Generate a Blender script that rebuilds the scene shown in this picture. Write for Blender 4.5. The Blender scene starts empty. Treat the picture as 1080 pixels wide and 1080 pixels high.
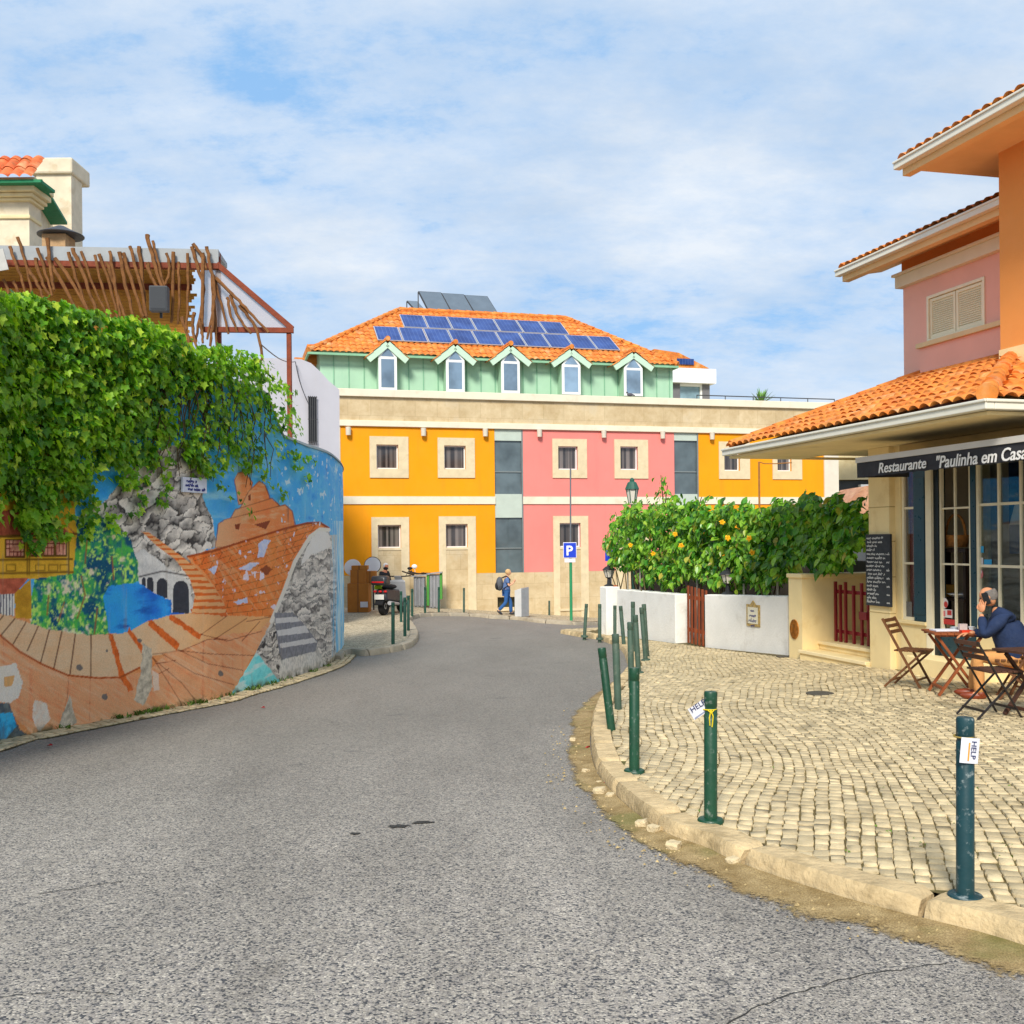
import bpy, bmesh, math, random
import numpy as np
from mathutils import Vector, Matrix
from mathutils.geometry import tessellate_polygon
random.seed(7); rng = np.random.default_rng(7)
SC = bpy.context.scene
COL = SC.collection
PI = math.pi

# ------------------------------------------------------------------ camera and picture geometry
F = 1080.0; CX = 540.0; CY = 571.0; ROLL = 0.010; EYE = 1.75
def ray(x, y):
    a, b = x-CX, CY-y
    c, s = math.cos(ROLL), math.sin(ROLL)
    return Vector(((a*c+b*s)/F, 1.0, (-a*s+b*c)/F))
def P(x, y, d):
    r = ray(x, y); return Vector((r.x*d, d, EYE+r.z*d))
def proj(X, Y, Z):
    a = X/Y*F; b = (Z-EYE)/Y*F
    c, s = math.cos(ROLL), math.sin(ROLL)
    return CX+a*c-b*s, CY-(a*s+b*c)
def smooth(t): t = max(0., min(1., t)); return t*t*(3-2*t)
def zr(X, Y):                      # level of the carriageway
    return -0.03*Y - 0.085*max(-3.5, min(9., X+0.5))*smooth((Y-29)/11.)
# kerb foot of the right pavement, (X, Y) in metres
KPX = [(1180,1030),(1080,1002.6),(1032,988),(892,952),(784,916),(743,897),(702,882),(661,853),(632,822),(623.6,798),(622.6,776),(627,752),(639,733),(661,709),(661,700),(654,685),(633,675.5),(614.6,672.5),(590,668)]
def G(x, y, h=0.0, cross=False):   # point of the ground seen at a pixel
    r = ray(x, y); d = 10.
    for _ in range(40):
        z = zr(r.x*d, d)+h+(crossfall(r.x*d, d) if cross else 0)
        d = 0.5*d+0.5*max(1., min(90., (z-EYE)/r.z if r.z < -1e-4 else 90.))
    return Vector((r.x*d, d, EYE+r.z*d))
def catmull(pts, n=8):
    out = []
    for i in range(len(pts)-1):
        p0 = pts[max(i-1, 0)]; p1 = pts[i]; p2 = pts[i+1]; p3 = pts[min(i+2, len(pts)-1)]
        for k in range(n):
            t = k/n
            out.append(tuple(0.5*((2*b)+(-a+c)*t+(2*a-5*b+4*c-d)*t*t+(-a+3*b-3*c+d)*t**3) for a, b, c, d in zip(p0, p1, p2, p3)))
    out.append(tuple(pts[-1])); return out
KERB = [tuple(G(x, y)[:2]) for x, y in KPX]
KERB = catmull(KERB, 8)
_ky = np.array([p[1] for p in KERB]); _kx = np.array([p[0] for p in KERB])
_o = np.argsort(_ky); _ky = _ky[_o]; _kx = _kx[_o]
def crossfall(X, Y):
    xk = float(np.interp(min(Y, 20.), _ky, _kx))
    return 0.04*max(0., min(7., X-xk-0.2))*(1-smooth((Y-22)/6.))
def zp(X, Y): return zr(X, Y)+0.10+crossfall(X, Y)
def GP(x, y): return G(x, y, 0.10, True)

# ------------------------------------------------------------------ materials
def lin(v): return v/12.92 if v <= .04045 else ((v+.055)/1.055)**2.4
def hexc(h, k=1.0):
    h = h.lstrip('#'); return tuple(min(.92, lin(int(h[i:i+2], 16)/255)*k) for i in (0, 2, 4))
MATS = {}
class NT:
    def __init__(s, m): s.t = m.node_tree; s.n = s.t.nodes; s.l = s.t.links
    def new(s, typ, **kw):
        n = s.n.new(typ)
        for k, v in kw.items(): setattr(n, k, v)
        return n
    def link(s, a, b): s.l.new(a, b)
    def mix(s, fac, a, b, mode='MIX'):
        n = s.n.new('ShaderNodeMix'); n.data_type = 'RGBA'; n.blend_type = mode
        for sock, v in ((n.inputs[0], fac), (n.inputs[6], a), (n.inputs[7], b)):
            if hasattr(v, 'is_output'): s.l.new(v, sock)
            elif isinstance(v, (int, float)): sock.default_value = v
            else: sock.default_value = (*v[:3], 1)
        return n.outputs[2]
    def math(s, op, a, b=0.0, clamp=False):
        n = s.n.new('ShaderNodeMath'); n.operation = op; n.use_clamp = clamp
        for sock, v in ((n.inputs[0], a), (n.inputs[1], b)):
            if hasattr(v, 'is_output'): s.l.new(v, sock)
            else: sock.default_value = v
        return n.outputs[0]
    def noise(s, scale, detail=4, vec=None, rough=.55):
        n = s.n.new('ShaderNodeTexNoise'); n.inputs['Scale'].default_value = scale; n.inputs['Detail'].default_value = detail
        n.inputs['Roughness'].default_value = rough
        s.l.new(vec if vec is not None else s.pos(), n.inputs['Vector']); return n.outputs[0]
    def pos(s): return s.geo().outputs['Position']
    def geo(s):
        if not hasattr(s, '_g'): s._g = s.n.new('ShaderNodeNewGeometry')
        return s._g
    def ramp(s, fac, stops, interp='LINEAR'):
        n = s.n.new('ShaderNodeValToRGB'); n.color_ramp.interpolation = interp
        e = n.color_ramp.elements
        while len(e) < len(stops): e.new(.5)
        for q, (p, c) in zip(e, stops):
            q.position = p; q.color = (*(c if hasattr(c, '__len__') else (c, c, c)), 1)
        s.l.new(fac, n.inputs[0]); return n.outputs[0]
    def vmul(s, vec, v):
        n = s.n.new('ShaderNodeVectorMath'); n.operation = 'MULTIPLY'; s.l.new(vec, n.inputs[0]); n.inputs[1].default_value = v
        return n.outputs[0]
def base(name):
    m = bpy.data.materials.new(name); m.use_nodes = True
    t = NT(m); b = t.n['Principled BSDF']; return m, t, b
def M(name, col, rough=.75, var=.12, scale=2.5, bump=.0, bscale=40., spec=.3, metal=0., stain=None, stain_amt=.5, stain_scale=1.2, island=0., coat=0., streak=False, thr=.55):
    if name in MATS: return MATS[name]
    if isinstance(col, str): col = hexc(col)
    m, t, b = base(name)
    lo = tuple(c*(1-var) for c in col); hi = tuple(min(.95, c*(1+var)) for c in col)
    c = t.mix(t.ramp(t.noise(scale, 6), [(.3, 0), (.7, 1)]), lo, hi)
    if stain:
        if isinstance(stain, str): stain = hexc(stain)
        vec = t.vmul(t.pos(), (4, 4, .5)) if streak else None
        f = t.ramp(t.noise(stain_scale, 8, vec, .65), [(thr, 0), (min(.99, thr+.2), 1)])
        c = t.mix(t.math('MULTIPLY', f, stain_amt), c, stain)
    if island:
        rnd = t.geo().outputs['Random Per Island']
        v = t.math('ADD', t.math('MULTIPLY', rnd, 2*island), 1-island)
        n = t.n.new('ShaderNodeMix'); n.data_type = 'RGBA'; n.blend_type = 'MULTIPLY'; n.inputs[0].default_value = 1
        t.link(c, n.inputs[6])
        cc = t.n.new('ShaderNodeCombineColor')
        for i in range(3): t.link(v, cc.inputs[i])
        t.link(cc.outputs[0], n.inputs[7]); c = n.outputs[2]
    t.link(c, b.inputs['Base Color'])
    rr = t.ramp(t.noise(scale*3, 4), [(.3, max(0, rough-.1)), (.7, min(1, rough+.1))]); t.link(rr, b.inputs['Roughness'])
    b.inputs['Specular IOR Level'].default_value = spec; b.inputs['Metallic'].default_value = metal
    b.inputs['Coat Weight'].default_value = coat
    if bump:
        n = t.n.new('ShaderNodeBump'); n.inputs['Strength'].default_value = bump; n.inputs['Distance'].default_value = .02
        t.link(t.noise(bscale, 6), n.inputs['Height']); t.link(n.outputs[0], b.inputs['Normal'])
    MATS[name] = m; return m

# ------------------------------------------------------------------ mesh helpers
class MB:
    def __init__(s): s.v = []; s.f = []
    def add(s, vs, fs):
        o = len(s.v); s.v += [Vector(v) for v in vs]; s.f += [tuple(i+o for i in f) for f in fs]; return s
    def hexa(s, c):     # 8 corners: bottom ring 0-3, top ring 4-7
        return s.add(c, [(3, 2, 1, 0), (4, 5, 6, 7), (0, 1, 5, 4), (1, 2, 6, 5), (2, 3, 7, 6), (3, 0, 4, 7)])
    def box(s, x0, x1, y0, y1, z0, z1):
        return s.hexa([(x0, y0, z0), (x1, y0, z0), (x1, y1, z0), (x0, y1, z0), (x0, y0, z1), (x1, y0, z1), (x1, y1, z1), (x0, y1, z1)])
    def bar(s, a, b, w, h=None, up=(0, 0, 1)):
        a, b = Vector(a), Vector(b); h = h or w; d = (b-a).normalized(); u = Vector(up)
        x = d.cross(u)
        if x.length < 1e-3: x = d.cross(Vector((1, 0, 0)))
        x.normalize(); y = x.cross(d)
        r = [(-x*w-y*h)/2, (x*w-y*h)/2, (x*w+y*h)/2, (-x*w+y*h)/2]
        return s.hexa([a+q for q in r]+[b+q for q in r])
    def tube(s, pts, r, n=8, cap=True):
        pts = [Vector(p) for p in pts]; rs = r if hasattr(r, '__len__') else [r]*len(pts)
        o = len(s.v); ref = None
        for i, p in enumerate(pts):
            d = (pts[min(i+1, len(pts)-1)]-pts[max(i-1, 0)]).normalized()
            if ref is None: ref = d.cross(Vector((0, 0, 1)) if abs(d.z) < .9 else Vector((1, 0, 0))).normalized()
            ref = (ref-d*ref.dot(d)).normalized(); q = d.cross(ref)
            for k in range(n):
                a = 2*PI*k/n; s.v.append(p+(ref*math.cos(a)+q*math.sin(a))*rs[i])
        for i in range(len(pts)-1):
            for k in range(n):
                s.f.append((o+i*n+k, o+i*n+(k+1) % n, o+(i+1)*n+(k+1) % n, o+(i+1)*n+k))
        if cap:
            s.f.append(tuple(o+k for k in reversed(range(n)))); s.f.append(tuple(o+(len(pts)-1)*n+k for k in range(n)))
        return s
    def lathe(s, prof, n=20, c=(0, 0, 0)):   # prof [(r, z)]
        c = Vector(c); o = len(s.v)
        for r, z in prof:
            for k in range(n): a = 2*PI*k/n; s.v.append(c+Vector((r*math.cos(a), r*math.sin(a), z)))
        for i in range(len(prof)-1):
            for k in range(n): s.f.append((o+i*n+k, o+i*n+(k+1) % n, o+(i+1)*n+(k+1) % n, o+(i+1)*n+k))
        s.f.append(tuple(o+k for k in reversed(range(n)))); s.f.append(tuple(o+(len(prof)-1)*n+k for k in range(n)))
        return s
    def ball(s, c, r, n=12, m=8):
        c = Vector(c); r = Vector(r if hasattr(r, '__len__') else (r, r, r))
        prof = [(math.sin(PI*i/m), -math.cos(PI*i/m)) for i in range(m+1)]
        o = len(s.v)
        s.lathe([(max(p, .001), z) for p, z in prof], n)
        for i in range(o, len(s.v)): v = s.v[i]; s.v[i] = c+Vector((v.x*r.x, v.y*r.y, v.z*r.z))
        return s
    def prism(s, poly, d):   # poly list of Vector, d extrusion
        d = Vector(d); n = len(poly); poly = [Vector(p) for p in poly]
        return s.add(poly+[p+d for p in poly], [tuple(range(n)), tuple(reversed(range(n, 2*n)))]+[(i+n, (i+1) % n+n, (i+1) % n, i) for i in range(n)])
    def xf(s, mat):
        s.v = [mat @ v for v in s.v]; return s
    def build(s, name, mat, parent=None, smooth_=False, bevel=0., origin=None):
        off = wloc(parent) if parent else (Vector(origin) if origin is not None else Vector((0, 0, 0)))
        me = bpy.data.meshes.new(name); me.from_pydata([tuple(v-off) for v in s.v], [], s.f)
        bm = bmesh.new(); bm.from_mesh(me); bmesh.ops.recalc_face_normals(bm, faces=bm.faces); bm.to_mesh(me); bm.free()
        me.materials.append(mat)
        if smooth_:
            me.polygons.foreach_set('use_smooth', [True]*len(me.polygons))
            me.set_sharp_from_angle(angle=math.radians(40))
        o = bpy.data.objects.new(name, me); COL.objects.link(o)
        if parent: o.parent = parent
        else: o.location = off
        if bevel:
            b = o.modifiers.new('Bevel', 'BEVEL'); b.width = bevel; b.segments = 2; b.limit_method = 'ANGLE'
        return o
def wloc(o):
    v = Vector((0, 0, 0))
    while o: v = v+o.location; o = o.parent
    return v
def tag(o, label=None, cat=None, group=None, kind=None):
    if label: o['label'] = label
    if cat: o['category'] = cat
    if group: o['group'] = group
    if kind: o['kind'] = kind
    return o
def thing(name, label, cat, loc=(0, 0, 0), group=None):
    o = bpy.data.objects.new(name, None); COL.objects.link(o); o.location = loc; o.empty_display_size = .2
    return tag(o, label, cat, group)
def structure(o): o['kind'] = 'structure'; return o
def copy_tree(o, parent=None):
    c = o.copy(); COL.objects.link(c)
    if parent: c.parent = parent; c.matrix_parent_inverse = o.matrix_parent_inverse.copy()
    for ch in [q for q in bpy.data.objects if q.parent == o]: copy_tree(ch, c)
    return c
class Fr:   # facade frame: s along, o outwards, z up
    def __init__(s, O, e, n=None):
        s.O = Vector((O[0], O[1], 0)); s.e = Vector((e[0], e[1], 0)).normalized(); s.n = Vector((s.e.y, -s.e.x, 0)) if n is None else Vector(n)
    def p(s, a, o, z): return s.O+s.e*a+s.n*o+Vector((0, 0, z))
    def hit(s, x, y, o=0.):   # (s, z) where the pixel meets the plane o metres in front of the facade
        r = ray(x, y); Q = s.O+s.n*o
        d = (Q.dot(s.n))/(Vector((r.x, r.y, 0)).dot(s.n))
        p = Vector((r.x*d, r.y*d, EYE+r.z*d)); return (p-s.O).dot(s.e), p.z
    def box(s, mb, a0, a1, o0, o1, z0, z1):
        q = s.p
        return mb.hexa([q(a0, o1, z0), q(a1, o1, z0), q(a1, o0, z0), q(a0, o0, z0), q(a0, o1, z1), q(a1, o1, z1), q(a1, o0, z1), q(a0, o0, z1)])
    def quad(s, mb, a0, a1, o, z0, z1):
        return mb.add([s.p(a0, o, z0), s.p(a1, o, z0), s.p(a1, o, z1), s.p(a0, o, z1)], [(0, 1, 2, 3)])
    def holes(s, mb, a0, a1, z0, z1, hs, depth, o=0.):   # wall with openings and reveals
        A = sorted({a0, a1, *[h[0] for h in hs], *[h[1] for h in hs]}); Z = sorted({z0, z1, *[h[2] for h in hs], *[h[3] for h in hs]})
        A = [a for a in A if a0-1e-6 <= a <= a1+1e-6]; Z = [z for z in Z if z0-1e-6 <= z <= z1+1e-6]
        for i in range(len(A)-1):
            for j in range(len(Z)-1):
                ca, cz = (A[i]+A[i+1])/2, (Z[j]+Z[j+1])/2
                if any(h[0] < ca < h[1] and h[2] < cz < h[3] for h in hs): continue
                s.quad(mb, A[i], A[i+1], o, Z[j], Z[j+1])
        for (b0, b1, c0, c1) in hs:
            q = s.p
            for (u0, v0, u1, v1) in ((b0, c0, b1, c0), (b1, c0, b1, c1), (b1, c1, b0, c1), (b0, c1, b0, c0)):
                mb.add([q(u0, o, v0), q(u1, o, v1), q(u1, o-depth, v1), q(u0, o-depth, v0)], [(0, 1, 2, 3)])
        return mb
    def ring(s, mb, a0, a1, z0, z1, w, o0, o1, bottom=True):   # frame round an opening a0..a1,z0..z1 going outwards w
        s.box(mb, a0-w, a0, o0, o1, z0, z1); s.box(mb, a1, a1+w, o0, o1, z0, z1)
        s.box(mb, a0-w, a1+w, o0, o1, z1, z1+w)
        if bottom: s.box(mb, a0-w, a1+w, o0, o1, z0-w, z0)
        return mb
def text_mb(txt, size, mapper, ext=.004, shear=0., bold=0., align='LEFT'):
    """MB of text; mapper(x, y, depth) -> world"""
    c = bpy.data.curves.new('lettering', 'FONT'); c.body = txt; c.size = size; c.shear = shear; c.offset = bold; c.extrude = ext; c.align_x = align; c.resolution_u = 3
    o = bpy.data.objects.new('lettering', c); COL.objects.link(o)
    dg = bpy.context.evaluated_depsgraph_get(); me = bpy.data.meshes.new_from_object(o.evaluated_get(dg))
    mb = MB(); mb.add([mapper(v.co.x, v.co.y, v.co.z) for v in me.vertices], [tuple(p.vertices) for p in me.polygons])
    bpy.data.objects.remove(o); bpy.data.meshes.remove(me); bpy.data.curves.remove(c)
    return mb
def fast_mesh(name, V, Fc, mat):   # V (n,3) array, Fc (m,k) array
    me = bpy.data.meshes.new(name); V = np.asarray(V, np.float32); Fc = np.asarray(Fc, np.int32); m, k = Fc.shape
    me.vertices.add(len(V)); me.vertices.foreach_set('co', V.ravel())
    me.loops.add(m*k); me.loops.foreach_set('vertex_index', Fc.ravel())
    me.polygons.add(m); me.polygons.foreach_set('loop_start', np.arange(0, m*k, k, dtype=np.int32))
    me.update(calc_edges=True); me.validate(); me.materials.append(mat); return me
def obj(name, me, parent=None):
    o = bpy.data.objects.new(name, me); COL.objects.link(o)
    if parent: o.parent = parent
    return o
def poly_sheet(mb, poly, zf, ext=0., step=1.0):   # flat polygon in plan, cut into a grid and draped at zf
    vs = [Vector((p[0], p[1], 0)) for p in poly]; tr = tessellate_polygon([vs])
    bm = bmesh.new(); bv = [bm.verts.new(v) for v in vs]
    for t in tr:
        try: bm.faces.new([bv[i] for i in t])
        except ValueError: pass
    xs = [v.x for v in vs]; ys = [v.y for v in vs]
    for ax, lo, hi in ((0, min(xs), max(xs)), (1, min(ys), max(ys))):
        k = math.ceil(lo/step)
        while k*step < hi:
            co = Vector((k*step, 0, 0)) if ax == 0 else Vector((0, k*step, 0)); no = Vector((1, 0, 0)) if ax == 0 else Vector((0, 1, 0))
            bmesh.ops.bisect_plane(bm, geom=bm.verts[:]+bm.edges[:]+bm.faces[:], plane_co=co, plane_no=no, dist=1e-5); k += 1
    bm.verts.index_update()
    mb.add([(v.co.x, v.co.y, zf(v.co.x, v.co.y)) for v in bm.verts], [tuple(v.index for v in f.verts) for f in bm.faces]); bm.free()
    return mb
def inpoly(x, y, poly):
    x = np.asarray(x, float); y = np.asarray(y, float); ins = np.zeros(x.shape, bool); n = len(poly)
    for i in range(n):
        x0, y0 = poly[i][:2]; x1, y1 = poly[(i+1) % n][:2]
        if y0 == y1: continue
        c = ((y0 > y) != (y1 > y)) & (x < (x1-x0)*(y-y0)/(y1-y0)+x0); ins ^= c
    return ins
def _h(ix, iy, seed):
    n = (ix.astype(np.int64)*374761393+iy.astype(np.int64)*668265263+seed*1442695041) & 0x7fffffff
    n = ((n ^ (n >> 13))*1274126177) & 0x7fffffff
    return ((n ^ (n >> 16)) & 0xffff)/65535.
def vnoise(x, y, seed=0):
    ix, iy = np.floor(x), np.floor(y); fx, fy = x-ix, y-iy
    fx = fx*fx*(3-2*fx); fy = fy*fy*(3-2*fy)
    a = _h(ix, iy, seed); b = _h(ix+1, iy, seed); c = _h(ix, iy+1, seed); d = _h(ix+1, iy+1, seed)
    return (a*(1-fx)+b*fx)*(1-fy)+(c*(1-fx)+d*fx)*fy
def fbm(x, y, seed=0, oct=4):
    v = 0; a = .5; t = 0
    for i in range(oct): v = v+a*vnoise(x*2**i, y*2**i, seed+i*17); t += a; a *= .55
    return v/t
def skin(joints, edges, radii, level=2):
    me = bpy.data.meshes.new('body'); me.from_pydata([tuple(j) for j in joints], edges, [])
    o = bpy.data.objects.new('body', me); COL.objects.link(o)
    md = o.modifiers.new('s', 'SKIN'); md.use_smooth_shade = True; md.branch_smoothing = .4
    o.modifiers.new('u', 'SUBSURF').levels = level
    sv = me.skin_vertices[0].data
    for i, r in enumerate(radii): sv[i].radius = r if hasattr(r, '__len__') else (r, r)
    sv[0].use_root = True
    dg = bpy.context.evaluated_depsgraph_get(); m2 = bpy.data.meshes.new_from_object(o.evaluated_get(dg))
    mb = MB(); mb.add([v.co.copy() for v in m2.vertices], [tuple(p.vertices) for p in m2.polygons])
    bpy.data.objects.remove(o); bpy.data.meshes.remove(m2); bpy.data.meshes.remove(me)
    return mb
# ------------------------------------------------------------------ world, sun, camera
w = bpy.data.worlds.new('World'); SC.world = w; w.use_nodes = True
class _W: node_tree = w.node_tree
t = NT(_W); bg = t.n['Background']
SUN_EL, SUN_AZ = math.radians(40), math.radians(191)     # compass-like: from +Y clockwise
sky = t.new('ShaderNodeTexSky', sky_type='NISHITA'); sky.sun_disc = False
sky.sun_elevation = SUN_EL; sky.sun_rotation = SUN_AZ; sky.air_density = 1.0; sky.dust_density = .4; sky.ozone_density = 2.0
tc = t.new('ShaderNodeTexCoord'); sep = t.new('ShaderNodeSeparateXYZ'); t.link(tc.outputs['Generated'], sep.inputs[0])
den = t.math('ADD', t.math('MAXIMUM', sep.outputs[2], 0.), .30)
cmb = t.new('ShaderNodeCombineXYZ'); t.link(t.math('DIVIDE', sep.outputs[0], den), cmb.inputs[0]); t.link(t.math('DIVIDE', sep.outputs[1], den), cmb.inputs[1])
n0 = t.n.new('ShaderNodeVectorMath'); n0.operation = 'ADD'; t.link(cmb.outputs[0], n0.inputs[0]); n0.inputs[1].default_value = (21.7, 2.9, 0)
vec = t.vmul(n0.outputs[0], (.8, 1.15, 1))
big = t.noise(1.5, 9, vec, .60); fine = t.noise(7.5, 9, vec, .68); mid = t.noise(2.6, 8, vec, .6)
den2 = t.math('ADD', t.math('MULTIPLY', big, .62), t.math('MULTIPLY', fine, .38))
cover = t.ramp(den2, [(.38, 0.15), (.46, .66), (.58, 1)])
cloud = t.mix(t.ramp(mid, [(.36, 0), (.66, 1)]), (3.55, 4.3, 5.3), (5.05, 5.45, 5.95))
blue = t.mix(.88, sky.outputs[0], (1.4, 3.2, 5.7))
col = t.mix(cover, blue, cloud)
low = t.ramp(sep.outputs[2], [(0., .55), (.20, 0.)])
col = t.mix(low, col, (4.8, 5.3, 5.9))
t.link(col, bg.inputs['Color']); bg.inputs['Strength'].default_value = .105
sl = bpy.data.lights.new('sun', 'SUN'); sl.energy = 2.85; sl.angle = math.radians(14); sl.color = (1, .94, .84)
so = bpy.data.objects.new('sun', sl); COL.objects.link(so)
sd = Vector((math.sin(SUN_AZ)*math.cos(SUN_EL), math.cos(SUN_AZ)*math.cos(SUN_EL), math.sin(SUN_EL)))
so.rotation_euler = (-sd).to_track_quat('-Z', 'Y').to_euler(); so.location = sd*30
cam = bpy.data.cameras.new('camera'); co = bpy.data.objects.new('camera', cam); COL.objects.link(co)
cam.sensor_width = 36; cam.lens = 36; cam.shift_y = (CY-540)/1080.; cam.clip_end = 2000; cam.clip_start = .1
co.location = (0, 0, EYE); co.rotation_euler = (PI/2, ROLL, 0); SC.camera = co
vs = SC.view_settings; vs.view_transform = 'Standard'; vs.look = 'None'; vs.exposure = .66; vs.gamma = 1

# ------------------------------------------------------------------ ground and road
def asphalt(vsc=94, tint=1.):
    m, t, b = base('old_asphalt')
    v = t.new('ShaderNodeTexVoronoi'); v.inputs['Scale'].default_value = vsc; t.link(t.pos(), v.inputs['Vector'])
    sp = t.new('ShaderNodeSeparateColor'); t.link(v.outputs['Color'], sp.inputs[0])
    stone = t.ramp(sp.outputs[0], [(0, hexc('#44464a')), (.20, hexc('#626161')), (.26, hexc('#98918a')), (.75, hexc('#a9a195')), (1, hexc('#c9c0b0'))])
    edge = t.ramp(v.outputs['Distance'], [(.40, 1), (.80, .72)])
    c = t.mix(1., stone, edge, 'MULTIPLY')
    fn = t.ramp(t.noise(160, 3), [(.3, .68*tint), (.7, 1.25*tint)]); c = t.mix(.9, c, t.ramp(t.noise(24, 5, None, .7), [(.32, .74), (.68, 1.22)]), 'MULTIPLY'); c = t.mix(.8, c, fn, 'MULTIPLY')
    big = t.ramp(t.noise(.5, 8, t.vmul(t.pos(), (1.6, .5, 1)), .65), [(.34, .74), (.66, 1.22)]); c = t.mix(1., c, big, 'MULTIPLY')
    st = t.ramp(t.noise(1.7, 8, t.vmul(t.pos(), (1, .45, 1)), .7), [(.56, 0), (.72, .42)]); c = t.mix(st, c, hexc('#5d5850'))
    s3 = t.new('ShaderNodeSeparateXYZ'); t.link(t.pos(), s3.inputs[0])
    yy = t.math('ADD', s3.outputs[1], t.math('MULTIPLY', t.noise(.5, 5), 5.))
    far = t.ramp(t.math('DIVIDE', yy, 40.), [(.17, 0), (.36, .72)]); c = t.mix(far, c, t.mix(t.ramp(t.noise(34, 4, None, .7), [(.35, 0), (.65, 1)]), hexc('#5e5b56'), hexc('#8b867d')))
    oil = t.ramp(t.noise(1.3, 5, t.vmul(t.pos(), (.6, 1, 1)), .6), [(.66, 0), (.72, .6)]); c = t.mix(oil, c, hexc('#4a4949'))
    # hairline cracks
    vc = t.new('ShaderNodeTexVoronoi', feature='DISTANCE_TO_EDGE'); vc.inputs['Scale'].default_value = .42
    wob = t.n.new('ShaderNodeVectorMath'); wob.operation = 'ADD'
    nn = t.new('ShaderNodeTexNoise'); nn.inputs['Scale'].default_value = 2.2; nn.inputs['Detail'].default_value = 6; t.link(t.pos(), nn.inputs['Vector'])
    t.link(t.pos(), wob.inputs[0]); t.link(nn.outputs['Color'], wob.inputs[1]); t.link(wob.outputs[0], vc.inputs['Vector'])
    ck = t.math('MULTIPLY', t.ramp(vc.outputs['Distance'], [(.0, 1), (.004, 0)]), t.ramp(t.noise(.8, 3), [(.52, 0), (.62, .55)])); c = t.mix(ck, c, hexc('#3c3a38'))
    t.link(c, b.inputs['Base Color']); b.inputs['Roughness'].default_value = .82; b.inputs['Specular IOR Level'].default_value = .28
    bp = t.new('ShaderNodeBump'); bp.inputs['Strength'].default_value = .55; bp.inputs['Distance'].default_value = .006
    hgt = t.math('ADD', t.math('MULTIPLY', v.outputs['Distance'], -.8), t.math('MULTIPLY', t.noise(220, 3), .5))
    t.link(hgt, bp.inputs['Height']); t.link(bp.outputs[0], b.inputs['Normal'])
    return m
def grid_sheet(xs, ys, zf):
    mb = MB(); vs = [(x, y, zf(x, y)) for y in ys for x in xs]; n = len(xs)
    return mb.add(vs, [(j*n+i, j*n+i+1, (j+1)*n+i+1, (j+1)*n+i) for j in range(len(ys)-1) for i in range(n-1)])
gx = [-400, -60, -20]+[x*1. for x in range(-12, 17)]+[30, 80, 400]; gy = [-60, -10]+[y*1.5 for y in range(-4, 45)]+[120, 300, 900]
structure(grid_sheet(gx, gy, lambda x, y: zr(x, min(y, 70))-.03).build('ground', M('bare_earth', '#8d8372', .95, .2, 1.5, .3)))
structure(grid_sheet([x*.75 for x in range(-16, 25)], [y*.75 for y in range(-8, 80)], zr).build('road', asphalt()))

# ------------------------------------------------------------------ right pavement: kerb, joint bed, cobbles
LIME = M('limestone_kerb', '#c2ab82', .85, .2, 7, .9, 22, stain='#6d5a37', stain_amt=.65, stain_scale=3.2, island=.13, thr=.5)
BED = M('mossy_joint_sand', '#6a5d3a', .95, .35, 5, .5, 60, stain='#4d5a22', stain_amt=.8, stain_scale=1.3)
def offset_line(pl, d):
    out = []
    for i, p in enumerate(pl):
        a = Vector(pl[max(i-1, 0)]); b = Vector(pl[min(i+1, len(pl)-1)]); tg = (b-a).normalized(); out.append((p[0]+tg.y*d, p[1]-tg.x*d))
    return out
def resample(pl, step):
    pl = [Vector((p[0], p[1])) for p in pl]; L = [0]
    for i in range(1, len(pl)): L.append(L[-1]+(pl[i]-pl[i-1]).length)
    n = max(2, int(L[-1]/step)+1); out = []
    for k in range(n):
        s_ = L[-1]*k/(n-1); i = max(j for j in range(len(L)) if L[j] <= s_+1e-9); i = min(i, len(pl)-2)
        f = (s_-L[i])/max(1e-9, L[i+1]-L[i]); q = pl[i].lerp(pl[i+1], f); out.append((q.x, q.y))
    return out
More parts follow.
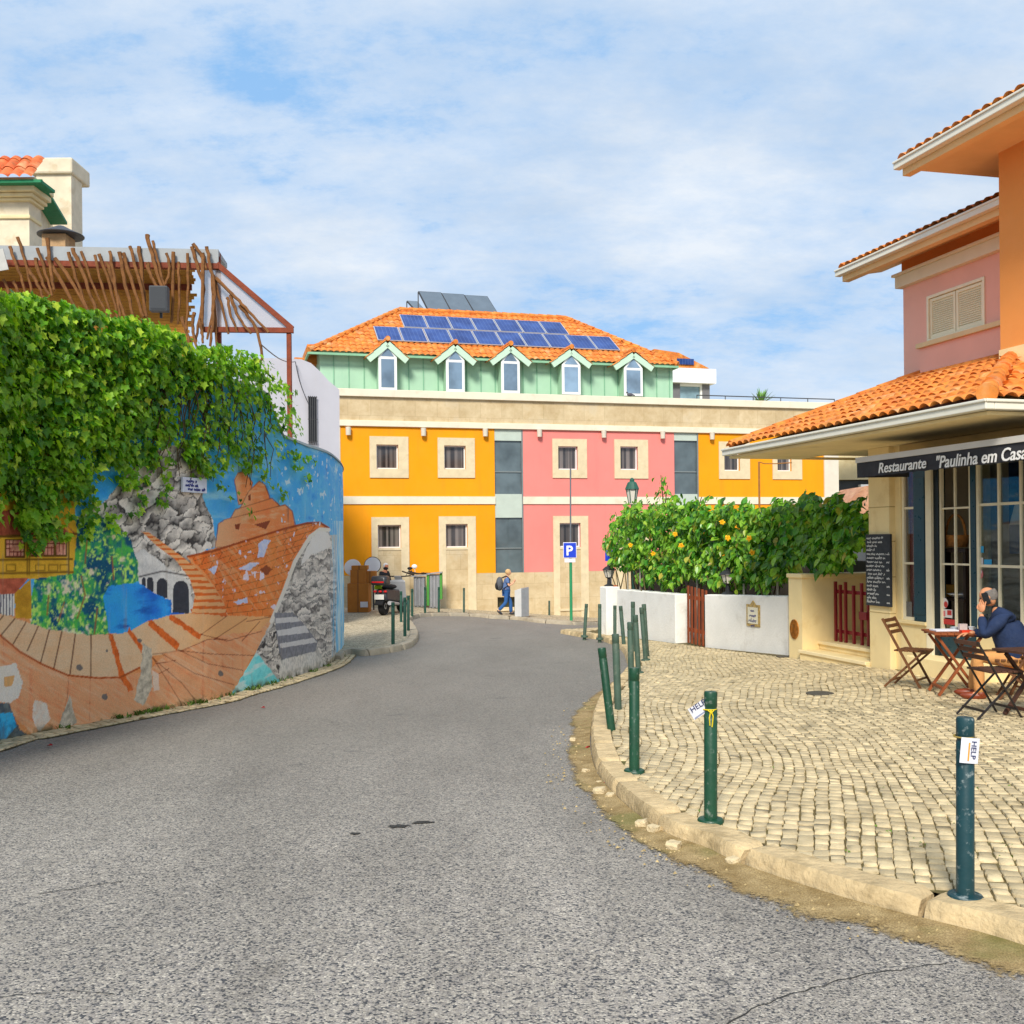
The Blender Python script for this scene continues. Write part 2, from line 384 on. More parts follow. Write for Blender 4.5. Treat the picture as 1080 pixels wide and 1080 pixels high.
def kerb_blocks(line, side, zfun, width=.22, h=.115, blen=1.05, seed=1):
    r_ = random.Random(seed); mb = MB(); pl = resample(line, .07); n = len(pl); i = 0
    inner = offset_line(pl, side*width)
    while i < n-2:
        L = int(blen/.07*r_.uniform(.8, 1.2)); j = min(n-1, i+L)
        if n-1-j < 5: j = n-1
        rings = []; jit = r_.uniform(-.008, .008); jo = r_.uniform(-.008, .008)
        ks = list(range(i, j+1)); 
        for q, k in enumerate(ks):
            o_, in_ = Vector(pl[k]), Vector(inner[k]); tg = Vector(pl[min(k+1, n-1)])-Vector(pl[max(k-1, 0)]); tg.normalize()
            sh = .018*(1 if q == 0 else -1 if q == len(ks)-1 else 0)
            o_ = o_+tg*sh; in_ = in_+tg*sh; u = (in_-o_).normalized(); o_ = o_+u*jo
            end = .03 if q in (0, len(ks)-1) else 0
            z0 = zr(*o_); zt = z0+h+jit+r_.uniform(-.003, .003)-end; wz = r_.uniform(-.004, .004)
            rings.append([(o_.x, o_.y, z0-.06), (o_.x+u.x*(.012+end), o_.y+u.y*(.012+end), zt-.035), (o_.x+u.x*(.035+wz+end), o_.y+u.y*(.035+wz+end), zt), (in_.x-u.x*.01, in_.y-u.y*.01, zt+.002), (in_.x, in_.y, zt-.012), (in_.x, in_.y, z0-.06)])
        vs_ = [p for r0 in rings for p in r0]; m_ = 6
        fs_ = [(a*m_+b, a*m_+b+1, (a+1)*m_+b+1, (a+1)*m_+b) for a in range(len(rings)-1) for b in range(m_-1)]
        fs_ += [tuple(range(m_)), tuple(reversed(range((len(rings)-1)*m_, len(rings)*m_)))]
        mb.add(vs_, fs_); i = j
    return mb
structure(kerb_blocks(KERB, 1, zr, seed=3).build('kerb', LIME, smooth_=True))
RF = Fr(GP(917, 703), (.267, -.964))
PIN = offset_line(KERB, .225)
far_edge = [(KERB[-1][0]+.2, KERB[-1][1]+.35), (3.2, 30.6), (7, 31.5), (14, 31.5), (14, 3)]
PAV = PIN+far_edge
structure(poly_sheet(MB(), resample(PIN, .5)+[far_edge[0], far_edge[1]]+[tuple(RF.p(s_, -1.2, 0)[:2]) for s_ in (-14, -10, -6, -3, 0, 3, 6, 9, 12)], lambda x, y: zp(x, y)-.0125).build('pavement_bed', BED))
def cobbles():
    q0 = .098; V = []; Fc = []; cnt = 0
    PAr = resample(PIN, .06)
    kx = np.array([p[0] for p in PAr]); 
    poly = PAr+far_edge[:2]+[tuple(RF.p(s_, .02, 0)[:2]) for s_ in (-13, 14)]
    us = np.arange(-2.5, 12.5, .083); ws = np.arange(3.0, 31.0, .100)
    pts = []
    for i, u in enumerate(us):
        off = rng.uniform(0, .11); jj = ws+off+rng.uniform(-.012, .012, len(ws))
        uu = np.full(len(ws), u)
        pts.append((uu, jj, np.full(len(ws), i)))
    U = np.concatenate([p[0] for p in pts]); W = np.concatenate([p[1] for p in pts])
    def warp(U, W):   # wavy courses fanning along the square
        X = U+.10*np.sin(W*.85+U*.35)+.13*(fbm(U*.6+9, W*.6+3, 401, 2)-.5)*2+.20*(W-8)
        Y = W+.06*np.sin(U*1.1+W*.2)+.11*(fbm(U*.7+31, W*.7+17, 402, 2)-.5)*2-.26*(U-3)
        return X, Y
    X, Y = warp(U, W); ok = inpoly(X, Y, poly) & (np.abs(X) < .85*Y+1.6)
    U, W = U[ok], W[ok]; N = len(U)
    hu = .0385*rng.uniform(.88, 1.06, N); hw = .0462*rng.uniform(.84, 1.06, N)
    cn = np.array([(-1, -1), (1, -1), (1, 1), (-1, 1)], float)
    ring = []
    for sc_, dz in ((1., -.022), (1., -.0035), (.89, 0.)):
        r4 = []
        for k in range(4):
            ju = rng.uniform(-.008, .008, N) if sc_ == 1. and dz > -.02 else 0
            cu = U+cn[k, 0]*hu*sc_+ju; cw = W+cn[k, 1]*hw*sc_+ju*.8
            x, y = warp(cu, cw); r4.append((x, y, dz))
        ring.append(r4)
    Xc, Yc = warp(U, W)
    zc = np.array([zp(a, b) for a, b in zip(Xc, Yc)])+rng.uniform(-.003, .003, N)
    tx, ty = rng.normal(0, .03, N), rng.normal(0, .03, N)
    VV = np.zeros((N, 12, 3))
    for a in range(3):
        for k in range(4):
            x, y, dz = ring[a][k]; VV[:, a*4+k, 0] = x; VV[:, a*4+k, 1] = y
            VV[:, a*4+k, 2] = zc+dz+(x-Xc)*tx+(y-Yc)*ty
    f = [(0, 1, 5, 4), (1, 2, 6, 5), (2, 3, 7, 6), (3, 0, 4, 7), (4, 5, 9, 8), (5, 6, 10, 9), (6, 7, 11, 10), (7, 4, 8, 11), (8, 9, 10, 11)]
    FF = (np.array(f)[None]+12*np.arange(N)[:, None, None]).reshape(-1, 4)
    return VV.reshape(-1, 3), FF
STONE = M('calcada_stone', '#c6b38c', .62, .16, 9, .4, 90, spec=.4, stain='#857551', stain_amt=.6, stain_scale=1.1, island=.24, thr=.52)
V_, F_ = cobbles(); me = fast_mesh('cobbled_pavement', V_, F_, STONE)
structure(obj('cobbled_pavement', me))
# sand and grit washed along the kerb foot
def sand_mat():
    m, t, b = base('loose_sand'); 
    c = t.mix(t.ramp(t.noise(7, 8), [(.35, 0), (.65, 1)]), hexc('#8f7647'), hexc('#b9a070')); c = t.mix(t.ramp(t.noise(120, 3), [(.4, .6), (.62, 0)]), c, hexc('#5d4a2a'))
    c = t.mix(t.ramp(t.noise(1.6, 5), [(.52, 0), (.66, .6)]), c, hexc('#5f6326'))
    t.link(c, b.inputs['Base Color']); b.inputs['Roughness'].default_value = .95
    at = t.new('ShaderNodeAttribute'); at.attribute_name = 'edge'
    nz = t.math('ADD', t.math('MULTIPLY', t.noise(2.2, 8, None, .62), .9), t.math('MULTIPLY', t.noise(40, 4), .5))
    al = t.ramp(t.math('SUBTRACT', t.math('ADD', nz, .28), at.outputs['Fac']), [(.36, 0), (.50, 1)])
    t.link(al, b.inputs['Alpha'])
    bp = t.new('ShaderNodeBump'); bp.inputs['Strength'].default_value = .5; bp.inputs['Distance'].default_value = .01; t.link(t.noise(90, 4), bp.inputs['Height']); t.link(bp.outputs[0], b.inputs['Normal'])
    return m
SAND = sand_mat()
def sand_strip(line, side, widths, name, h=.006):
    pl = resample(line, .1); n = len(pl); mb = MB(); at = []
    K = 5
    for i, p in enumerate(pl):
        wd = np.interp(i/(n-1), [a for a, b in widths], [b for a, b in widths])
        for k in range(K+1):
            q = offset_line(pl[max(0, i-1):i+2], side*wd*k/K)[min(1, i)]
            mb.v.append(Vector((q[0], q[1], zr(*q)+h+(.02*(1-k/K)**3)))); at.append(k/K)
    for i in range(n-1):
        for k in range(K): mb.f.append((i*(K+1)+k, i*(K+1)+k+1, (i+1)*(K+1)+k+1, (i+1)*(K+1)+k))
    o = mb.build(name, SAND); a = o.data.attributes.new('edge', 'FLOAT', 'POINT'); a.data.foreach_set('value', at)
    return tag(o, kind='structure')
sand_strip([p for p in KERB if p[1] < 17], -1, [(0, .6), (.18, .5), (.3, .36), (.42, .32), (.6, .38), (.75, .30), (1, .08)], 'sand_on_road')

# repairs, cracks and a tar stain on the road
TAR = M('tar', '#33322f', .7, .3, 14, .4, 60)
def ribbon(px, wd, name, mt, h=.005):
    pts = resample([tuple(G(x, y, 0)[:2]) for x, y in px], .05); rr = random.Random(len(px)); mb = MB(); vs = []
    for i, p in enumerate(pts):
        a = Vector(pts[max(0, i-1)]); b = Vector(pts[min(len(pts)-1, i+1)]); d = (b-a).normalized(); q = Vector(p)+Vector((-d.y, d.x))*rr.uniform(-.012, .012); w_ = wd*rr.uniform(.35, 1.1)
        for s_ in (-1, 1): vs.append((q.x-d.y*w_*s_, q.y+d.x*w_*s_, zr(q.x, q.y)+h))
    mb.add(vs, [(2*i, 2*i+1, 2*i+3, 2*i+2) for i in range(len(pts)-1)]); return structure(mb.build(name, mt))
ribbon([(745, 1092), (800, 1062), (850, 1045), (905, 1030), (960, 1022), (1000, 1016)], .0045, 'road_crack', TAR); ribbon([(40, 943), (90, 936), (130, 930)], .005, 'road_crack', TAR); ribbon([(0, 1052), (60, 1046), (120, 1049)], .003, 'road_crack', TAR)
structure(poly_sheet(MB(), [tuple(G(x, y, 0)[:2]) for x, y in ((745, 1092), (800, 1062), (850, 1045), (905, 1030), (960, 1022), (1000, 1016), (1060, 1030), (1200, 1080), (1200, 1150), (745, 1150))], lambda x, y: zr(x, y)+.0035, step=.5).build('road_patch', asphalt(120, .95)))
def blot(x, y, rx, ry, name, seed, mt=TAR):
    g = G(x, y, .006); rr = random.Random(seed); n = 26; mb = MB(); ph = [rr.uniform(.55, 1.15) for _ in range(n)]
    mb.add([(g.x+rx*math.cos(2*PI*k/n)*ph[k], g.y+ry*math.sin(2*PI*k/n)*ph[k], zr(g.x, g.y+ry*math.sin(2*PI*k/n)*ph[k])+.006) for k in range(n)], [tuple(range(n))]); return structure(mb.build(name, mt))
blot(420, 871, .085, .05, 'tar_stain', 1); blot(446, 867, .075, .045, 'tar_stain', 2); blot(374, 879, .04, .03, 'tar_stain', 5)
# ------------------------------------------------------------------ left pavement by the far building and the strip under the mural
LK = [G(x, y)[:2] for x, y in [(362, 697), (368, 691), (385, 692), (410, 689), (433, 683.6), (441, 676), (441, 668), (436, 660), (433, 656), (442, 651.5), (461, 650), (500, 650.5), (518, 652.5), (545, 654), (568, 657), (590, 658.5), (612, 659.5), (640, 659)]]
LK = catmull([tuple(p) for p in LK], 4)
LK.append((LK[-1][0]+14, LK[-1][1]+4))
structure(kerb_blocks(LK, -1, zr, .24, .13, 1.0, 5).build('kerb_far', M('grey_kerb', '#a79b86', .9, .15, 4, .4, 20, stain='#6d6048', stain_amt=.5, stain_scale=3, island=.08), smooth_=True))
LIN = offset_line(LK, -.24)
def small_cobble():
    m, t, b = base('small_cobble')
    v = t.new('ShaderNodeTexVoronoi'); v.inputs['Scale'].default_value = 11; t.link(t.pos(), v.inputs['Vector'])
    ve = t.new('ShaderNodeTexVoronoi', feature='DISTANCE_TO_EDGE'); ve.inputs['Scale'].default_value = 11; t.link(t.pos(), ve.inputs['Vector'])
    sp = t.new('ShaderNodeSeparateColor'); t.link(v.outputs['Color'], sp.inputs[0])
    c = t.ramp(sp.outputs[0], [(0, hexc('#a1937a')), (1, hexc('#d3c4a4'))]); c = t.mix(t.ramp(ve.outputs['Distance'], [(.02, .8), (.12, 0)]), c, hexc('#5e543d'))
    c = t.mix(t.ramp(t.noise(.8, 6), [(.45, 0), (.7, .4)]), c, hexc('#8f856f'))
    t.link(c, b.inputs['Base Color']); b.inputs['Roughness'].default_value = .85
    bp = t.new('ShaderNodeBump'); bp.inputs['Strength'].default_value = .6; bp.inputs['Distance'].default_value = .02; t.link(ve.outputs['Distance'], bp.inputs['Height']); t.link(bp.outputs[0], b.inputs['Normal'])
    return m
SMALL = small_cobble()
lp = resample(LIN, .8)
structure(poly_sheet(MB(), lp+[(16, 46.5), (4, 45.5), (-1, 43.), (-8, 41.2), (-8, 24), (-4.2, 22)], lambda x, y: zr(x, y)+.128).build('pavement_far', SMALL))
YF = Fr((-6.72, 40.5), (.9644, .2643))
WPX = [(-330, 905), (-140, 830), (0, 783), (34, 776), (96, 764), (154, 753), (219, 741), (250, 732), (291, 721), (342, 704), (357, 694), (363, 686), (362.5, 681)]
WALL = [tuple(G(x, y)[:2]) for x, y in WPX]
WALL = catmull(WALL, 10)
ST0 = [p for p in WALL]; ST1 = offset_line(resample(WALL, .15), .34)
r_ = random.Random(4)
strip = [(p[0]+r_.uniform(-.02, .02), p[1]) for p in ST1]
structure(poly_sheet(MB(), offset_line(resample(WALL, .15), -.1)+strip[::-1], lambda x, y: zr(x, y)+.010).build('gutter_bed', BED))
def strip_stones():
    pl = resample(WALL, .115); V = []; Fc = []; rr = random.Random(9); k = 0
    for row in range(3):
        ln = offset_line(pl, .045+row*.11)
        for i in range(len(ln)-1):
            if rr.random() < .04: continue
            a = Vector((*ln[i], 0)); b = Vector((*ln[i+1], 0)); u = (b-a); n_ = Vector((u.y, -u.x, 0)).normalized(); L = u.length; u.normalize(); c = (a+b)/2+u*(row % 2)*.05
            hu, hn = L*.43*rr.uniform(.85, 1.05), .048*rr.uniform(.85, 1.05); zt = rr.uniform(.018, .03)
            for sc_, dz in ((1, 0), (1, zt-.006), (.8, zt)):
                for sx, sy in ((-1, -1), (1, -1), (1, 1), (-1, 1)):
                    q = c+u*(sx*hu*sc_+rr.uniform(-.006, .006))+n_*(sy*hn*sc_); V.append((q.x, q.y, zr(q.x, q.y)+dz))
            o = k*12; k += 1
            for f in [(0, 1, 5, 4), (1, 2, 6, 5), (2, 3, 7, 6), (3, 0, 4, 7), (4, 5, 9, 8), (5, 6, 10, 9), (6, 7, 11, 10), (7, 4, 8, 11), (8, 9, 10, 11)]: Fc.append([o+i for i in f])
    return V, Fc
V_, F_ = strip_stones(); structure(obj('gutter_stones', fast_mesh('gutter_stones', V_, F_, STONE)))
# ------------------------------------------------------------------ mural wall
WL = resample([p for p in WALL], .0115)
# coarser outside the picture
WLs = []
for i, p in enumerate(WL):
    vis = abs(p[0]) < .53*p[1]
    if vis or i % 18 == 0: WLs.append(p)
TOPPX = [(-400, 4.25), (150, 4.2), (282, 4.1), (300, 3.5), (325, 3.46), (400, 3.5)]
def mural():
    nz = 380; n = len(WLs)
    xy = np.array(WLs); bx = CX+xy[:, 0]/xy[:, 1]*F
    top = np.interp(bx, [a for a, b in TOPPX], [b for a, b in TOPPX])
    bot = np.array([zr(*p) for p in WLs])-.05
    zz = np.linspace(0, 1, nz)
    Z = bot[:, None]+(top-bot)[:, None]*zz[None]
    X = np.repeat(xy[:, 0:1], nz, 1); Y = np.repeat(xy[:, 1:2], nz, 1)
    # gently uneven plaster
    L = np.concatenate([[0], np.cumsum(np.hypot(*np.diff(xy, axis=0).T))]); S = np.repeat(L[:, None], nz, 1)
    tg = np.gradient(xy, axis=0); tg /= np.linalg.norm(tg, axis=1)[:, None]
    nrm = np.stack([tg[:, 1], -tg[:, 0]], 1)
    bump = (fbm(S*1.3, Z*1.3, 5)-.5)*.05
    X = X+nrm[:, 0:1]*bump; Y = Y+nrm[:, 1:2]*bump
    px, py = proj(X, Y, Z)
    x = px/.34259; y = (py-450)/.3425      # drawing units of the mural
    wob = (fbm(S*9, Z*9, 11)-.5)*9; wob2 = (fbm(S*9, Z*9, 12)-.5)*9
    xw, yw = x+wob, y+wob2
    C = np.zeros(x.shape+(3,))
    hx = lambda h: np.array(hexc(h))
    n1 = fbm(S*2.2, Z*2.2, 1, 5); n2 = fbm(S*7, Z*7, 2, 4); n3 = fbm(S*22, Z*22, 3, 3); st = fbm(S*14, Z*1.3, 4, 4)
    def lerp(a, b, f): f = np.clip(f, 0, 1)[..., None]; return a*(1-f)+b*f
    def paint(mask, colr): C[mask] = colr[mask] if getattr(colr, 'ndim', 0) == 3 else colr
    def pm(poly, rough=1): return inpoly(xw if rough else x, yw if rough else y, poly)
    def line(pts, wdt, colr, a=1., msk=None):
        d = np.full(x.shape, 1e9)
        for (x0, y0), (x1, y1) in zip(pts[:-1], pts[1:]):
            dx, dy = x1-x0, y1-y0; tt = np.clip(((x-x0)*dx+(y-y0)*dy)/(dx*dx+dy*dy+1e-9), 0, 1)
            d = np.minimum(d, np.hypot(x-x0-tt*dx, y-y0-tt*dy))
        f = np.clip((wdt*1.1+wob*.08-d)/2.2+.5, 0, 1)*a
        if msk is not None: f = f*msk
        C[:] = C*(1-f[..., None])+np.asarray(colr)*f[..., None]
    # sky
    sky = lerp(hx('#2f86bd'), hx('#55aad4'), (n1-.3)*2.4); sky = lerp(sky, hx('#86c5df'), (fbm(S*1.2, Z*7, 6)-.56)*4)
    sky = lerp(sky, hx('#1f6ca8'), (fbm(S*3, Z*5, 7)-.58)*4); C[:] = sky
    # rock face: crumpled sheets
    wx = xw+46*(fbm(x/26, y/26, 21)-.5); wy = yw+46*(fbm(x/26, y/26, 22)-.5)
    def crumple(sc, ang, seed, strch=1.7):
        a = math.radians(ang); u = (wx*math.cos(a)+wy*math.sin(a))/sc; v = (-wx*math.sin(a)+wy*math.cos(a))/(sc*strch)
        iu, iv = np.floor(u), np.floor(v); f1 = np.full(u.shape, 9.); f2 = np.full(u.shape, 9.); sh = np.zeros(u.shape)
        for du in (-1, 0, 1):
            for dv in (-1, 0, 1):
                cu, cv = iu+du, iv+dv; pu = cu+.5+(_h(cu, cv, seed)-.5)*.95; pv = cv+.5+(_h(cu, cv, seed+1)-.5)*.95
                d_ = np.hypot(u-pu, v-pv); an = _h(cu, cv, seed+2)*6.283; s_ = .42+.34*_h(cu, cv, seed+3)+((u-pu)*np.cos(an)+(v-pv)*np.sin(an))*.85
                nb = d_ < f1; f2 = np.where(nb, f1, np.minimum(f2, d_)); sh = np.where(nb, s_, sh); f1 = np.where(nb, d_, f1)
        g = np.clip(sh+(n3-.5)*.25, 0, 1); c = lerp(hx('#2f2c2b'), hx('#bdb5aa'), g*1.05-.05); return lerp(c, hx('#1d1b1b'), 1-(f2-f1)*8)
    rock = crumple(27, 55, 31, 2.0)
    paint(pm([(-300, 560), (420, 560), (560, 400), (760, 350), (1005, 305), (1015, 330), (850, 600), (700, 860), (0, 1100), (-300, 1100)], 0), lerp(hx('#c06a2c'), hx('#dc9c66'), n2*1.2))
    paint(pm([(700, 850), (790, 690), (850, 560), (950, 340), (1060, 330), (1060, 1000), (640, 1000)], 0), lerp(hx('#7d7a75'), hx('#a9a49b'), n2*1.2))
    paint(pm([(225, 285), (330, 225), (380, 150), (470, 75), (560, 50), (645, 100), (622, 215), (655, 290), (668, 365), (600, 398), (575, 400), (660, 520), (600, 560), (430, 480), (400, 430), (330, 420)]), rock)
    # little bridge with arches
    paint(pm([(405, 400), (440, 375), (505, 425), (575, 470), (600, 570), (520, 572), (432, 485)]), lerp(hx('#8b8a88'), hx('#b9b5ae'), n2*1.2))
    line([(430, 462), (500, 445), (585, 460)], 2.5, hx('#5a5856'))
    for cx_, cy_, hw_, hh_ in ((557, 525, 25, 50), (499, 497, 17, 30), (462, 485, 10, 22), (443, 478, 6, 14)):
        for k, c_ in ((1.28, '#a9a6a0'), (1.0, '#2c2d33')):
            e = (np.abs((x-cx_)/(hw_*k))**2.6+np.abs((y-cy_-(4 if k > 1 else 0))/(hh_*k))**3 < 1) | ((np.abs(x-cx_) < hw_*k) & (y > cy_) & (y < cy_+hh_))
            paint(e, lerp(hx(c_)*.8, hx(c_), n3*1.6))
    # water
    paint(pm([(310, 505), (350, 480), (400, 478), (440, 487), (478, 515), (525, 535), (528, 572), (600, 575), (470, 605), (395, 633), (335, 638)]), lerp(lerp(hx('#1753a0'), hx('#2c8fc6'), (n1-.3)*2.6), hx('#0e3f86'), (fbm(S*3, Z*12, 8)-.55)*4))
    # painted trees
    tr = lerp(hx('#0d5560'), hx('#3e8f3c'), (fbm(S*13, Z*13, 51)-.34)*3.6); tr = lerp(tr, hx('#0c3f58'), (fbm(S*5, Z*5, 52)-.5)*6); tr = lerp(tr, hx('#9cbf55'), (fbm(S*26, Z*22, 53)-.54)*6)
    tr = lerp(tr, hx('#c7b79b'), (fbm(S*7, Z*7, 54)-.66)*8)
    paint(pm([(228, 290), (290, 262), (350, 300), (400, 345), (425, 420), (428, 478), (335, 490), (318, 520), (335, 640), (240, 640), (160, 628), (95, 606), (90, 580), (105, 470), (215, 440)]), tr)
    for a, b in (((238, 590), (262, 520)), ((262, 520), (250, 460)), ((290, 640), (300, 560)), ((180, 600), (198, 540)), ((350, 470), (345, 400)), ((262, 420), (268, 350)), ((145, 580), (150, 520))): line([a, b], 2.2, hx('#7a4a26'), .8)
    # ochre house
    och = lerp(hx('#8a6410'), hx('#c79a2c'), n2*1.3)
    paint(pm([(0, 60), (150, 60), (225, 190), (237, 330), (225, 452), (95, 470), (-200, 460), (-200, 60)], 0), och)
    paint(pm([(-200, 262), (120, 255), (150, 252), (232, 327), (-200, 345)], 0), lerp(hx('#6a2f1d'), hx('#8c4630'), n3*1.4))
    line([(150, 252), (222, 330)], 4, hx('#c9921d')); line([(-200, 346), (235, 330)], 4, hx('#5a3c10'))
    for a0, a1, b0, b1 in ((17, 75, 348, 402), (94, 129, 346, 398), (134, 167, 346, 398), (171, 205, 346, 398), (95, 125, 190, 240), (130, 160, 190, 236), (-60, -10, 348, 402)):
        q = (x > a0) & (x < a1) & (y > b0) & (y < b1); grid = ((x-a0) % 11.5 < 2.2) | ((y-b0) % 12.5 < 2.2)
        paint(q & ~grid, lerp(hx('#8c4038'), hx('#b98872'), n3*1.4)); paint(q & grid, hx('#5b1c18'))
        line([(a0, b0), (a1, b0), (a1, b1), (a0, b1), (a0, b0)], 2.2, hx('#4c350d'))
    for a in (84, 212, 90): line([(a, 340), (a, 455)], 2, hx('#604509'))
    line([(-200, 412), (222, 408)], 3, hx('#5d430c')); line([(-200, 455), (225, 448)], 3, hx('#5d430c'))
    for a in (20, 110, 150, 185): line([(a, 425), (a+28, 425), (a+28, 444), (a, 444), (a, 425)], 1.5, hx('#6b4c0e'))
    paint(pm([(-100, 470), (88, 466), (47, 514), (-100, 517)], 0), lerp(hx('#7a3422'), hx('#9c5039'), n3*1.3))
    paint(pm([(45, 514), (95, 468), (97, 592), (47, 588)], 0), lerp(hx('#83590f'), hx('#b38726'), n2*1.3))
    q = (x < 45) & (y > 515) & (y < 582); paint(q, hx('#c3bfb6')); paint(q & ((x % 9) < 4), hx('#55525a'))
    # castle
    tw = lerp(hx('#c8622c'), hx('#e08d52'), n1*.8+n2*.6); tw = lerp(tw, hx('#a4521d'), (st-.6)*4); tw = lerp(tw, hx('#f2bd8a'), (fbm(x/30, y/9, 65, 4)-.56)*3)
    line_c = hx('#5e2a10')
    for pol in ([(722, 165), (733, 143), (750, 137), (778, 172), (765, 235), (735, 240)], [(740, 250), (765, 200), (798, 168), (815, 178), (830, 215), (835, 250)], [(710, 282), (725, 255), (838, 220), (860, 242), (860, 300), (710, 300)], [(663, 372), (672, 300), (690, 287), (878, 240), (900, 260), (910, 305), (840, 345), (740, 365)]):
        xs_ = [q_[0] for q_ in pol]; fx_ = np.clip((x-min(xs_))/(max(xs_)-min(xs_)), 0, 1); paint(pm(pol), lerp(lerp(hx('#f0b684'), tw, fx_*2.2), hx('#8f4317'), (fx_-.72)*2.4)); line(pol+[pol[0]], 1.8, line_c, .75)
    for pol in ([(783, 302), (833, 288), (818, 316)], [(722, 302), (740, 297), (735, 318), (726, 316)], [(764, 212), (772, 208), (772, 226), (765, 228)]): paint(pm(pol, 0), hx('#6b2c12'))
    # great orange sail-like slope and its foot
    og = lerp(hx('#d06a26'), hx('#ecaa78'), np.clip((y-380)/330, 0, 1)+(n1-.5)*.8); og = lerp(og, hx('#eab487'), (fbm((x+y*.9)/70, (x-y)/16, 61)-.56)*3.2)
    og = lerp(og, hx('#a9480f'), (st-.60)*3); bru = fbm((x*.85+y*.5)/60, (y*.85-x*.5)/5, 63, 4); og = lerp(og, hx('#f3c9a0'), (bru-.55)*2.4); og = lerp(og, hx('#a34c1c'), (.44-bru)*2.2)
    sail = [(578, 400), (660, 382), (760, 350), (880, 313), (945, 297), (985, 295), (1012, 312), (960, 330), (908, 410), (872, 510), (835, 600), (775, 710), (715, 818), (640, 850), (450, 890), (240, 930), (110, 955), (40, 890), (-300, 1100), (-300, 500), (0, 640), (100, 690), (210, 755), (370, 775), (470, 740), (560, 650), (690, 590), (690, 540), (640, 460)]
    ms = pm(sail); paint(ms, og)
    up = pm([(578, 400), (760, 350), (945, 297), (985, 295), (1012, 312), (960, 330), (908, 410), (872, 510), (840, 585), (700, 582), (690, 540), (640, 460)])
    bru2 = fbm((x*.6+y*.8)/40, (y*.6-x*.8)/6, 64, 4); br = lerp(hx('#c05c20'), hx('#e28a45'), np.clip((x-600)/260, 0, 1)*.6+(n2-.4)); br = lerp(br, hx('#f0b27a'), (bru2-.56)*2.6); br = lerp(br, hx('#8f3c10'), (.43-bru2)*2.6); paint(up, br)
    yy_ = y-400+.30*(x-580)*(1-np.clip((y-400)/260, 0, 1)); row = np.floor(yy_/17)
    lh = (np.abs(yy_ % 17) < 1.9) & up; C[lh] = C[lh]*.45
    xx_ = x+.55*(y-400)-(y-400)**2/900; lv = (np.abs((xx_+row*13) % 46) < 2.0) & up; C[lv] = C[lv]*.5
    edge = [(578, 400), (660, 382), (760, 350), (880, 313), (945, 297), (985, 295), (1012, 312)]; line(edge, 3, hx('#7c3209'))
    C[:] = lerp(C, hx('#7d340d'), np.clip((.30-(y-(400-.29*(x-580)))/60)*1.6, 0, .75)*up); sh = up & (((x-945)/75)**2+((y-350)/150)**2 < 1); C[sh] = C[sh]*np.array([.72, .62, .5])
    fl = up & (fbm(S*5, Z*8, 71) > .72); C[fl] = lerp(hx('#c7a89e'), hx('#aeb4c9'), n3)[fl]
    for pol in ([(795, 360), (815, 345), (832, 350), (812, 400), (795, 405)], [(735, 438), (770, 418), (800, 420), (770, 442)], [(720, 540), (760, 525), (765, 540), (730, 548)], [(640, 440), (672, 425), (660, 455)]): paint(pm(pol), lerp(hx('#c9c3c7'), hx('#9aa3bd'), n3*1.5))
    paint(pm([(800, 440), (822, 426), (840, 440), (820, 458)]), hx('#713518'))
    # cream steps
    inner = [(-250, 480), (0, 575), (95, 606), (160, 627), (240, 638), (330, 641), (395, 632), (455, 600), (520, 580), (600, 572), (700, 582), (840, 585)]
    outer = [(800, 628), (700, 640), (640, 655), (550, 690), (470, 705), (430, 742), (370, 772), (300, 774), (210, 766), (130, 732), (60, 692), (0, 642), (-250, 560)]
    mc = pm(inner+outer); cr = lerp(hx('#b98c60'), hx('#e2c199'), n2*.8+.5*fbm(x/40, y/7, 66, 4)); cr = lerp(cr, hx('#e0a468'), np.clip((x-480)/200, 0, .9)); paint(mc, cr)
    for a, b in (((10, 582), (-20, 620)), ((45, 592), (5, 640)), ((80, 602), (40, 670)), ((118, 614), (84, 690)), ((152, 625), (125, 728)), ((190, 632), (165, 748)), ((232, 638), (215, 766)), ((280, 640), (280, 772))): line([a, b], 2.2, hx('#4a2613'), .9)
    ris = lerp(hx('#8f3a12'), hx('#b85a22'), n3*1.3)
    for pol in ([(333, 638), (348, 640), (378, 745), (410, 810), (395, 815), (366, 765)], [(396, 615), (447, 685), (436, 697), (393, 632)], [(456, 600), (465, 596), (555, 668), (545, 690), (457, 612)], [(520, 580), (532, 580), (622, 640), (614, 655), (520, 592)], [(585, 562), (696, 560), (696, 584), (590, 574)]): paint(pm(pol), ris)
    line([(0, 642), (60, 692), (130, 732), (210, 766), (300, 774), (370, 772), (430, 742)], 3, hx('#8c3e14'))
    for pts in ([(470, 700), (560, 690), (640, 655), (700, 655)], [(545, 685), (640, 730), (748, 750)], [(555, 690), (650, 700), (790, 705)], [(620, 640), (700, 660), (805, 630)], [(470, 710), (520, 790), (560, 855)], [(470, 712), (560, 790), (600, 840)], [(500, 700), (600, 760), (720, 795)], [(480, 730), (540, 720)], [(490, 760), (520, 745)], [(620, 640), (700, 582)], [(660, 655), (760, 590)], [(760, 600), (840, 585)], [(745, 660), (800, 600)]): line(pts, 1.6, hx('#5b2610'), .85)
    line([(212, 765), (208, 830), (190, 900)], 1.4, hx('#7a3a1c'), .7); line([(278, 772), (276, 905)], 1.4, hx('#7a3a1c'), .7)
    # diagonal steps down the rock
    stp = [(435, 322), (458, 325), (540, 385), (600, 430), (660, 495), (697, 560), (690, 582), (590, 574), (600, 520), (585, 470), (540, 410), (480, 365)]
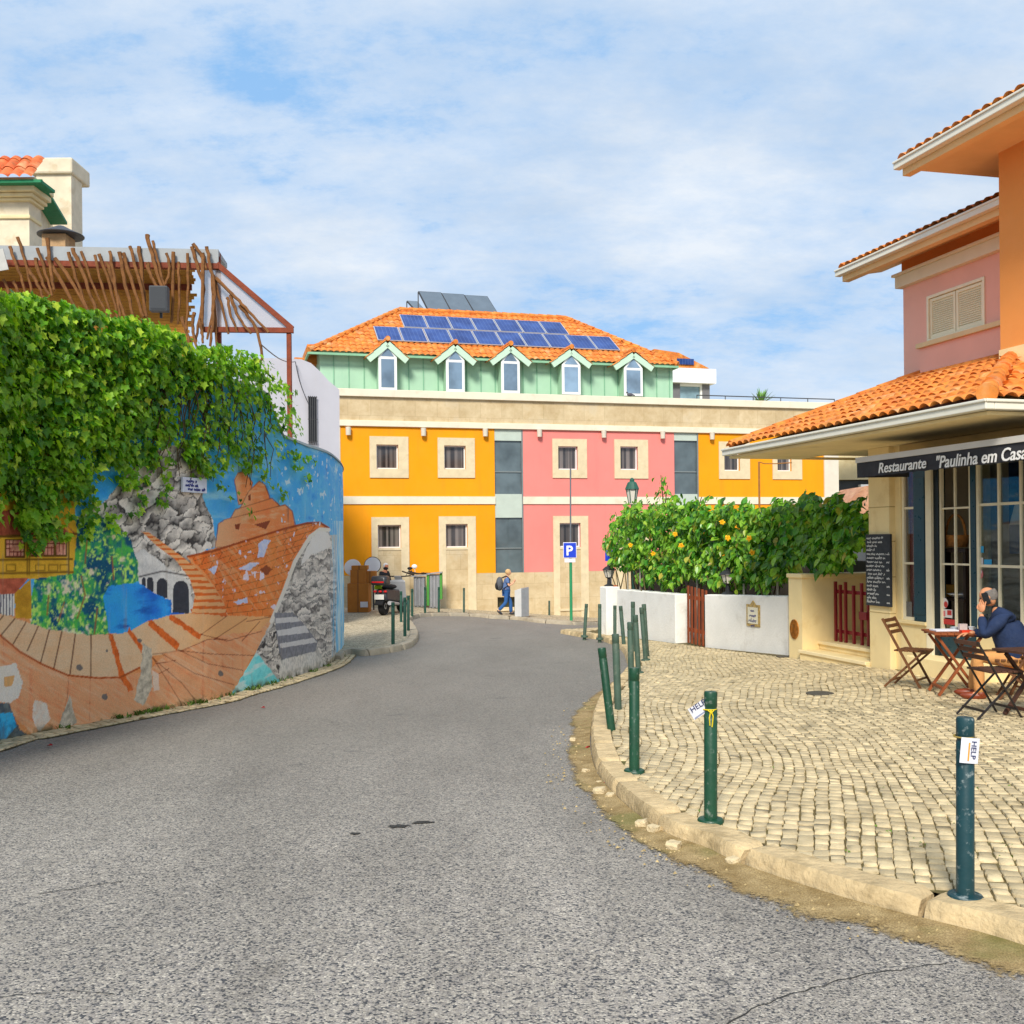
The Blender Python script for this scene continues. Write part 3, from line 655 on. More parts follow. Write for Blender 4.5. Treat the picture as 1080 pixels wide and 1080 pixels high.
    mp = pm(stp, 0); tt = (y-320)*(1+0*y); k = (np.sqrt(np.clip((y-316)/266, 0, 1))*1.0); fr = (np.clip((y-318)/265, 0, 1)**.72*17) % 1
    paint(mp & (fr < .55), hx('#e0a56d')); paint(mp & (fr >= .55), hx('#a8501c'))
    # right rock with dark stair and turquoise pool
    gr = crumple(15, 82, 81, 2.6); gr = lerp(gr, hx('#c9c5c0'), np.full(x.shape, .10))
    paint(pm([(950, 345), (985, 318), (1012, 318), (1032, 390), (1040, 560), (1034, 690), (1003, 737), (965, 660), (905, 575), (850, 570), (872, 515), (908, 415)]), gr)
    line([(835, 600), (872, 512), (908, 415), (955, 338), (985, 316), (1012, 318)], 5, hx('#ddd6c8')); 
    paint(pm([(955, 345), (985, 322), (1010, 325), (1022, 370), (960, 395), (925, 430)]), lerp(hx('#b8b2a8'), hx('#ddd9d2'), n3*1.4))
    paint(pm([(790, 690), (845, 600), (856, 650), (868, 720), (862, 770), (830, 740)]), crumple(13, 75, 91, 2.4))
    paint(pm([(845, 572), (902, 573), (940, 612), (978, 662), (970, 692), (866, 718), (850, 640)]), lerp(hx('#55565c'), hx('#6e6e72'), n3*1.3))
    for pol in ([(848, 590), (912, 585), (925, 600), (850, 606)], [(852, 628), (940, 612), (952, 634), (856, 645)], [(860, 668), (965, 650), (976, 664), (864, 682)]): paint(pm(pol, 0), hx('#a6a3a0'))
    paint(pm([(862, 720), (968, 694), (1006, 738), (1000, 800), (858, 800)]), lerp(hx('#8d8a84'), hx('#b3aea5'), n3*1.4))
    paint(pm([(712, 822), (790, 695), (828, 742), (862, 785), (855, 830), (700, 850)]), lerp(lerp(hx('#3f9aa0'), hx('#7cc3bf'), n2*1.2), hx('#c5e2dc'), (fbm(S*2, Z*16, 93)-.58)*6))
    # weathered right edge
    e_ = np.clip((x-1022)/22+(fbm(S*8, Z*1.2, 95)-.5)*2, 0, 1)*(y > 290); ed = lerp(hx('#3a93bb'), hx('#bcc6bd'), (fbm(S*10, Z*1.5, 96)-.38)*3); C[:] = C*(1-e_[..., None])+ed*e_[..., None]
    # lost plaster
    for pol in ([(440, 668), (468, 682), (470, 800), (440, 858), (412, 842), (432, 760)], [(215, 828), (236, 912), (178, 938), (192, 888)], [(1002, 735), (1040, 690), (1060, 690), (1060, 790), (960, 800)]): paint(pm(pol), lerp(hx('#6d6557'), hx('#a59a86'), n3*1.5))
    paint(pm([(108, 842), (142, 850), (156, 900), (120, 942), (98, 890)]), lerp(hx('#c9a98c'), hx('#e6dccb'), n3*1.3)); paint(pm([(470, 750), (490, 760), (490, 810), (472, 812)]), hx('#d4b9a2'))
    paint(pm([(-40, 745), (50, 730), (72, 790), (58, 835), (30, 850), (-40, 840)]), lerp(hx('#d9cdb9'), hx('#eee6d8'), n3*1.3)); paint(pm([(12, 770), (45, 765), (35, 800), (15, 800)]), hx('#b98b55'))
    paint(pm([(-200, 840), (28, 850), (60, 935), (112, 960), (100, 1010), (-200, 1010)]), lerp(hx('#2a3440'), hx('#57605f'), n3*1.3)); paint(pm([(-200, 895), (38, 880), (50, 922), (18, 962), (-200, 990)]), lerp(hx('#155b87'), hx('#2f9ac0'), n3*1.3))
    for cx_, cy_, rr_ in ((243, 742, 10), (322, 833, 9), (680, 760, 8), (330, 690, 4), (430, 660, 6)): paint(np.hypot(xw-cx_, yw-cy_) < rr_, hx('#5d5650'))
    # peeling flecks on the blue and general wear
    bl = (x > 860) & (y < 300) & (fbm(S*6, Z*9, 97) > .70); C[bl] = hx('#b9d2dc')
    C[:] *= (1.72+.34*n3)[..., None]; C[:] = lerp(C, hx('#8d8069'), (st-.66)*2.2)
    hgt = (Z-bot[:, None]); C[:] = lerp(C, hx('#5f5a3c'), np.clip((.22-hgt)/.14, 0, 1)*np.clip((n2-.35)*3, 0, 1))
    V = np.stack([X, Y, Z], -1).reshape(-1, 3); ids = np.arange(n*nz).reshape(n, nz)
    Fq = np.stack([ids[:-1, :-1], ids[1:, :-1], ids[1:, 1:], ids[:-1, 1:]], -1).reshape(-1, 4)
    return V, Fq, np.concatenate([np.clip(C/np.maximum(1, C.max(-1, keepdims=True)/.86), .005, .9).reshape(-1, 3), np.ones((n*nz, 1))], 1), top, nrm, xy
m, t, b = base('mural_paint'); at = t.new('ShaderNodeAttribute'); at.attribute_name = 'paint'
c = t.mix(t.ramp(t.noise(60, 5), [(.3, .86), (.7, 1.1)]), (0, 0, 0), (1, 1, 1)); c = t.mix(1., at.outputs['Color'], t.ramp(t.noise(70, 5), [(.3, .86), (.7, 1.12)]), 'MULTIPLY')
t.link(c, b.inputs['Base Color']); b.inputs['Roughness'].default_value = .75; b.inputs['Specular IOR Level'].default_value = .25
bp = t.new('ShaderNodeBump'); bp.inputs['Strength'].default_value = .35; bp.inputs['Distance'].default_value = .012; t.link(t.noise(35, 7), bp.inputs['Height']); t.link(bp.outputs[0], b.inputs['Normal'])
V_, F_, C_, wtop, wn, wxy = mural()
mw = thing('mural_wall', 'curved plaster wall painted with an orange castle, rocks and stairs under ivy', 'wall', (0, 0, 0))
me = fast_mesh('painted_face', V_, F_, m); ca = me.color_attributes.new('paint', 'FLOAT_COLOR', 'POINT'); ca.data.foreach_set('color', C_.astype(np.float32).ravel())
me.polygons.foreach_set('use_smooth', [True]*len(me.polygons)); obj('painted_face', me, mw)
WHITE = M('white_plaster', '#dcdad8', .85, .06, 2, .15, 60, stain='#a8a49c', stain_amt=.35, stain_scale=1.5, streak=True)
# back and coping of the wall
mb = MB(); k = max(1, len(wxy)//160); idx = list(range(0, len(wxy), k)); idx += [len(wxy)-1] if idx[-1] != len(wxy)-1 else []
for a, b_ in zip(idx[:-1], idx[1:]):
    pa, pb = wxy[a], wxy[b_]; na, nb = wn[a], wn[b_]; za, zb = wtop[a], wtop[b_]
    for (o0, o1) in ((-.02, -.34),):
        mb.hexa([(*(pa+na*o0), -2), (*(pb+nb*o0), -2), (*(pb+nb*o1), -2), (*(pa+na*o1), -2), (*(pa+na*o0), za-.01), (*(pb+nb*o0), zb-.01), (*(pb+nb*o1), zb-.01), (*(pa+na*o1), za-.01)])
mb.build('core', WHITE, mw)
mb = MB()
for a, b_ in zip(idx[:-1], idx[1:]):
    pa, pb = wxy[a], wxy[b_]; na, nb = wn[a], wn[b_]; za, zb = wtop[a], wtop[b_]
    mb.hexa([(*(pa+na*.03), za), (*(pb+nb*.03), zb), (*(pb-nb*.36), zb), (*(pa-na*.36), za), (*(pa+na*.01), za+.05), (*(pb+nb*.01), zb+.05), (*(pb-nb*.34), zb+.05), (*(pa-na*.34), za+.05)])
mb.build('coping', M('coping_cement', '#8f9a9c', .9, .15, 5, .3), mw)
# street name plate on the painted rock
def wall_at(bx):   # wall point seen at picture column bx
    col_ = CX+wxy[:, 0]/wxy[:, 1]*F; i = int(np.argmin(np.abs(col_-bx))); return Vector((*wxy[i], 0)), Vector((*wn[i], 0)), i
p_, n_, i_ = wall_at(203); up = Vector((0, 0, 1)); tg_ = n_.cross(up)*-1
zc = P(203, 512, p_.y).z
sp = thing('street_name_plate', 'small pale name plate with blue writing fixed on the painted grey rock', 'sign', p_+n_*.05+up*zc)
c0 = p_+n_*.05+up*zc; e_ = Vector((-n_.y, n_.x, 0))
if proj(*(c0+e_))[0] < proj(*c0)[0]: e_ = -e_
mb = MB(); mb.hexa([c0+e_*a+n_*o+up*z for z in (-.1, .1) for a, o in ((-.24, .012), (.24, .012), (.24, -.03), (-.24, -.03))]); mb.build('plate', M('enamel_white', '#c9cdda', .4, .05, 5), sp, bevel=.004)
rr = random.Random(3)
def scribble(mb, org, ex, ez, nrm, x0, x1, y, h, wd, rr):   # a handwritten line as a thin ribbon
    x_ = x0; pts = []
    while x_ < x1:
        L = rr.uniform(.25, .6)*h*8; e = min(x1, x_+L); ph = rr.uniform(0, 6)
        seg = []; n_s = max(4, int((e-x_)/(h*.16)))
        for k in range(n_s+1):
            u = x_+(e-x_)*k/n_s; seg.append((u+math.sin(k*2.1+ph)*h*.12, y+math.sin(k*1.9+ph)*h*.34+rr.uniform(-.12, .12)*h+(h*.5 if rr.random() < .08 else 0)))
        for (u0, v0), (u1, v1) in zip(seg[:-1], seg[1:]):
            d = Vector((u1-u0, v1-v0)); 
            if d.length < 1e-5: continue
            q = Vector((-d.y, d.x)).normalized()*wd/2
            mb.add([org+ex*(u0+q.x)+ez*(v0+q.y)+nrm, org+ex*(u1+q.x)+ez*(v1+q.y)+nrm, org+ex*(u1-q.x)+ez*(v1-q.y)+nrm, org+ex*(u0-q.x)+ez*(v0-q.y)+nrm], [(0, 1, 2, 3)])
        x_ = e+h*.6
    return mb
BLUEINK = M('blue_enamel', '#1f2a7c', .4, .1, 6)
mb = MB(); scribble(mb, c0, e_, up, n_*.016, -.18, .02, .045, .055, .016, rr); scribble(mb, c0, e_, up, n_*.016, -.2, .05, -.01, .045, .013, rr); scribble(mb, c0, e_, up, n_*.016, -.15, .2, -.06, .045, .016, rr); mb.build('lettering', BLUEINK, sp)

# ------------------------------------------------------------------ leaves
def leaf_mat(name, stops, trans=.42, rough=.45):
    m, t, b = base(name); c = t.ramp(t.geo().outputs['Random Per Island'], [(p, hexc(h)) for p, h in stops])
    c = t.mix(t.ramp(t.noise(2.3, 5), [(.42, .0), (.66, .75)]), c, hexc(stops[-2][1])); c = t.mix(t.ramp(t.noise(3.1, 5, t.vmul(t.pos(), (1, 1, 1.4))), [(.36, .6), (.48, 0)]), c, hexc(stops[0][1])); 
    vein = t.ramp(t.noise(60, 3), [(.35, .8), (.65, 1.1)]); c = t.mix(1., c, vein, 'MULTIPLY')
    t.link(c, b.inputs['Base Color']); b.inputs['Roughness'].default_value = rough; b.inputs['Specular IOR Level'].default_value = .35
    tr = t.new('ShaderNodeBsdfTranslucent'); t.link(t.mix(1., c, (1.3, 1.5, .5), 'MULTIPLY'), tr.inputs['Color'])
    mx = t.new('ShaderNodeMixShader'); mx.inputs[0].default_value = trans; t.link(b.outputs[0], mx.inputs[1]); t.link(tr.outputs[0], mx.inputs[2]); t.link(mx.outputs[0], t.n['Material Output'].inputs['Surface'])
    return m
IVY = [(0, 0), (.20, -.16), (.46, -.04), (.40, .24), (.52, .50), (.24, .56), (0, 1.0)]
OVAL = [(0, 0), (.22, .12), (.34, .38), (.30, .64), (.14, .88), (0, 1.06), (0, .5)]
def leaves(Ps, Ns, size, shape, up=None, droop=.35, rs=rng):
    """Ps, Ns (n,3): leaf positions and facing normals"""
    n = len(Ps); Ns = Ns/np.linalg.norm(Ns, axis=1)[:, None]
    upv = np.tile(np.array([0, 0, -1.]), (n, 1))+rs.normal(0, .45, (n, 3))
    y = upv-Ns*np.sum(upv*Ns, 1)[:, None]; y /= np.linalg.norm(y, axis=1)[:, None]
    x = np.cross(y, Ns)
    right = [p for p in shape]; k = len(shape)
    tmpl = []
    pts = [(a, b_) for a, b_ in shape]+[(-a, b_) for a, b_ in shape[1:-1]]
    fr = list(range(k)); fl = [0]+[k-1]+[k+len(shape)-3-i for i in range(len(shape)-2)]
    s_ = size*rs.uniform(.6, 1.25, n); fold = rs.uniform(.1, .55, n); curl = rs.uniform(-.1, droop, n)
    V = np.zeros((n, len(pts), 3))
    for i, (a, b_) in enumerate(pts):
        V[:, i] = Ps+(x*(a*s_)[:, None])+(y*(b_*s_)[:, None])+Ns*((abs(a)*fold-curl*b_*b_)*s_)[:, None]
    f = np.array([fr, fl]); Fq = (f[None]+len(pts)*np.arange(n)[:, None, None]).reshape(-1, k)
    return V.reshape(-1, 3), Fq
# ivy over the mural wall
ZOOM = [(0, 310), (60, 322), (100, 336), (150, 341), (200, 362), (250, 374), (285, 396), (303, 425), (308, 447), (318, 470), (316, 492), (302, 486), (290, 500), (262, 497), (240, 510), (222, 500), (200, 508), (180, 490), (160, 492), (150, 508), (132, 520), (120, 548), (104, 535), (84, 560), (62, 552), (42, 575), (20, 560), (0, 562), (-260, 590), (-260, 262)]
def ivy():
    N = 72000; bx = rng.uniform(-258, 320, N); by = rng.uniform(262, 600, N)
    bb = by-10*(fbm(bx/14, by/60, 131)-.5)*2; ok = inpoly(bx, bb, ZOOM)
    # fewer leaves near the lower fringe so that the painting shows through
    lowx = [-260, 0, 40, 80, 104, 120, 150, 160, 200, 240, 290, 316]; lowy = [590, 562, 572, 556, 535, 545, 508, 492, 505, 508, 498, 490]
    dist = np.interp(bx, lowx, lowy)-by; fr = fbm(bx/22, by/30, 132)
    keep = rng.random(N) < np.clip(.02+np.clip(dist-12, 0, 999)/np.where(bx > 110, 130., 95.)+(fr-.5)*1.7, .03, 1.); ok &= keep
    # windows in the ivy where blue wall shows
    hole = (fbm(bx/15, by/15, 133) > .62) & (dist < 110) & (rng.random(N) < .85); ok &= ~hole
    hole2 = (np.hypot((bx-95)/13, (by-346)/8) < 1); ok &= ~hole2
    bx, by, dist = bx[ok], by[ok], dist[ok]
    # extra strands
    for x0, y0, x1, y1 in ((205, 490, 268, 548), (150, 500, 140, 545), (118, 540, 112, 560), (20, 555, 30, 582), (300, 478, 332, 487), (255, 490, 300, 520), (92, 545, 84, 572), (55, 550, 62, 570), (175, 485, 168, 530), (290, 470, 322, 505)):
        k = 26; tt = rng.random(k); bx = np.concatenate([bx, x0+(x1-x0)*tt+rng.normal(0, 3, k)]); by = np.concatenate([by, y0+(y1-y0)*tt+rng.normal(0, 2.5, k)]); dist = np.concatenate([dist, np.full(k, 4.)])
    col_ = CX+wxy[:, 0]/wxy[:, 1]*F; o = np.argsort(col_)
    i = np.clip(np.searchsorted(col_[o], bx), 0, len(o)-1); i = o[i]
    d = wxy[i, 1]; r3 = np.array([tuple(ray(a, b_)) for a, b_ in zip(bx, by)])
    bulge = np.clip(dist/120, .05, 1); out = rng.uniform(.03, .12, len(bx))+rng.random(len(bx))**1.4*.27*bulge*(.5+fbm(bx/30, by/30, 134))
    Ps = np.stack([wxy[i, 0]+wn[i, 0]*out, d+wn[i, 1]*out, EYE+r3[:, 2]*d], 1)
    nn = np.stack([wn[i, 0], wn[i, 1], np.full(len(i), .55)], 1)+rng.normal(0, .42, (len(i), 3))
    size = .088*(.55+.75*rng.random(len(i)))
    return leaves(Ps, nn, size, IVY), Ps
(V_, F_), ivp = ivy()
iv = thing('ivy', 'bright green ivy hanging in a thick mat over the top of the mural wall', 'climbing plant', (0, 0, 0))
LEAFIVY = leaf_mat('ivy_leaf', [(0, '#2f5f19'), (.25, '#4c8a22'), (.48, '#70ae2a'), (.78, '#9cc52c'), (1, '#cfe044')])
obj('foliage', fast_mesh('foliage', V_, F_, LEAFIVY), iv)
mb = MB(); rr = random.Random(12)
for k in range(110):
    bx = rr.uniform(-20, 280); p_, n_, i_ = wall_at(bx); z1 = 4.1; L = rr.uniform(.6, 1.5); pts = []
    for q in range(7):
        f = q/6; pts.append(p_+n_*(.05+.12*math.sin(f*3)*rr.random())+Vector((rr.uniform(-.05, .05), rr.uniform(-.05, .05), z1-L*f)))
    mb.tube(pts, [.012*(1-.1*q) for q in range(7)], 5)
mb.build('stems', M('ivy_stem', '#5b4a30', .9, .2, 8), iv)
# ------------------------------------------------------------------ roof tiles
def tile_roof(mb, O, e, v, width, length, pitch=.21, course=.36, amp=.055, clip=None, res=6):
    """barrel tiles: O eave corner, e along the eave, v up the slope (unit vectors); clip(s, t)->bool keeps a cell"""
    O, e, v = Vector(O), Vector(e).normalized(), Vector(v).normalized(); n = e.cross(v)
    if n.z < 0: n = -n
    ncol = int(width/pitch); us = [i*pitch/res for i in range(ncol*res+1)]
    tv = []; k = 0
    while k*course < length: tv += [k*course+1e-4, min(length, (k+1)*course)]; k += 1
    def prof(u): f = (u/pitch) % 1; return amp*(abs(math.sin(f*PI))**.8)
    base_ = len(mb.v); nu = len(us)
    rj = [random.Random(i*7+1).uniform(-.02, .02) for i in range(len(tv)*ncol+ncol+5)]
    for j, tt in enumerate(tv):
        lift = .028 if j % 2 == 0 else 0.
        for i, u in enumerate(us):
            cidx = (j//2)*ncol+min(ncol-1, int(u/pitch)); dt = rj[cidx] if 0 < j < len(tv)-1 else 0
            mb.v.append(O+e*u+v*(tt+dt)+n*(prof(u)+lift))
    for j in range(len(tv)-1):
        for i in range(nu-1):
            if clip and not clip((us[i]+us[i+1])/2, (tv[j]+tv[j+1])/2): continue
            a = base_+j*nu+i; mb.f.append((a, a+1, a+nu+1, a+nu))
    return mb
def tile_mat(name, c0, c1, c2):
    m, t, b = base(name); c = t.mix(t.ramp(t.noise(4.5, 3), [(.35, 0), (.65, 1)]), hexc(c0), hexc(c1))
    v = t.new('ShaderNodeTexVoronoi'); v.inputs['Scale'].default_value = 4.2; t.link(t.pos(), v.inputs['Vector']); sp = t.new('ShaderNodeSeparateColor'); t.link(v.outputs['Color'], sp.inputs[0])
    c = t.mix(t.ramp(sp.outputs[0], [(.3, 0), (1, .55)]), c, hexc(c2)); c = t.mix(t.ramp(t.noise(9, 7), [(.50, 0), (.68, .6)]), c, hexc('#7a4a26')); c = t.mix(t.ramp(t.noise(2.2, 6), [(.56, 0), (.70, .5)]), c, hexc('#d9b98a'))
    t.link(c, b.inputs['Base Color']); b.inputs['Roughness'].default_value = .8
    bp = t.new('ShaderNodeBump'); bp.inputs['Strength'].default_value = .3; bp.inputs['Distance'].default_value = .01; t.link(t.noise(60, 5), bp.inputs['Height']); t.link(bp.outputs[0], b.inputs['Normal'])
    return m
TILE = tile_mat('orange_tile', '#cf7424', '#e59640', '#bd5c1e'); TILER = tile_mat('red_tile', '#c75a2a', '#dd7a45', '#b0481f')
CREAM = M('cream_render', '#dccba0', .85, .08, 2.2, .2, 50, stain='#b08d4e', stain_amt=.5, stain_scale=1.4)
CREAMD = M('weathered_cream', '#d9ccb2', .9, .12, 3, .3, 40, stain='#a98a55', stain_amt=.6, stain_scale=1.8)
DARKM = M('dark_metal', '#3a3a3c', .5, .1, 6, spec=.4); RUST = M('rust_paint', '#7d3a22', .7, .2, 10, .2, 60, stain='#4a2a1c', stain_amt=.5, stain_scale=8)
def poly_px(fr, pts, o=0.): return [fr.p(*[(s_, o, z_) for s_, z_ in [fr.hit(x, y, o)]][0]) for x, y in pts]

# ------------------------------------------------------------------ terrace canopy behind the mural wall
CF = Fr((-8.3, 17.3), (.994, .10))
def cz(x, y, o=0): return CF.hit(x, y, o)
TPL = thing('roof_terrace', 'white walled terrace structure standing behind the ivy wall', 'terrace', (-6.2, 18.5, 0))
s0, _ = cz(-60, 300); s1, z1 = cz(231, 272)
mb = MB(); CF.box(mb, s0, CF.hit(262, 380)[0], -4.0, -.35, -.8, 3.3); mb.build('floor_block', WHITE, TPL)
cn = thing('terrace_canopy', 'flat canopy with grey fascia, rusty beams and clear gable sheet above the ivy', 'canopy', CF.p((s0+s1)/2, 0, 3.3))
_, za = cz(110, 263); _, zb = cz(110, 276.5)
GREYF = M('grey_fascia', '#9a9ea0', .6, .08, 4, stain='#8d8a85', stain_amt=.4)
mb = MB(); CF.box(mb, s0, s1, -.8, .02, za-.08, za+.01); CF.box(mb, s0, s1, .022, .06, zb, za+.02); mb.build('fascia', GREYF, cn)
mb = MB(); CF.box(mb, s0, s1, -.06, .07, zb-.095, zb-.005); mb.build('beam', RUST, cn)
sP, zP = cz(306, 347); sQ, zQ = cz(212, 347); sT, zT = cz(229, 279)
mb = MB(); mb.bar(CF.p(sT, .02, zT), CF.p(sP+.04, .02, zP), .09, .08, up=CF.n); mb.build('rafter', RUST, cn)
mb = MB(); mb.bar(CF.p(sQ, .02, zP-.03), CF.p(sP+.06, .02, zP-.03), .085, .085); mb.build('tie_beam', RUST, cn)
mb = MB(); mb.bar(CF.p(sP-.02, .0, 3.3), CF.p(sP-.02, .0, zP-.08), .075); mb.build('post', RUST, cn)
mb = MB(); mb.bar(CF.p(sT, -.1, 3.3), CF.p(sT, -.1, za), .075); mb.build('post', RUST, cn)
m, t, b = base('clear_sheet'); b.inputs['Base Color'].default_value = (.55, .50, .50, 1); b.inputs['Roughness'].default_value = .2; b.inputs['Alpha'].default_value = .45; SHEET = m
mb = MB(); mb.prism([CF.p(sQ+.05, -.0, zP+.02), CF.p(sP-.03, 0, zP+.02), CF.p(sT+.02, 0, zT-.05), CF.p(sT-.22, 0, zT-.05)], CF.n*-.012); mb.build('gable_sheet', SHEET, cn)
mb = MB(); mb.hexa([CF.p(sT, -.05, zT), CF.p(sP, -.05, zP+.05), CF.p(sP, -.5, zP+.05), CF.p(sT, -.5, zT), CF.p(sT, -.05, zT+.02), CF.p(sP, -.05, zP+.07), CF.p(sP, -.5, zP+.07), CF.p(sT, -.5, zT+.02)]); mb.build('roof_sheet', SHEET, cn)
BAMB = M('bamboo_blind', '#d0933e', .8, .25, 3, .4, 60, stain='#6d431c', stain_amt=.5, stain_scale=5)
mb = MB(); sb1, _ = cz(203, 320, -.9)
zlo = cz(100, 352)[1]
for k in range(34): 
    z_ = zlo-.5+k*.055; CF.box(mb, s0, sb1+random.uniform(-.12, .08), -.93+random.uniform(0, .01), -.9, z_, z_+.05)
mb.build('bamboo_blind', BAMB, cn)
mb = MB(); CF.box(mb, s0, sb1, -.88, -.80, zlo-.1, zlo+.06); CF.box(mb, s0, sb1, -.885, -.82, zb-.25, zb-.15); mb.build('blind_rail', RUST, cn)
STK = M('branch_bark', '#7d5430', .9, .3, 12, .5, 60, stain='#3d2a1c', stain_amt=.6, stain_scale=9); STKE = M('cut_wood', '#b08a55', .9)
sticks = [[(10, 260), (19, 285), (28, 313)], [(19, 250), (27, 278), (36, 313)], [(36, 272), (46, 300), (52, 312)], [(39, 262), (48, 290), (55, 312)], [(49, 251), (52, 280), (57, 306)], [(50, 271), (66, 298), (81, 328)], [(58, 272), (78, 300), (94, 331)], [(72, 266), (82, 300), (94, 332)], [(77, 262), (90, 296), (104, 335)], [(86, 265), (98, 300), (113, 334)], [(100, 269), (108, 300), (118, 335)], [(105, 268), (115, 300), (125, 335)], [(113, 277), (124, 308), (132, 335)], [(116, 265), (122, 300), (127, 334)], [(126, 266), (132, 300), (141, 337)], [(130, 267), (140, 300), (151, 334)], [(138, 260), (146, 295), (154, 334)], [(146, 260), (150, 300), (153, 335)], [(155, 277), (160, 292), (166, 304)], [(155, 248), (162, 275), (170, 303)], [(161, 254), (168, 280), (175, 306)], [(176, 267), (178, 285), (174, 300)], [(182, 266), (183, 300), (181, 340)], [(188, 276), (189, 310), (188, 342)], [(198, 267), (199, 310), (197, 348)], [(202, 260), (208, 282), (215, 305), (212, 330), (206, 362)], [(204, 257), (212, 270), (219, 285)], [(214, 267), (215, 310), (213, 352)], [(218, 260), (222, 285), (227, 306), (224, 330), (219, 358)], [(224, 290), (226, 320), (228, 365)], [(226, 290), (234, 320), (241, 352)], [(227, 293), (245, 310), (262, 328), (284, 351)], [(240, 314), (245, 335), (250, 350)], [(243, 311), (252, 335), (265, 352)], [(254, 322), (268, 345), (276, 372), (273, 382)], [(211, 338), (213, 350), (214, 362)], [(226, 312), (224, 340), (222, 365)], [(29, 283), (40, 300), (45, 314)], [(3, 295), (10, 312), (14, 325)], [(14, 296), (20, 310), (24, 320)], [(206, 330), (203, 346), (208, 366)], [(191, 335), (196, 350), (202, 372)]]
rr = random.Random(5)
for i, pts in enumerate(sticks):
    o_ = rr.uniform(.09, .2); wp = []
    for x_, y_ in pts: a_, z_ = CF.hit(x_+rr.uniform(-.8, .8), y_, o_); wp.append(CF.p(a_, o_+rr.uniform(-.02, .02), z_))
    cc = catmull([tuple(p) for p in wp], 5); cc = [Vector(p)+Vector((rr.uniform(-.012, .012), rr.uniform(-.01, .01), 0)) for p in cc]
    r0 = rr.uniform(.025, .038)*(1.15 if i in (19, 31, 8) else 1); n_ = len(cc)
    o = MB().tube(cc, [r0*(1.0-.35*k/n_)*rr.uniform(.9, 1.1) for k in range(n_)], 7).build('rustic_stick', STK, smooth_=True, origin=tuple(cc[-1]))
    tag(o, 'rough brown branch standing in the crooked row fixed along the canopy beam', 'stick', 'rustic sticks along the canopy')
a0_, z0_ = CF.hit(160, 330, .24); a1_, z1_ = CF.hit(179, 304, .24)
spk = thing('wall_speaker', 'dark grey box loudspeaker hung among the brown sticks', 'loudspeaker', CF.p(a0_, .24, z0_))
mb = MB(); CF.box(mb, a0_, a1_, .24, .42, z0_, z1_); mb.build('cabinet', M('grey_plastic', '#4b4e52', .55, .08, 8), spk, bevel=.015)
mb = MB(); CF.box(mb, a0_+.02, a1_-.02, .421, .432, z0_+.03, z1_-.02); mb.build('grille', M('speaker_grille', '#3c3f43', .7, .15, 90), spk)
mb = MB(); CF.box(mb, (a0_+a1_)/2-.02, (a0_+a1_)/2+.02, .2, .24, z0_-.08, z0_+.3); mb.build('bracket', DARKM, spk)
# grey cloth edge at the far left
a_, z_ = CF.hit(2, 275, .3)
sun_o = MB(); sun_o.prism([CF.p(*(lambda q: (q[0], .3, q[1]))(CF.hit(x_, y_, .3))) for x_, y_ in ((-25, 268), (3, 262), (9, 284), (-25, 290))], CF.n*-.02)
tag(sun_o.build('shade_cloth', M('grey_cloth', '#b6b4ae', .9, .1, 6), origin=tuple(CF.p(a_, .3, z_))), 'pale grey cloth edge hanging at the left end of the canopy', 'shade cloth')

# ------------------------------------------------------------------ old cream house far left
HF = Fr((-13.2, 24.5), (1, 0.0)); hb = thing('cream_house', 'old cream house with moulded cornice and orange roof tiles at the left edge', 'house', (-13.6, 27, 0))
def hz(x, y, o=0): return HF.hit(x, y, o)
sc_, zc_ = hz(38, 250); sl_ = hz(-120, 250)[0]; zt_ = hz(20, 196)[1]
mb = MB(); HF.box(mb, sl_, hz(31, 250)[0], -.6, 0, -1, zt_); mb.build('wall', CREAMD, hb)
mb = MB()
for k, (ov, y0, y1) in enumerate(((.05, 231, 227), (.12, 213, 210), (.22, 210, 206), (.34, 206, 200), (.42, 200, 193))):
    HF.box(mb, sl_, hz(31, 250)[0]+ov*.8, -.6, ov, hz(20, y0, 0)[1], hz(20, y1, 0)[1]-.003)
mb.build('cornice', CREAM, hb, bevel=.02)
mb = MB(); ze = hz(20, 191, .5)[1]; HF.box(mb, sl_, hz(44, 190, .5)[0], -.2, .55, ze-.05, ze+.02); mb.build('eave_soffit', M('green_eave', '#1d7a50', .6, .15, 6), hb)
mb = MB(); v_ = Vector((0, math.cos(.8), math.sin(.8))); tile_roof(mb, HF.p(sl_, .62, ze+.03), HF.e, v_, hz(44, 190, .5)[0]-sl_, 1.0, .27, .42, .08); mb.build('roof', TILER, hb, smooth_=True)
mb = MB(); a0_, b0_ = hz(46, 205, -3.2); a1_ = hz(76, 205, -3.2)[0]; HF.box(mb, a0_-.2, a1_-.02, -3.9, -3.2, -1, hz(60, 184, -3.2)[1]); mb.build('parapet_wall', CREAMD, hb)
mb = MB(); HF.box(mb, a0_-.35, a1_+.05, -4.3, -3.1, hz(60, 184, -3.2)[1]+.003, hz(60, 167, -3.2)[1]); mb.build('parapet_coping', CREAMD, hb, bevel=.05)
mb = MB(); c0_ = HF.p(hz(44.5, 190, .5)[0], .5, ze-.03); c1_ = c0_+Vector((-.80, 3.2, 0)); mb.hexa([c0_-Vector((.5, 0, 0)), c0_, c1_, c1_-Vector((.5, 0, 0)), c0_+Vector((-.5, 0, .07)), c0_+Vector((0, 0, .07)), c1_+Vector((0, 0, .07)), c1_+Vector((-.5, 0, .07))]); mb.build('side_eave', M('green_eave', '#1d7a50'), hb)
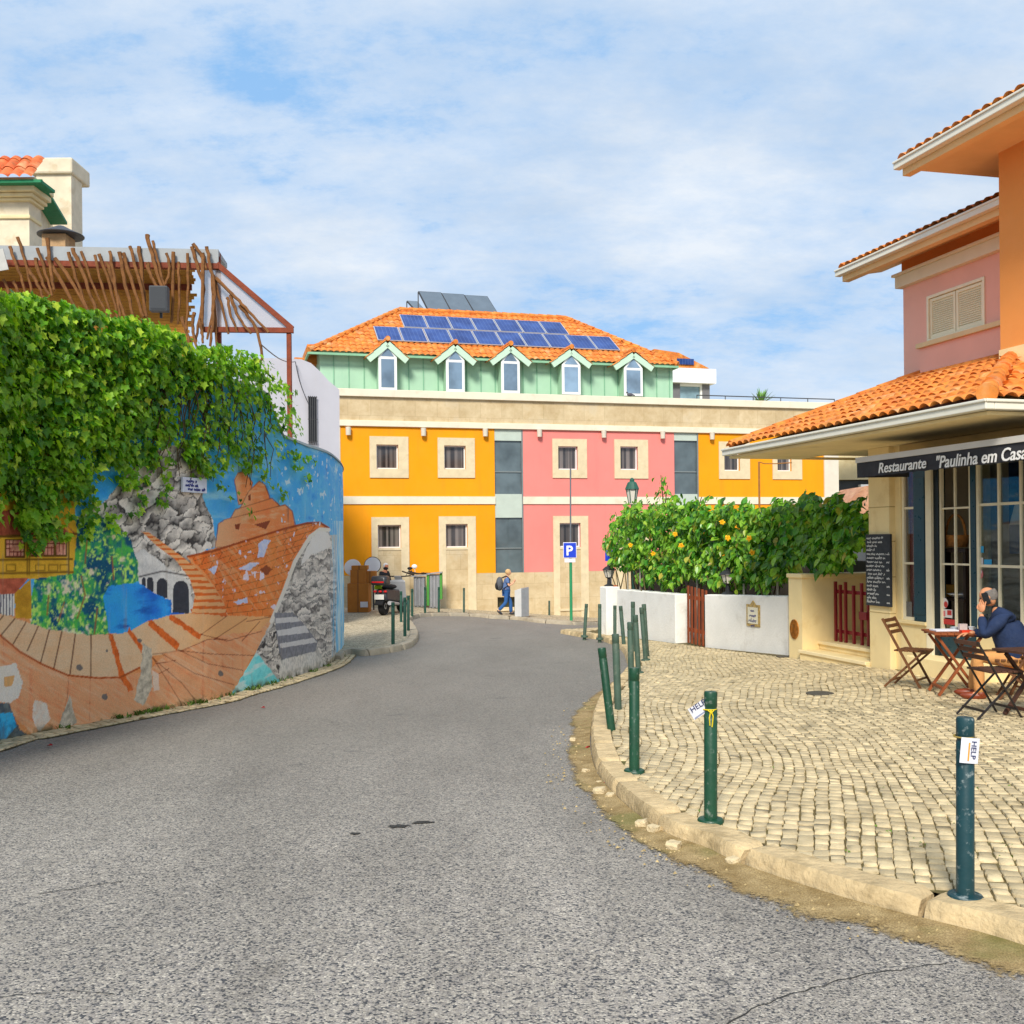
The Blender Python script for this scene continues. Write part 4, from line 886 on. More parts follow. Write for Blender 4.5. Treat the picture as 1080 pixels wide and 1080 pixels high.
mb = MB(); w0_ = HF.p(hz(31, 250)[0], -.01, -1); w1_ = w0_+Vector((-.8, 3.1, 0)); mb.prism([w0_, w1_, w1_+Vector((0, 0, zt_+1-.02)), w0_+Vector((0, 0, zt_+1-.02))], Vector((-.3, 0, 0))); mb.build('side_wall', CREAMD, hb)
ch = thing('chimney', 'brick chimney stub under a wide black conical metal cowl', 'chimney', P(62, 262, 19.5))
c_ = P(62, 262, 19.5)
mb = MB(); mb.box(c_.x-.22, c_.x+.22, c_.y-.22, c_.y+.22, c_.z-1.0, P(62, 250, 19.5).z); mb.build('stack', M('old_brick', '#a98a66', .9, .25, 9, .4, 30), ch)
cz_ = P(63, 247, 19.5); cz_.x += .02
mb = MB(); mb.lathe([(.42, 0), (.425, .015), (.22, .11), (.07, .19), (.01, .2)], 24, (cz_.x, cz_.y, cz_.z-.04)); mb.build('cowl', DARKM, ch, smooth_=True)
for a_ in (.6, 2.2, 3.7, 5.3): MB().tube([(c_.x+.17*math.cos(a_), c_.y+.17*math.sin(a_), P(62, 251, 19.5).z-.03), (c_.x+.17*math.cos(a_), c_.y+.17*math.sin(a_), cz_.z)], .012, 6).build('cowl_leg', DARKM, ch)

# ------------------------------------------------------------------ white house behind the mural wall
WF = Fr((-9, 30.5), (.94, .34)); wb = thing('white_house', 'plain white house wall with a narrow barred window beside the orange facade', 'house', WF.p(1.5, -3, -.9))
def wz(x, y, o=0): return WF.hit(x, y, o)
pts = [(262, 378), (300, 377.5), (318, 379), (328, 383), (338, 392), (347, 402), (358, 411), (359, 640), (262, 640)]
pl = [WF.p(*(lambda q: (q[0], 0, q[1]))(wz(x, y))) for x, y in pts]
WHITEB = M('white_render', '#b9b8c0', .85, .04, 1.5, .12, 60, stain='#b9b4b6', stain_amt=.3, stain_scale=1.2, streak=True)
mb = MB(); mb.prism(pl, WF.n*-5); mb.build('wall', WHITEB, wb)
a0_, z1_ = wz(325, 419); a1_, z0_ = wz(333.5, 466)
win = MB(); WF.box(win, a0_, a1_, .002, .05, z0_, z1_); wo = win.build('window', M('dark_glass', '#2c3036', .2, .2, 3, spec=.6), wb)
mb = MB()
for k in range(5): a_ = a0_+(a1_-a0_)*k/4; mb.bar(WF.p(a_, .09, z0_-.1), WF.p(a_, .09, z1_+.03), .025)
for z_ in (z0_, (z0_+z1_)/2, z1_): mb.bar(WF.p(a0_-.03, .085, z_), WF.p(a1_+.03, .085, z_), .02)
mb.build('grille', DARKM, wo)
mb = MB(); pA = CF.p(CF.hit(276, 364, -.3)[0], -.3, CF.hit(276, 364, -.3)[1]); pB = WF.p(wz(311, 382)[0], .1, wz(311, 382)[1]); pC = WF.p(wz(324, 424)[0], .06, wz(324, 424)[1])
cab = [pA.lerp(pB, k/8)-Vector((0, 0, .12*math.sin(PI*k/8))) for k in range(9)]+[pB.lerp(pC, k/8)-Vector((.05*math.sin(PI*k/8), 0, 0)) for k in range(1, 9)]
tag(MB().tube(cab, .012, 5).build('cable', DARKM, origin=tuple(pA)), 'thin dark cable sagging from the canopy to the barred window', 'cable')

# ------------------------------------------------------------------ far orange and pink hotel
ORANGE = M('orange_paint', '#f09a08', .8, .06, .6, .1, 80, stain='#cf8a1c', stain_amt=.4, stain_scale=.7, streak=True, thr=.5)
PINK = M('pink_paint', '#e8857c', .8, .06, .6, .1, 80, stain='#cf7670', stain_amt=.4, stain_scale=.8, streak=True)
def stone_panels():
    m, t, b = base('limestone_cladding'); fr = YF
    c = t.mix(t.ramp(t.noise(1.4, 7, None, .65), [(.3, 0), (.7, 1)]), hexc('#bda47a'), hexc('#dcc8a2')); c = t.mix(t.ramp(t.noise(5, 6), [(.55, 0), (.75, .5)]), c, hexc('#b59a68')); c = t.mix(t.ramp(t.noise(.7, 5), [(.56, 0), (.68, .35)]), c, hexc('#a8a294'))
    dp = t.n.new('ShaderNodeVectorMath'); dp.operation = 'DOT_PRODUCT'; t.link(t.pos(), dp.inputs[0]); dp.inputs[1].default_value = (fr.e.x, fr.e.y, 0)
    s3 = t.new('ShaderNodeSeparateXYZ'); t.link(t.pos(), s3.inputs[0]); cb = t.new('ShaderNodeCombineXYZ'); t.link(dp.outputs['Value'], cb.inputs[0]); t.link(s3.outputs[2], cb.inputs[1])
    bk = t.new('ShaderNodeTexBrick'); t.link(cb.outputs[0], bk.inputs['Vector']); bk.inputs['Scale'].default_value = 1; bk.inputs['Mortar Size'].default_value = .006; bk.inputs['Brick Width'].default_value = .9; bk.inputs['Row Height'].default_value = .62
    bk.inputs['Color1'].default_value = (1, 1, 1, 1); bk.inputs['Color2'].default_value = (.86, .85, .82, 1); bk.inputs['Mortar'].default_value = (.62, .58, .5, 1)
    c = t.mix(.8, c, bk.outputs['Color'], 'MULTIPLY'); t.link(c, b.inputs['Base Color']); b.inputs['Roughness'].default_value = .7
    return m
STONEP = stone_panels(); TRIM = M('white_trim', '#e2d7c0', .8, .05, 2, stain='#b9a680', stain_amt=.35, stain_scale=2.2); SUR = M('window_surround', '#d8c6a2', .75, .08, 4, stain='#bca77c', stain_amt=.5, stain_scale=3)
WFRAME = M('white_frame', '#e4e4e2', .45, .03, 5, spec=.4)
def glass_dark(name, c, curt=None):
    m, t, b = base(name)
    col_ = t.mix(t.ramp(t.noise(.9, 3), [(.35, 0), (.65, 1)]), tuple(x*.5 for x in hexc(c)), hexc(c))
    if curt:
        dp = t.n.new('ShaderNodeVectorMath'); dp.operation = 'DOT_PRODUCT'; t.link(t.pos(), dp.inputs[0]); dp.inputs[1].default_value = (YF.e.x, YF.e.y, 0)
        wv = t.new('ShaderNodeTexNoise', noise_dimensions='1D'); t.link(t.math('MULTIPLY', dp.outputs['Value'], 6.), wv.inputs['W']); wv.inputs['Scale'].default_value = 1.; wv.inputs['Detail'].default_value = 3
        col_ = t.mix(t.ramp(wv.outputs[0], [(.42, 0), (.62, .6)]), col_, hexc(curt))
    oi = t.new('ShaderNodeObjectInfo'); col_ = t.mix(1., col_, t.ramp(oi.outputs['Random'], [(0, .45), (1, 1.35)]), 'MULTIPLY')
    t.link(col_, b.inputs['Base Color']); b.inputs['Roughness'].default_value = .06; b.inputs['Specular IOR Level'].default_value = .65
    return m
GLW = glass_dark('window_glass', '#403c3c', '#8c827c'); GLB = glass_dark('bay_glass', '#566266'); GLS = glass_dark('attic_glass', '#88a3bd')
hotel = thing('hotel', 'long orange and pink building with green attic, tiled roof and solar panels', 'building', YF.p(8, -4, -2.6))
def yz(x, y, o=0): return YF.hit(x, y, o)
def ys(x, y=520, o=0): return yz(x, y, o)[0]
def zz(y, x=600, o=0): return yz(x, y, o)[1]
zB = -4.5; zS = zz(603.5, 560); zb0, zb1 = zz(531.7, 440), zz(523.6, 440); zt0, zt1 = zz(454, 600), zz(448, 600); zf1 = zz(424.5, 600); zc1 = zz(417, 600)
sL = ys(359.5); sA = ys(522); sA2 = ys(552); sB1 = ys(711.5); sB2 = ys(737); sR = ys(869); sE = ys(884); sR2 = ys(1000)
UP = [(389.8, 430.7, 460.4, 504, 396.9, 420, 469, 494.6), (461.5, 500.6, 461.9, 504, 468.3, 491, 470, 494.8), (582.4, 618.8, 463, 504.2, 588.5, 609, 470.8, 495.4), (647.7, 683.3, 463.7, 504.8, 654, 672.4, 471, 495.6), (758, 790.5, 466, 505.2, 763.5, 780, 473, 496.6), (814.5, 845.4, 467, 505.6, 819.5, 834.5, 474, 497)]
LO = [(392, 431.7, 545.4, 650, 398.3, 422.8, 553.6, 578), (463, 502, 544.6, 650, 470, 493, 552.6, 577.4), (583.6, 620.6, 544.2, 668, 590, 612, 551.6, 577), (649, 684, 544, 668, 656, 676, 551, 577)]
def rectf(q): x0, x1, y0, y1 = q; return ys(x0, (y0+y1)/2), ys(x1, (y0+y1)/2), zz(y1, (x0+x1)/2), zz(y0, (x0+x1)/2)
segs = [('orange_wall', sL, sA, ORANGE), ('pink_wall', sA2, sB1, PINK), ('orange_wall', sB2, sR, ORANGE)]
ups = [rectf((u[4], u[5], u[6], u[7])) for u in UP]; los = [rectf((u[4], u[5], u[6], u[7])) for u in LO]
upo = [rectf(u[:4]) for u in UP]; loo = [rectf(u[:4]) for u in LO]
for nm, a, b_, mt_ in segs:
    hu = [h for h in ups if a < h[0] < b_]; hl = [h for h in los if a < h[0] < b_]
    mb = MB(); YF.holes(mb, a, b_, zb1, zt0, hu, .22); YF.holes(mb, a, b_, zS, zb0, hl, .22); mb.build(nm, mt_, hotel)
    mb = MB(); YF.box(mb, a-.02, b_+.01, -.2, .05, zb0, zb1); mb.build('white_band', TRIM, hotel)
# stone base with basement windows
bw = [rectf((591, 613.8, 627.5, 641.5)), rectf((524.7, 545.6, 629.5, 641.5))]
mb = MB(); YF.holes(mb, sL-.3, sR, zB, zS-.002, bw, .3, .012); mb.build('stone_base', STONEP, hotel)
for h in bw:
    mb = MB(); YF.quad(mb, h[0]-.05, h[1]+.05, -.25, h[2]-.05, h[3]+.05); wo = mb.build('basement_window', glass_dark('basement_glass', '#5a5a3c'), hotel)
    mb = MB(); YF.box(mb, h[0]-.05, h[1]+.06, .013, .07, h[2]-.1, h[2]-.01); YF.ring(mb, h[0]+.03, h[1]-.03, h[2]+.03, h[3]-.03, .03, -.24, -.2); mb.build('sill', SUR, wo)
mb = MB(); YF.box(mb, sL-.25, sL-.002, -.3, .03, zS, zt0); mb.build('corner_stone', SUR, hotel)
mb = MB(); YF.box(mb, sR+.002, sE, -3, .06, zB, zt0); mb.build('corner_pier', M('pier_stone', '#d9cfbd', .8, .06, 3), hotel)
# windows
def window(h, out, tall=False):
    a0, a1, z0, z1 = h; b0, b1, c0, c1 = out
    root = MB(); YF.quad(root, a0-.02, a1+.02, -.16, z0-.02, z1+.02); wo = root.build('window', GLW, hotel)
    mb = MB(); YF.ring(mb, a0+.05, a1-.05, z0+.05, z1-.05, .05, -.155, -.10); mb.build('frame', WFRAME, wo)
    mb = MB()
    if tall:
        YF.box(mb, b0, a0, .0145, .05, zB+.3, c1); YF.box(mb, a1, b1, .0145, .05, zB+.3, c1); YF.box(mb, a0, a1, .0145, .05, z1, c1); 
        YF.box(mb, a0, a1, .0145, .055, z0-.09, z0)
    else:
        YF.box(mb, b0, a0, .002, .045, c0, c1); YF.box(mb, a1, b1, .002, .045, c0, c1); YF.box(mb, a0, a1, .002, .045, z1, c1); YF.box(mb, a0, a1, .002, .045, c0, z0)
    mb.build('surround', SUR, wo)
    if tall: mb = MB(); YF.box(mb, a0, a1, .0145, .03, zB+.3, z0-.092); mb.build('stone_panel', STONEP, wo)
for h, o in zip(ups, upo): window(h, o)
for h, o in zip(los, loo): window(h, o, True)
# frieze, trims, parapet
mb = MB(); YF.box(mb, sL-.25, sR2, -.4, .02, zt1, zf1); mb.build('stone_frieze', STONEP, hotel)
mb = MB(); YF.box(mb, sL-.3, sE, -.4, .10, zt0, zt1-.003); mb.build('trim', TRIM, hotel, bevel=.015)
mb = MB(); YF.box(mb, sL-.35, sR2, -.5, .14, zf1+.002, zc1); mb.build('parapet_cap', TRIM, hotel, bevel=.015)
mb = MB(); YF.box(mb, sL-.2, sE-.1, -13, -.45, zB, zf1-.1); mb.build('rear_walls', CREAM, hotel)
# glazed stair bays
for a, b_, x0, x1 in ((sA, sA2, 522, 552), (sB1, sB2, 711.5, 737)):
    bay = MB(); YF.quad(bay, a, b_, -.1, zS-.05, zt0); bo = bay.build('glazed_bay', GLB, hotel)
    mb = MB(); YF.box(mb, a+.01, b_-.01, -.09, -.02, zz(464.5, x0), zt0-.01); mb.build('spandrel', M('pale_spandrel', '#b9c4b8', .5, .05, 3), bo); mb = MB(); YF.box(mb, a+.01, b_-.01, -.09, -.02, zz(546, x0), zz(521, x0)); mb.build('spandrel', M('pale_spandrel', '#b9c4b8', .5, .05, 3), bo)
    mb = MB(); YF.box(mb, b_-.06, b_-.005, -.09, -.0, zS, zt0-.01)
    for y_ in (498, 579): YF.box(mb, a+.02, b_-.07, -.09, -.06, zz(y_, x0), zz(y_, x0)+.05)
    mb.build('mullion', M('steel_mullion', '#8d9492', .4, .05, 4, metal=.5), bo)
for x_, y_ in ((367, 455), (446, 456), (511, 456.5), (568, 457), (635.7, 458), (697.6, 459), (749.6, 460)):
    a_ = ys(x_, y_); z_ = zz(y_, x_); mb = MB(); mb.lathe([(.055, 0), (.10, .01), (.11, .33), (.06, .34)], 12, YF.p(a_, .14, z_-.17)); mb.build('wall_lamp', M('lamp_body', '#cfc6b4', .5, .05, 5), hotel, smooth_=True)
# green attic
OA = -1.5; GREEN = M('mint_panels', '#a3c8ac', .6, .06, 1.2, stain='#8fbf9f', stain_amt=.4, stain_scale=1, streak=True)
gL = ys(337.5, 390, OA); gR = ys(709.5, 395, OA); gz1 = zz(379, 600, OA)+.1; gz0 = zf1
mb = MB(); YF.box(mb, gL, gR, -9.5, OA, gz0, gz1); mb.build('attic_wall', GREEN, hotel)
mb = MB(); k = gL+.55
while k < gR: YF.box(mb, k-.02, k+.02, OA, OA+.03, gz0, gz1-.01); k += .62
mb.build('panel_seams', M('mint_seam', '#7fae90', .6), hotel)
OE = OA+.45; eL = ys(325.5, 375, OE); eR = ys(715, 382, OE); ez = zz(381, 600, OE)
OR = -5.6; rL = ys(421.5, 328, OR); rR = ys(596, 336, OR); rz = zz(332.5, 520, OR)
A, B, Cc, D = YF.p(eL, OE, ez), YF.p(eR, OE, ez), YF.p(rR, OR, rz), YF.p(rL, OR, rz)
OB = 2*OR-OE; A2, B2 = YF.p(eL, OB, ez), YF.p(eR, OB, ez)
vv = (YF.p(0, OR, rz)-YF.p(0, OE, ez)); Ls = vv.length; vv.normalize()
mb = MB(); tile_roof(mb, A, YF.e, vv, eR-eL, Ls, .25, .40, .05, lambda s_, t_: s_ > (rL-eL)*t_/Ls-.1 and s_ < (eR-eL)-(eR-rR)*t_/Ls+.1, 4)
for P0, P1, T in ((A2, A, D), (B, B2, Cc)):
    ee = (P1-P0); wd = ee.length; ee.normalize(); mid_ = (T-P0).dot(ee); v2 = T-P0-ee*mid_; L2 = v2.length; v2.normalize()
    tile_roof(mb, P0, ee, v2, wd, L2, .25, .40, .05, lambda s_, t_, wd=wd, L2=L2, mid_=mid_: s_ > mid_*t_/L2-.1 and s_ < wd-(wd-mid_)*t_/L2+.1, 4)
mb.add([A2, B2, Cc, D], [(0, 1, 2, 3)])
roof = mb.build('roof', TILE, hotel, smooth_=True)
mb = MB()
for p0, p1 in ((A, D), (D, Cc), (B, Cc)):
    n_ = max(2, int((p1-p0).length/.42))
    for k in range(n_):
        q0, q1 = p0.lerp(p1, k/n_), p0.lerp(p1, (k+1.12)/n_); mb.tube([q0+Vector((0, 0, .05)), q1+Vector((0, 0, .05))], [.13, .10], 8)
mb.build('ridge_tiles', TILE, roof, smooth_=True)
mb = MB()
for p0, p1 in ((A, B), (A2, A), (B, B2)): mb.bar(p0-Vector((0, 0, .07)), p1-Vector((0, 0, .07)), .08, .09)
mb.build('gutter', M('green_gutter', '#86b592', .5), roof)
# solar panels lying on the slope
nn_ = YF.e.cross(vv); nn_ = nn_ if nn_.z > 0 else -nn_
def slope_hit(x, y):
    r = ray(x, y); d = (A+nn_*.12-Vector((0, 0, EYE))).dot(nn_)/r.dot(nn_); p = Vector((0, 0, EYE))+r*d; q = p-A; return q.dot(YF.e), q.dot(vv)
def solar():
    m, t, b = base('solar_cells'); dp = t.n.new('ShaderNodeVectorMath'); dp.operation = 'DOT_PRODUCT'; t.link(t.pos(), dp.inputs[0]); dp.inputs[1].default_value = tuple(YF.e)
    f = t.math('FRACT', t.math('MULTIPLY', dp.outputs['Value'], 6.)); ln = t.ramp(f, [(.0, .5), (.06, 0), (.94, 0), (1., .5)])
    c = t.mix(t.ramp(t.noise(1.2, 3), [(.3, 0), (.7, 1)]), hexc('#22366c'), hexc('#3a5592')); c = t.mix(ln, c, hexc('#7f97c6')); t.link(c, b.inputs['Base Color']); b.inputs['Roughness'].default_value = .4; b.inputs['Specular IOR Level'].default_value = .15
    return m
SOL = solar(); ALU = M('aluminium', '#b9bcc4', .4, .05, 5, metal=.3)
def panel(s0_, s1_, t0_, t1_):
    q = lambda a, b_, h: A+YF.e*a+vv*b_+nn_*h
    po = MB().hexa([q(s0_, t0_, .09), q(s1_, t0_, .09), q(s1_, t1_, .09), q(s0_, t1_, .09), q(s0_, t0_, .125), q(s1_, t0_, .125), q(s1_, t1_, .125), q(s0_, t1_, .125)]).build('solar_panel', ALU, hotel)
    g_ = .035; MB().add([q(s0_+g_, t0_+g_, .129), q(s1_-g_, t0_+g_, .129), q(s1_-g_, t1_-g_, .129), q(s0_+g_, t1_-g_, .129)], [(0, 1, 2, 3)]).build('cells', SOL, po)
s0_, tb = slope_hit(399, 360); s1_, _ = slope_hit(653, 367); _, tm = slope_hit(520, 349.5); _, tt_ = slope_hit(520, 336.5); tb = slope_hit(520, 363.5)[1]
wp_ = (s1_-s0_)/10
for k in range(10): panel(s0_+k*wp_, s0_+(k+1)*wp_-.03, tb, tm-.03)
s0u = slope_hit(426, 344)[0]
for k in range(7): panel(s0u+k*wp_, s0u+(k+1)*wp_-.03, tm+.06, tt_)
# tilted collectors standing on the ridge
COLL = M('collector_glass', '#5f6b76', .12, .1, 2, spec=.6)
for x0, x1, yt, yb in ((441, 472, 307, 328), (465, 496, 309, 329), (489, 521, 311, 330), (429, 447, 317, 328)):
    o_ = OR-.3 if x0 != 429 else OR-2.5; a0, z1_ = yz(x0, yt, o_-1.0); _, z0_ = yz(x0, yb, o_); a1 = yz(x1-7, yt, o_-1.0)[0]; d_ = .3
    q = [YF.p(a0+d_, o_, z0_), YF.p(a1+d_, o_, z0_), YF.p(a1, o_-1., z1_), YF.p(a0, o_-1., z1_)]
    po = MB().prism(q, Vector((0, 0, -.08))).build('solar_collector', DARKM, hotel)
    c_ = sum(q, Vector())/4; MB().add([c_+(p-c_)*.94+YF.n*.012+Vector((0, 0, .012)) for p in q], [(0, 1, 2, 3)]).build('collector_glass', COLL, po)
    mb = MB(); 
    for p in q[2:]: mb.bar(p-Vector((0, 0, .05)), Vector((p.x, p.y, rz-.6)), .05)
    mb.bar(q[0]-Vector((0, 0, .1)), q[1]-Vector((0, 0, .1)), .06, .12)
    mb.build('support', DARKM, po)
# dormers
OD = OE+.16
for xc, ya, ye, hw_ in ((408.5, 357.5, 380, 20.5), (479.8, 361, 382.5, 20.5), (538, 362.5, 383.5, 20.5), (602, 366, 385.5, 20), (667.5, 369.5, 388.5, 20)):
    a_, za_ = yz(xc, ya+2, OD); ae = ys(xc+hw_, ye, OD)-a_; ze_ = zz(ye, xc, OD); dep = 2.2
    up_ = za_-ze_
    w0 = ys(xc+10, 390, OD)-a_; wb_ = zz(411.5+(xc-408)*.024, xc, OD); wm = zz(ya+19, xc, OD); wt = zz(ya+9.5, xc, OD)
    fm = MB(); YF.box(fm, a_-w0, a_+w0, OA-.01, OD-.02, wb_-.02, wm); fm.prism([YF.p(a_-w0, OD-.02, wm), YF.p(a_+w0, OD-.02, wm), YF.p(a_, OD-.02, wt+.22)], YF.n*-(OD-OA-.01))
    dz_ = fm.build('dormer', GREEN, hotel)
    mb = MB()
    for sg in (-1, 1):
        p0 = YF.p(a_, OD+.06, za_-.14); p1 = YF.p(a_+sg*ae, OD+.06, ze_-.02); mb.bar(p0, p1, .09, .25, up=YF.n.cross(p1-p0))
    mb.build('bargeboard', M('mint_board', '#bdd8c0', .6, .04, 3), dz_)
    mb = MB()
    for sg in (-1, 1):
        p0 = YF.p(a_, OD+.14, za_+.03); e2 = YF.n*-1; v2 = (YF.p(a_, OD+.14, za_+.03)-YF.p(a_+sg*(ae+.08), OD+.14, ze_+.04)).normalized()
        tile_roof(mb, YF.p(a_+sg*(ae+.08), OD+.14, ze_+.06), e2, v2, 2.0, ((ae+.08)**2+(up_)**2)**.5, .22, .4, .04, None, 4)
    for k in range(5): mb.tube([YF.p(a_, OD+.16-k*.42, za_+.08), YF.p(a_, OD+.16-(k+1.1)*.42, za_+.08)], [.11, .09], 8)
    mb.build('dormer_roof', TILE, dz_, smooth_=True)
    pent = lambda g, o: [YF.p(a_-w0+g, o, wb_+g), YF.p(a_+w0-g, o, wb_+g), YF.p(a_+w0-g, o, wm), YF.p(a_, o, wt+.18-g*1.2), YF.p(a_-w0+g, o, wm)]
    mb = MB(); mb.prism(pent(.0, OD+.03), YF.n*-.04); wo = mb.build('window', WFRAME, dz_)
    mb = MB(); g = .11; YF.quad(mb, a_-w0+g, a_+w0-g, OD+.036, wb_+g, wm-.09); mb.add([YF.p(a_-w0+g, OD+.036, wm+.02), YF.p(a_+w0-g, OD+.036, wm+.02), YF.p(a_, OD+.036, wt+.03)], [(0, 1, 2)]); mb.build('pane', GLS, wo)
# pigeon on the parapet, railing cable, agave, white penthouse
OP = -4; mod = thing('penthouse', 'white flat roofed penthouse with dark piers behind the parapet', 'building', YF.p(ys(735, 400, OP), OP-2, zf1))
def oz(x, y): return yz(x, y, OP)
a0, z1_ = oz(709, 387.5); a1, z0_ = oz(755.5, 404.5); mb = MB(); YF.box(mb, a0-2, a1, OP-4, OP, z0_, z1_); mb.build('roof_slab', M('bright_white', '#e6e6ea', .7, .03, 2), mod)
mb = MB(); YF.box(mb, oz(709.5, 410)[0]-1, oz(720, 410)[0], OP-3, OP-.3, zf1-.3, z0_-.002); YF.box(mb, oz(744, 410)[0], oz(751.5, 410)[0], OP-3, OP-.3, zf1-.3, z0_-.002); mb.build('pier', M('dark_pier', '#6d6c70', .7, .06, 4), mod)
mb = MB(); YF.box(mb, oz(720, 410)[0]+.002, oz(744, 410)[0]-.002, OP-3, OP-.45, zf1-.3, z0_-.004); wo = mb.build('window', glass_dark('pale_glass', '#8fb0bf'), mod)
mb = MB(); YF.box(mb, oz(742, 410)[0], oz(744, 410)[0], OP-.45, OP-.35, zf1-.3, z0_-.01); YF.box(mb, oz(720, 410)[0], oz(742, 410)[0], OP-.45, OP-.35, z0_-.12, z0_-.01); mb.build('frame', WFRAME, wo)
O3 = -11; pA_ = [yz(x, y, O3) for x, y in ((690, 388), (748, 388.5), (716, 372), (690, 368))]
mb = MB(); mb.prism([YF.p(a, O3, z) for a, z in pA_], YF.n*-3); rrf = thing('rear_roof', 'sloping orange tiled roof end rising behind the white penthouse', 'roof', YF.p(pA_[0][0], O3, pA_[0][1]))
mb.build('tile_slope', TILE, rrf); a_, z_ = yz(722, 381, O3+.05); mb = MB(); YF.box(mb, a_-.45, a_+.55, O3+.03, O3+.08, z_-.18, z_+.14); mb.build('skylight', SOL, rrf)
O4 = -3; q4 = [yz(x, y, O4) for x, y in ((323, 384), (338, 384), (338, 363), (324, 363))]; rrf = thing('side_roof', 'small orange tiled roof end left of the green attic', 'roof', YF.p(q4[0][0], O4, q4[0][1]))
mb = MB(); mb.prism([YF.p(a, O4, z) for a, z in q4], YF.n*-3); mb.build('tile_slope', TILE, rrf)
a_, z_ = yz(317, 380, O4); mb = MB(); YF.box(mb, a_-.25, a_+.25, O4-1, O4, z_-.25, z_+.12); mb.build('chimney_top', TILE, rrf)
rl = thing('roof_railing', 'thin dark cable rail along the right parapet of the hotel', 'railing', YF.p(ys(760, 420, -.3), -.3, zc1))
mb = MB(); a0, a1 = ys(735, 420, -.3), ys(880, 420, -.3); mb.tube([YF.p(a0, -.3, zc1+.22), YF.p(a1, -.3, zc1+.22)], .025, 6); mb.build('cable', DARKM, rl)
for k in range(6): MB().tube([YF.p(a0+(a1-a0)*k/5, -.3, zc1), YF.p(a0+(a1-a0)*k/5, -.3, zc1+.24)], .02, 6).build('stanchion', DARKM, rl)
ap = YF.p(ys(803, 418, -1.), -1., zc1-.05); ag = thing('agave', 'spiky green agave plant growing on the roof terrace of the hotel', 'plant', ap)
mb = MB(); rr = random.Random(2)
for k in range(34):
    a_ = rr.uniform(0, 2*PI); el = rr.uniform(.15, 1.4); d = Vector((math.cos(a_)*math.cos(el), math.sin(a_)*math.cos(el), math.sin(el))); L = rr.uniform(.55, .8); sd_ = d.cross(Vector((0, 0, 1))).normalized()*.06
    p0 = ap+Vector((0, 0, .1)); mb.add([p0-sd_*.5, p0+sd_*.5, p0+d*L*.5+sd_, p0+d*L, p0+d*L*.5-sd_], [(0, 1, 2, 3, 4)])
mb.build('leaves', M('agave_green', '#6f9a4e', .6, .25, 8), ag); mb = MB(); mb.lathe([(.12, 0), (.17, .2), (.15, .2)], 12, ap); mb.build('pot', TILE, ag)
pg = YF.p(ys(664.5, 416, .0), -.02, zc1); pb = MB(); pb.ball(pg+Vector((0, 0, .11)), (.13, .07, .075), 10, 6); pb.ball(pg+Vector((-.12, 0, .2)), .045, 8, 5); pb.tube([pg+Vector((.08, 0, .11)), pg+Vector((.22, 0, .07))], [.05, .02], 6); pb.tube([pg+Vector((.01, .02, 0)), pg+Vector((.01, .02, .08))], .01, 5); pb.tube([pg+Vector((.01, -.03, 0)), pg+Vector((.01, -.03, .08))], .01, 5)
tag(pb.build('pigeon', M('pigeon_grey', '#55525a', .8, .2, 20), smooth_=True, origin=tuple(pg)), 'small grey pigeon perched on the parapet below a dormer', 'bird')
# pieces of far houses in the gap right of the pier
fb = thing('far_house', 'cream house with dark recessed balcony behind the hedge', 'house', P(905, 560, 50))
dd = 50; mb = MB()
def fbx(mb, x0, y0, x1, y1, d, th=3):
    a, b_ = P(x0, y1, d), P(x1, y0, d); return mb.box(a.x, b_.x, d, d+th, a.z, b_.z)
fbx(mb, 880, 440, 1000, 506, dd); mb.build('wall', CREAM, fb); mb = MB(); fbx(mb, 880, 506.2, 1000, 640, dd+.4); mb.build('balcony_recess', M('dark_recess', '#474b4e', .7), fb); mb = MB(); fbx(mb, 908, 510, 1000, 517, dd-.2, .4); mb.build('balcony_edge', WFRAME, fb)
rf_ = thing('low_tiled_roof', 'low weathered pinkish tiled roof peeping over the hedge', 'roof', P(905, 540, 34)); mb = MB(); q = [P(x, y, 34) for x, y in ((878, 545), (912, 513), (960, 505), (960, 550))]; mb.prism(q, Vector((0, 2.5, 0))); mb.build('tile_slope', tile_mat('old_tile', '#b98463', '#c99a7c', '#a06a4c'), rf_)
# ------------------------------------------------------------------ restaurant building
PEACH = M('peach_stone', '#f0d9a2', .8, .06, 2.4, .15, 60, stain='#c39a52', stain_amt=.45, stain_scale=1.6)
SOFFIT = M('soffit_beige', '#f2dcaa', .85, .08, 2, stain='#a98d55', stain_amt=.4)
PINKW = M('rose_render', '#f2b5a0', .85, .05, 1.2, .15, 70, stain='#d29487', stain_amt=.3); ORW = M('apricot_render', '#e89a50', .85, .05, 1.2, .15, 70, stain='#cf7f3c', stain_amt=.35)
GUT = M('white_gutter', '#e3dfcf', .5, .04, 4, stain='#b9ad8e', stain_amt=.3, stain_scale=4)
TEAL = M('teal_paint', '#1d3f49', .35, .15, 4, spec=.5); BARW = M('cream_bar', '#f2e6c6', .5, .06, 6)
def rh(x, y, o=0.): return RF.hit(x, y, o)
def rs(x, y=600, o=0.): return RF.hit(x, y, o)[0]
rest = thing('restaurant', 'pink and orange restaurant building with tiled canopy roof, black awning and glazed shopfront', 'building', RF.p(2, -3, -.4))
sp0, sp1 = rs(916.5), rs(938.3); sFar = rs(769, 478, 1.3)-.0; sNear = rs(1041, 426, 1.3); zE = rh(769, 479, 1.3)[1]; S1 = 6.5
mb = MB(); RF.box(mb, sp0, sp1, -1.4, 0, -.9, zE-.077); mb.build('corner_pillar', PEACH, rest, bevel=.01)
mb = MB()
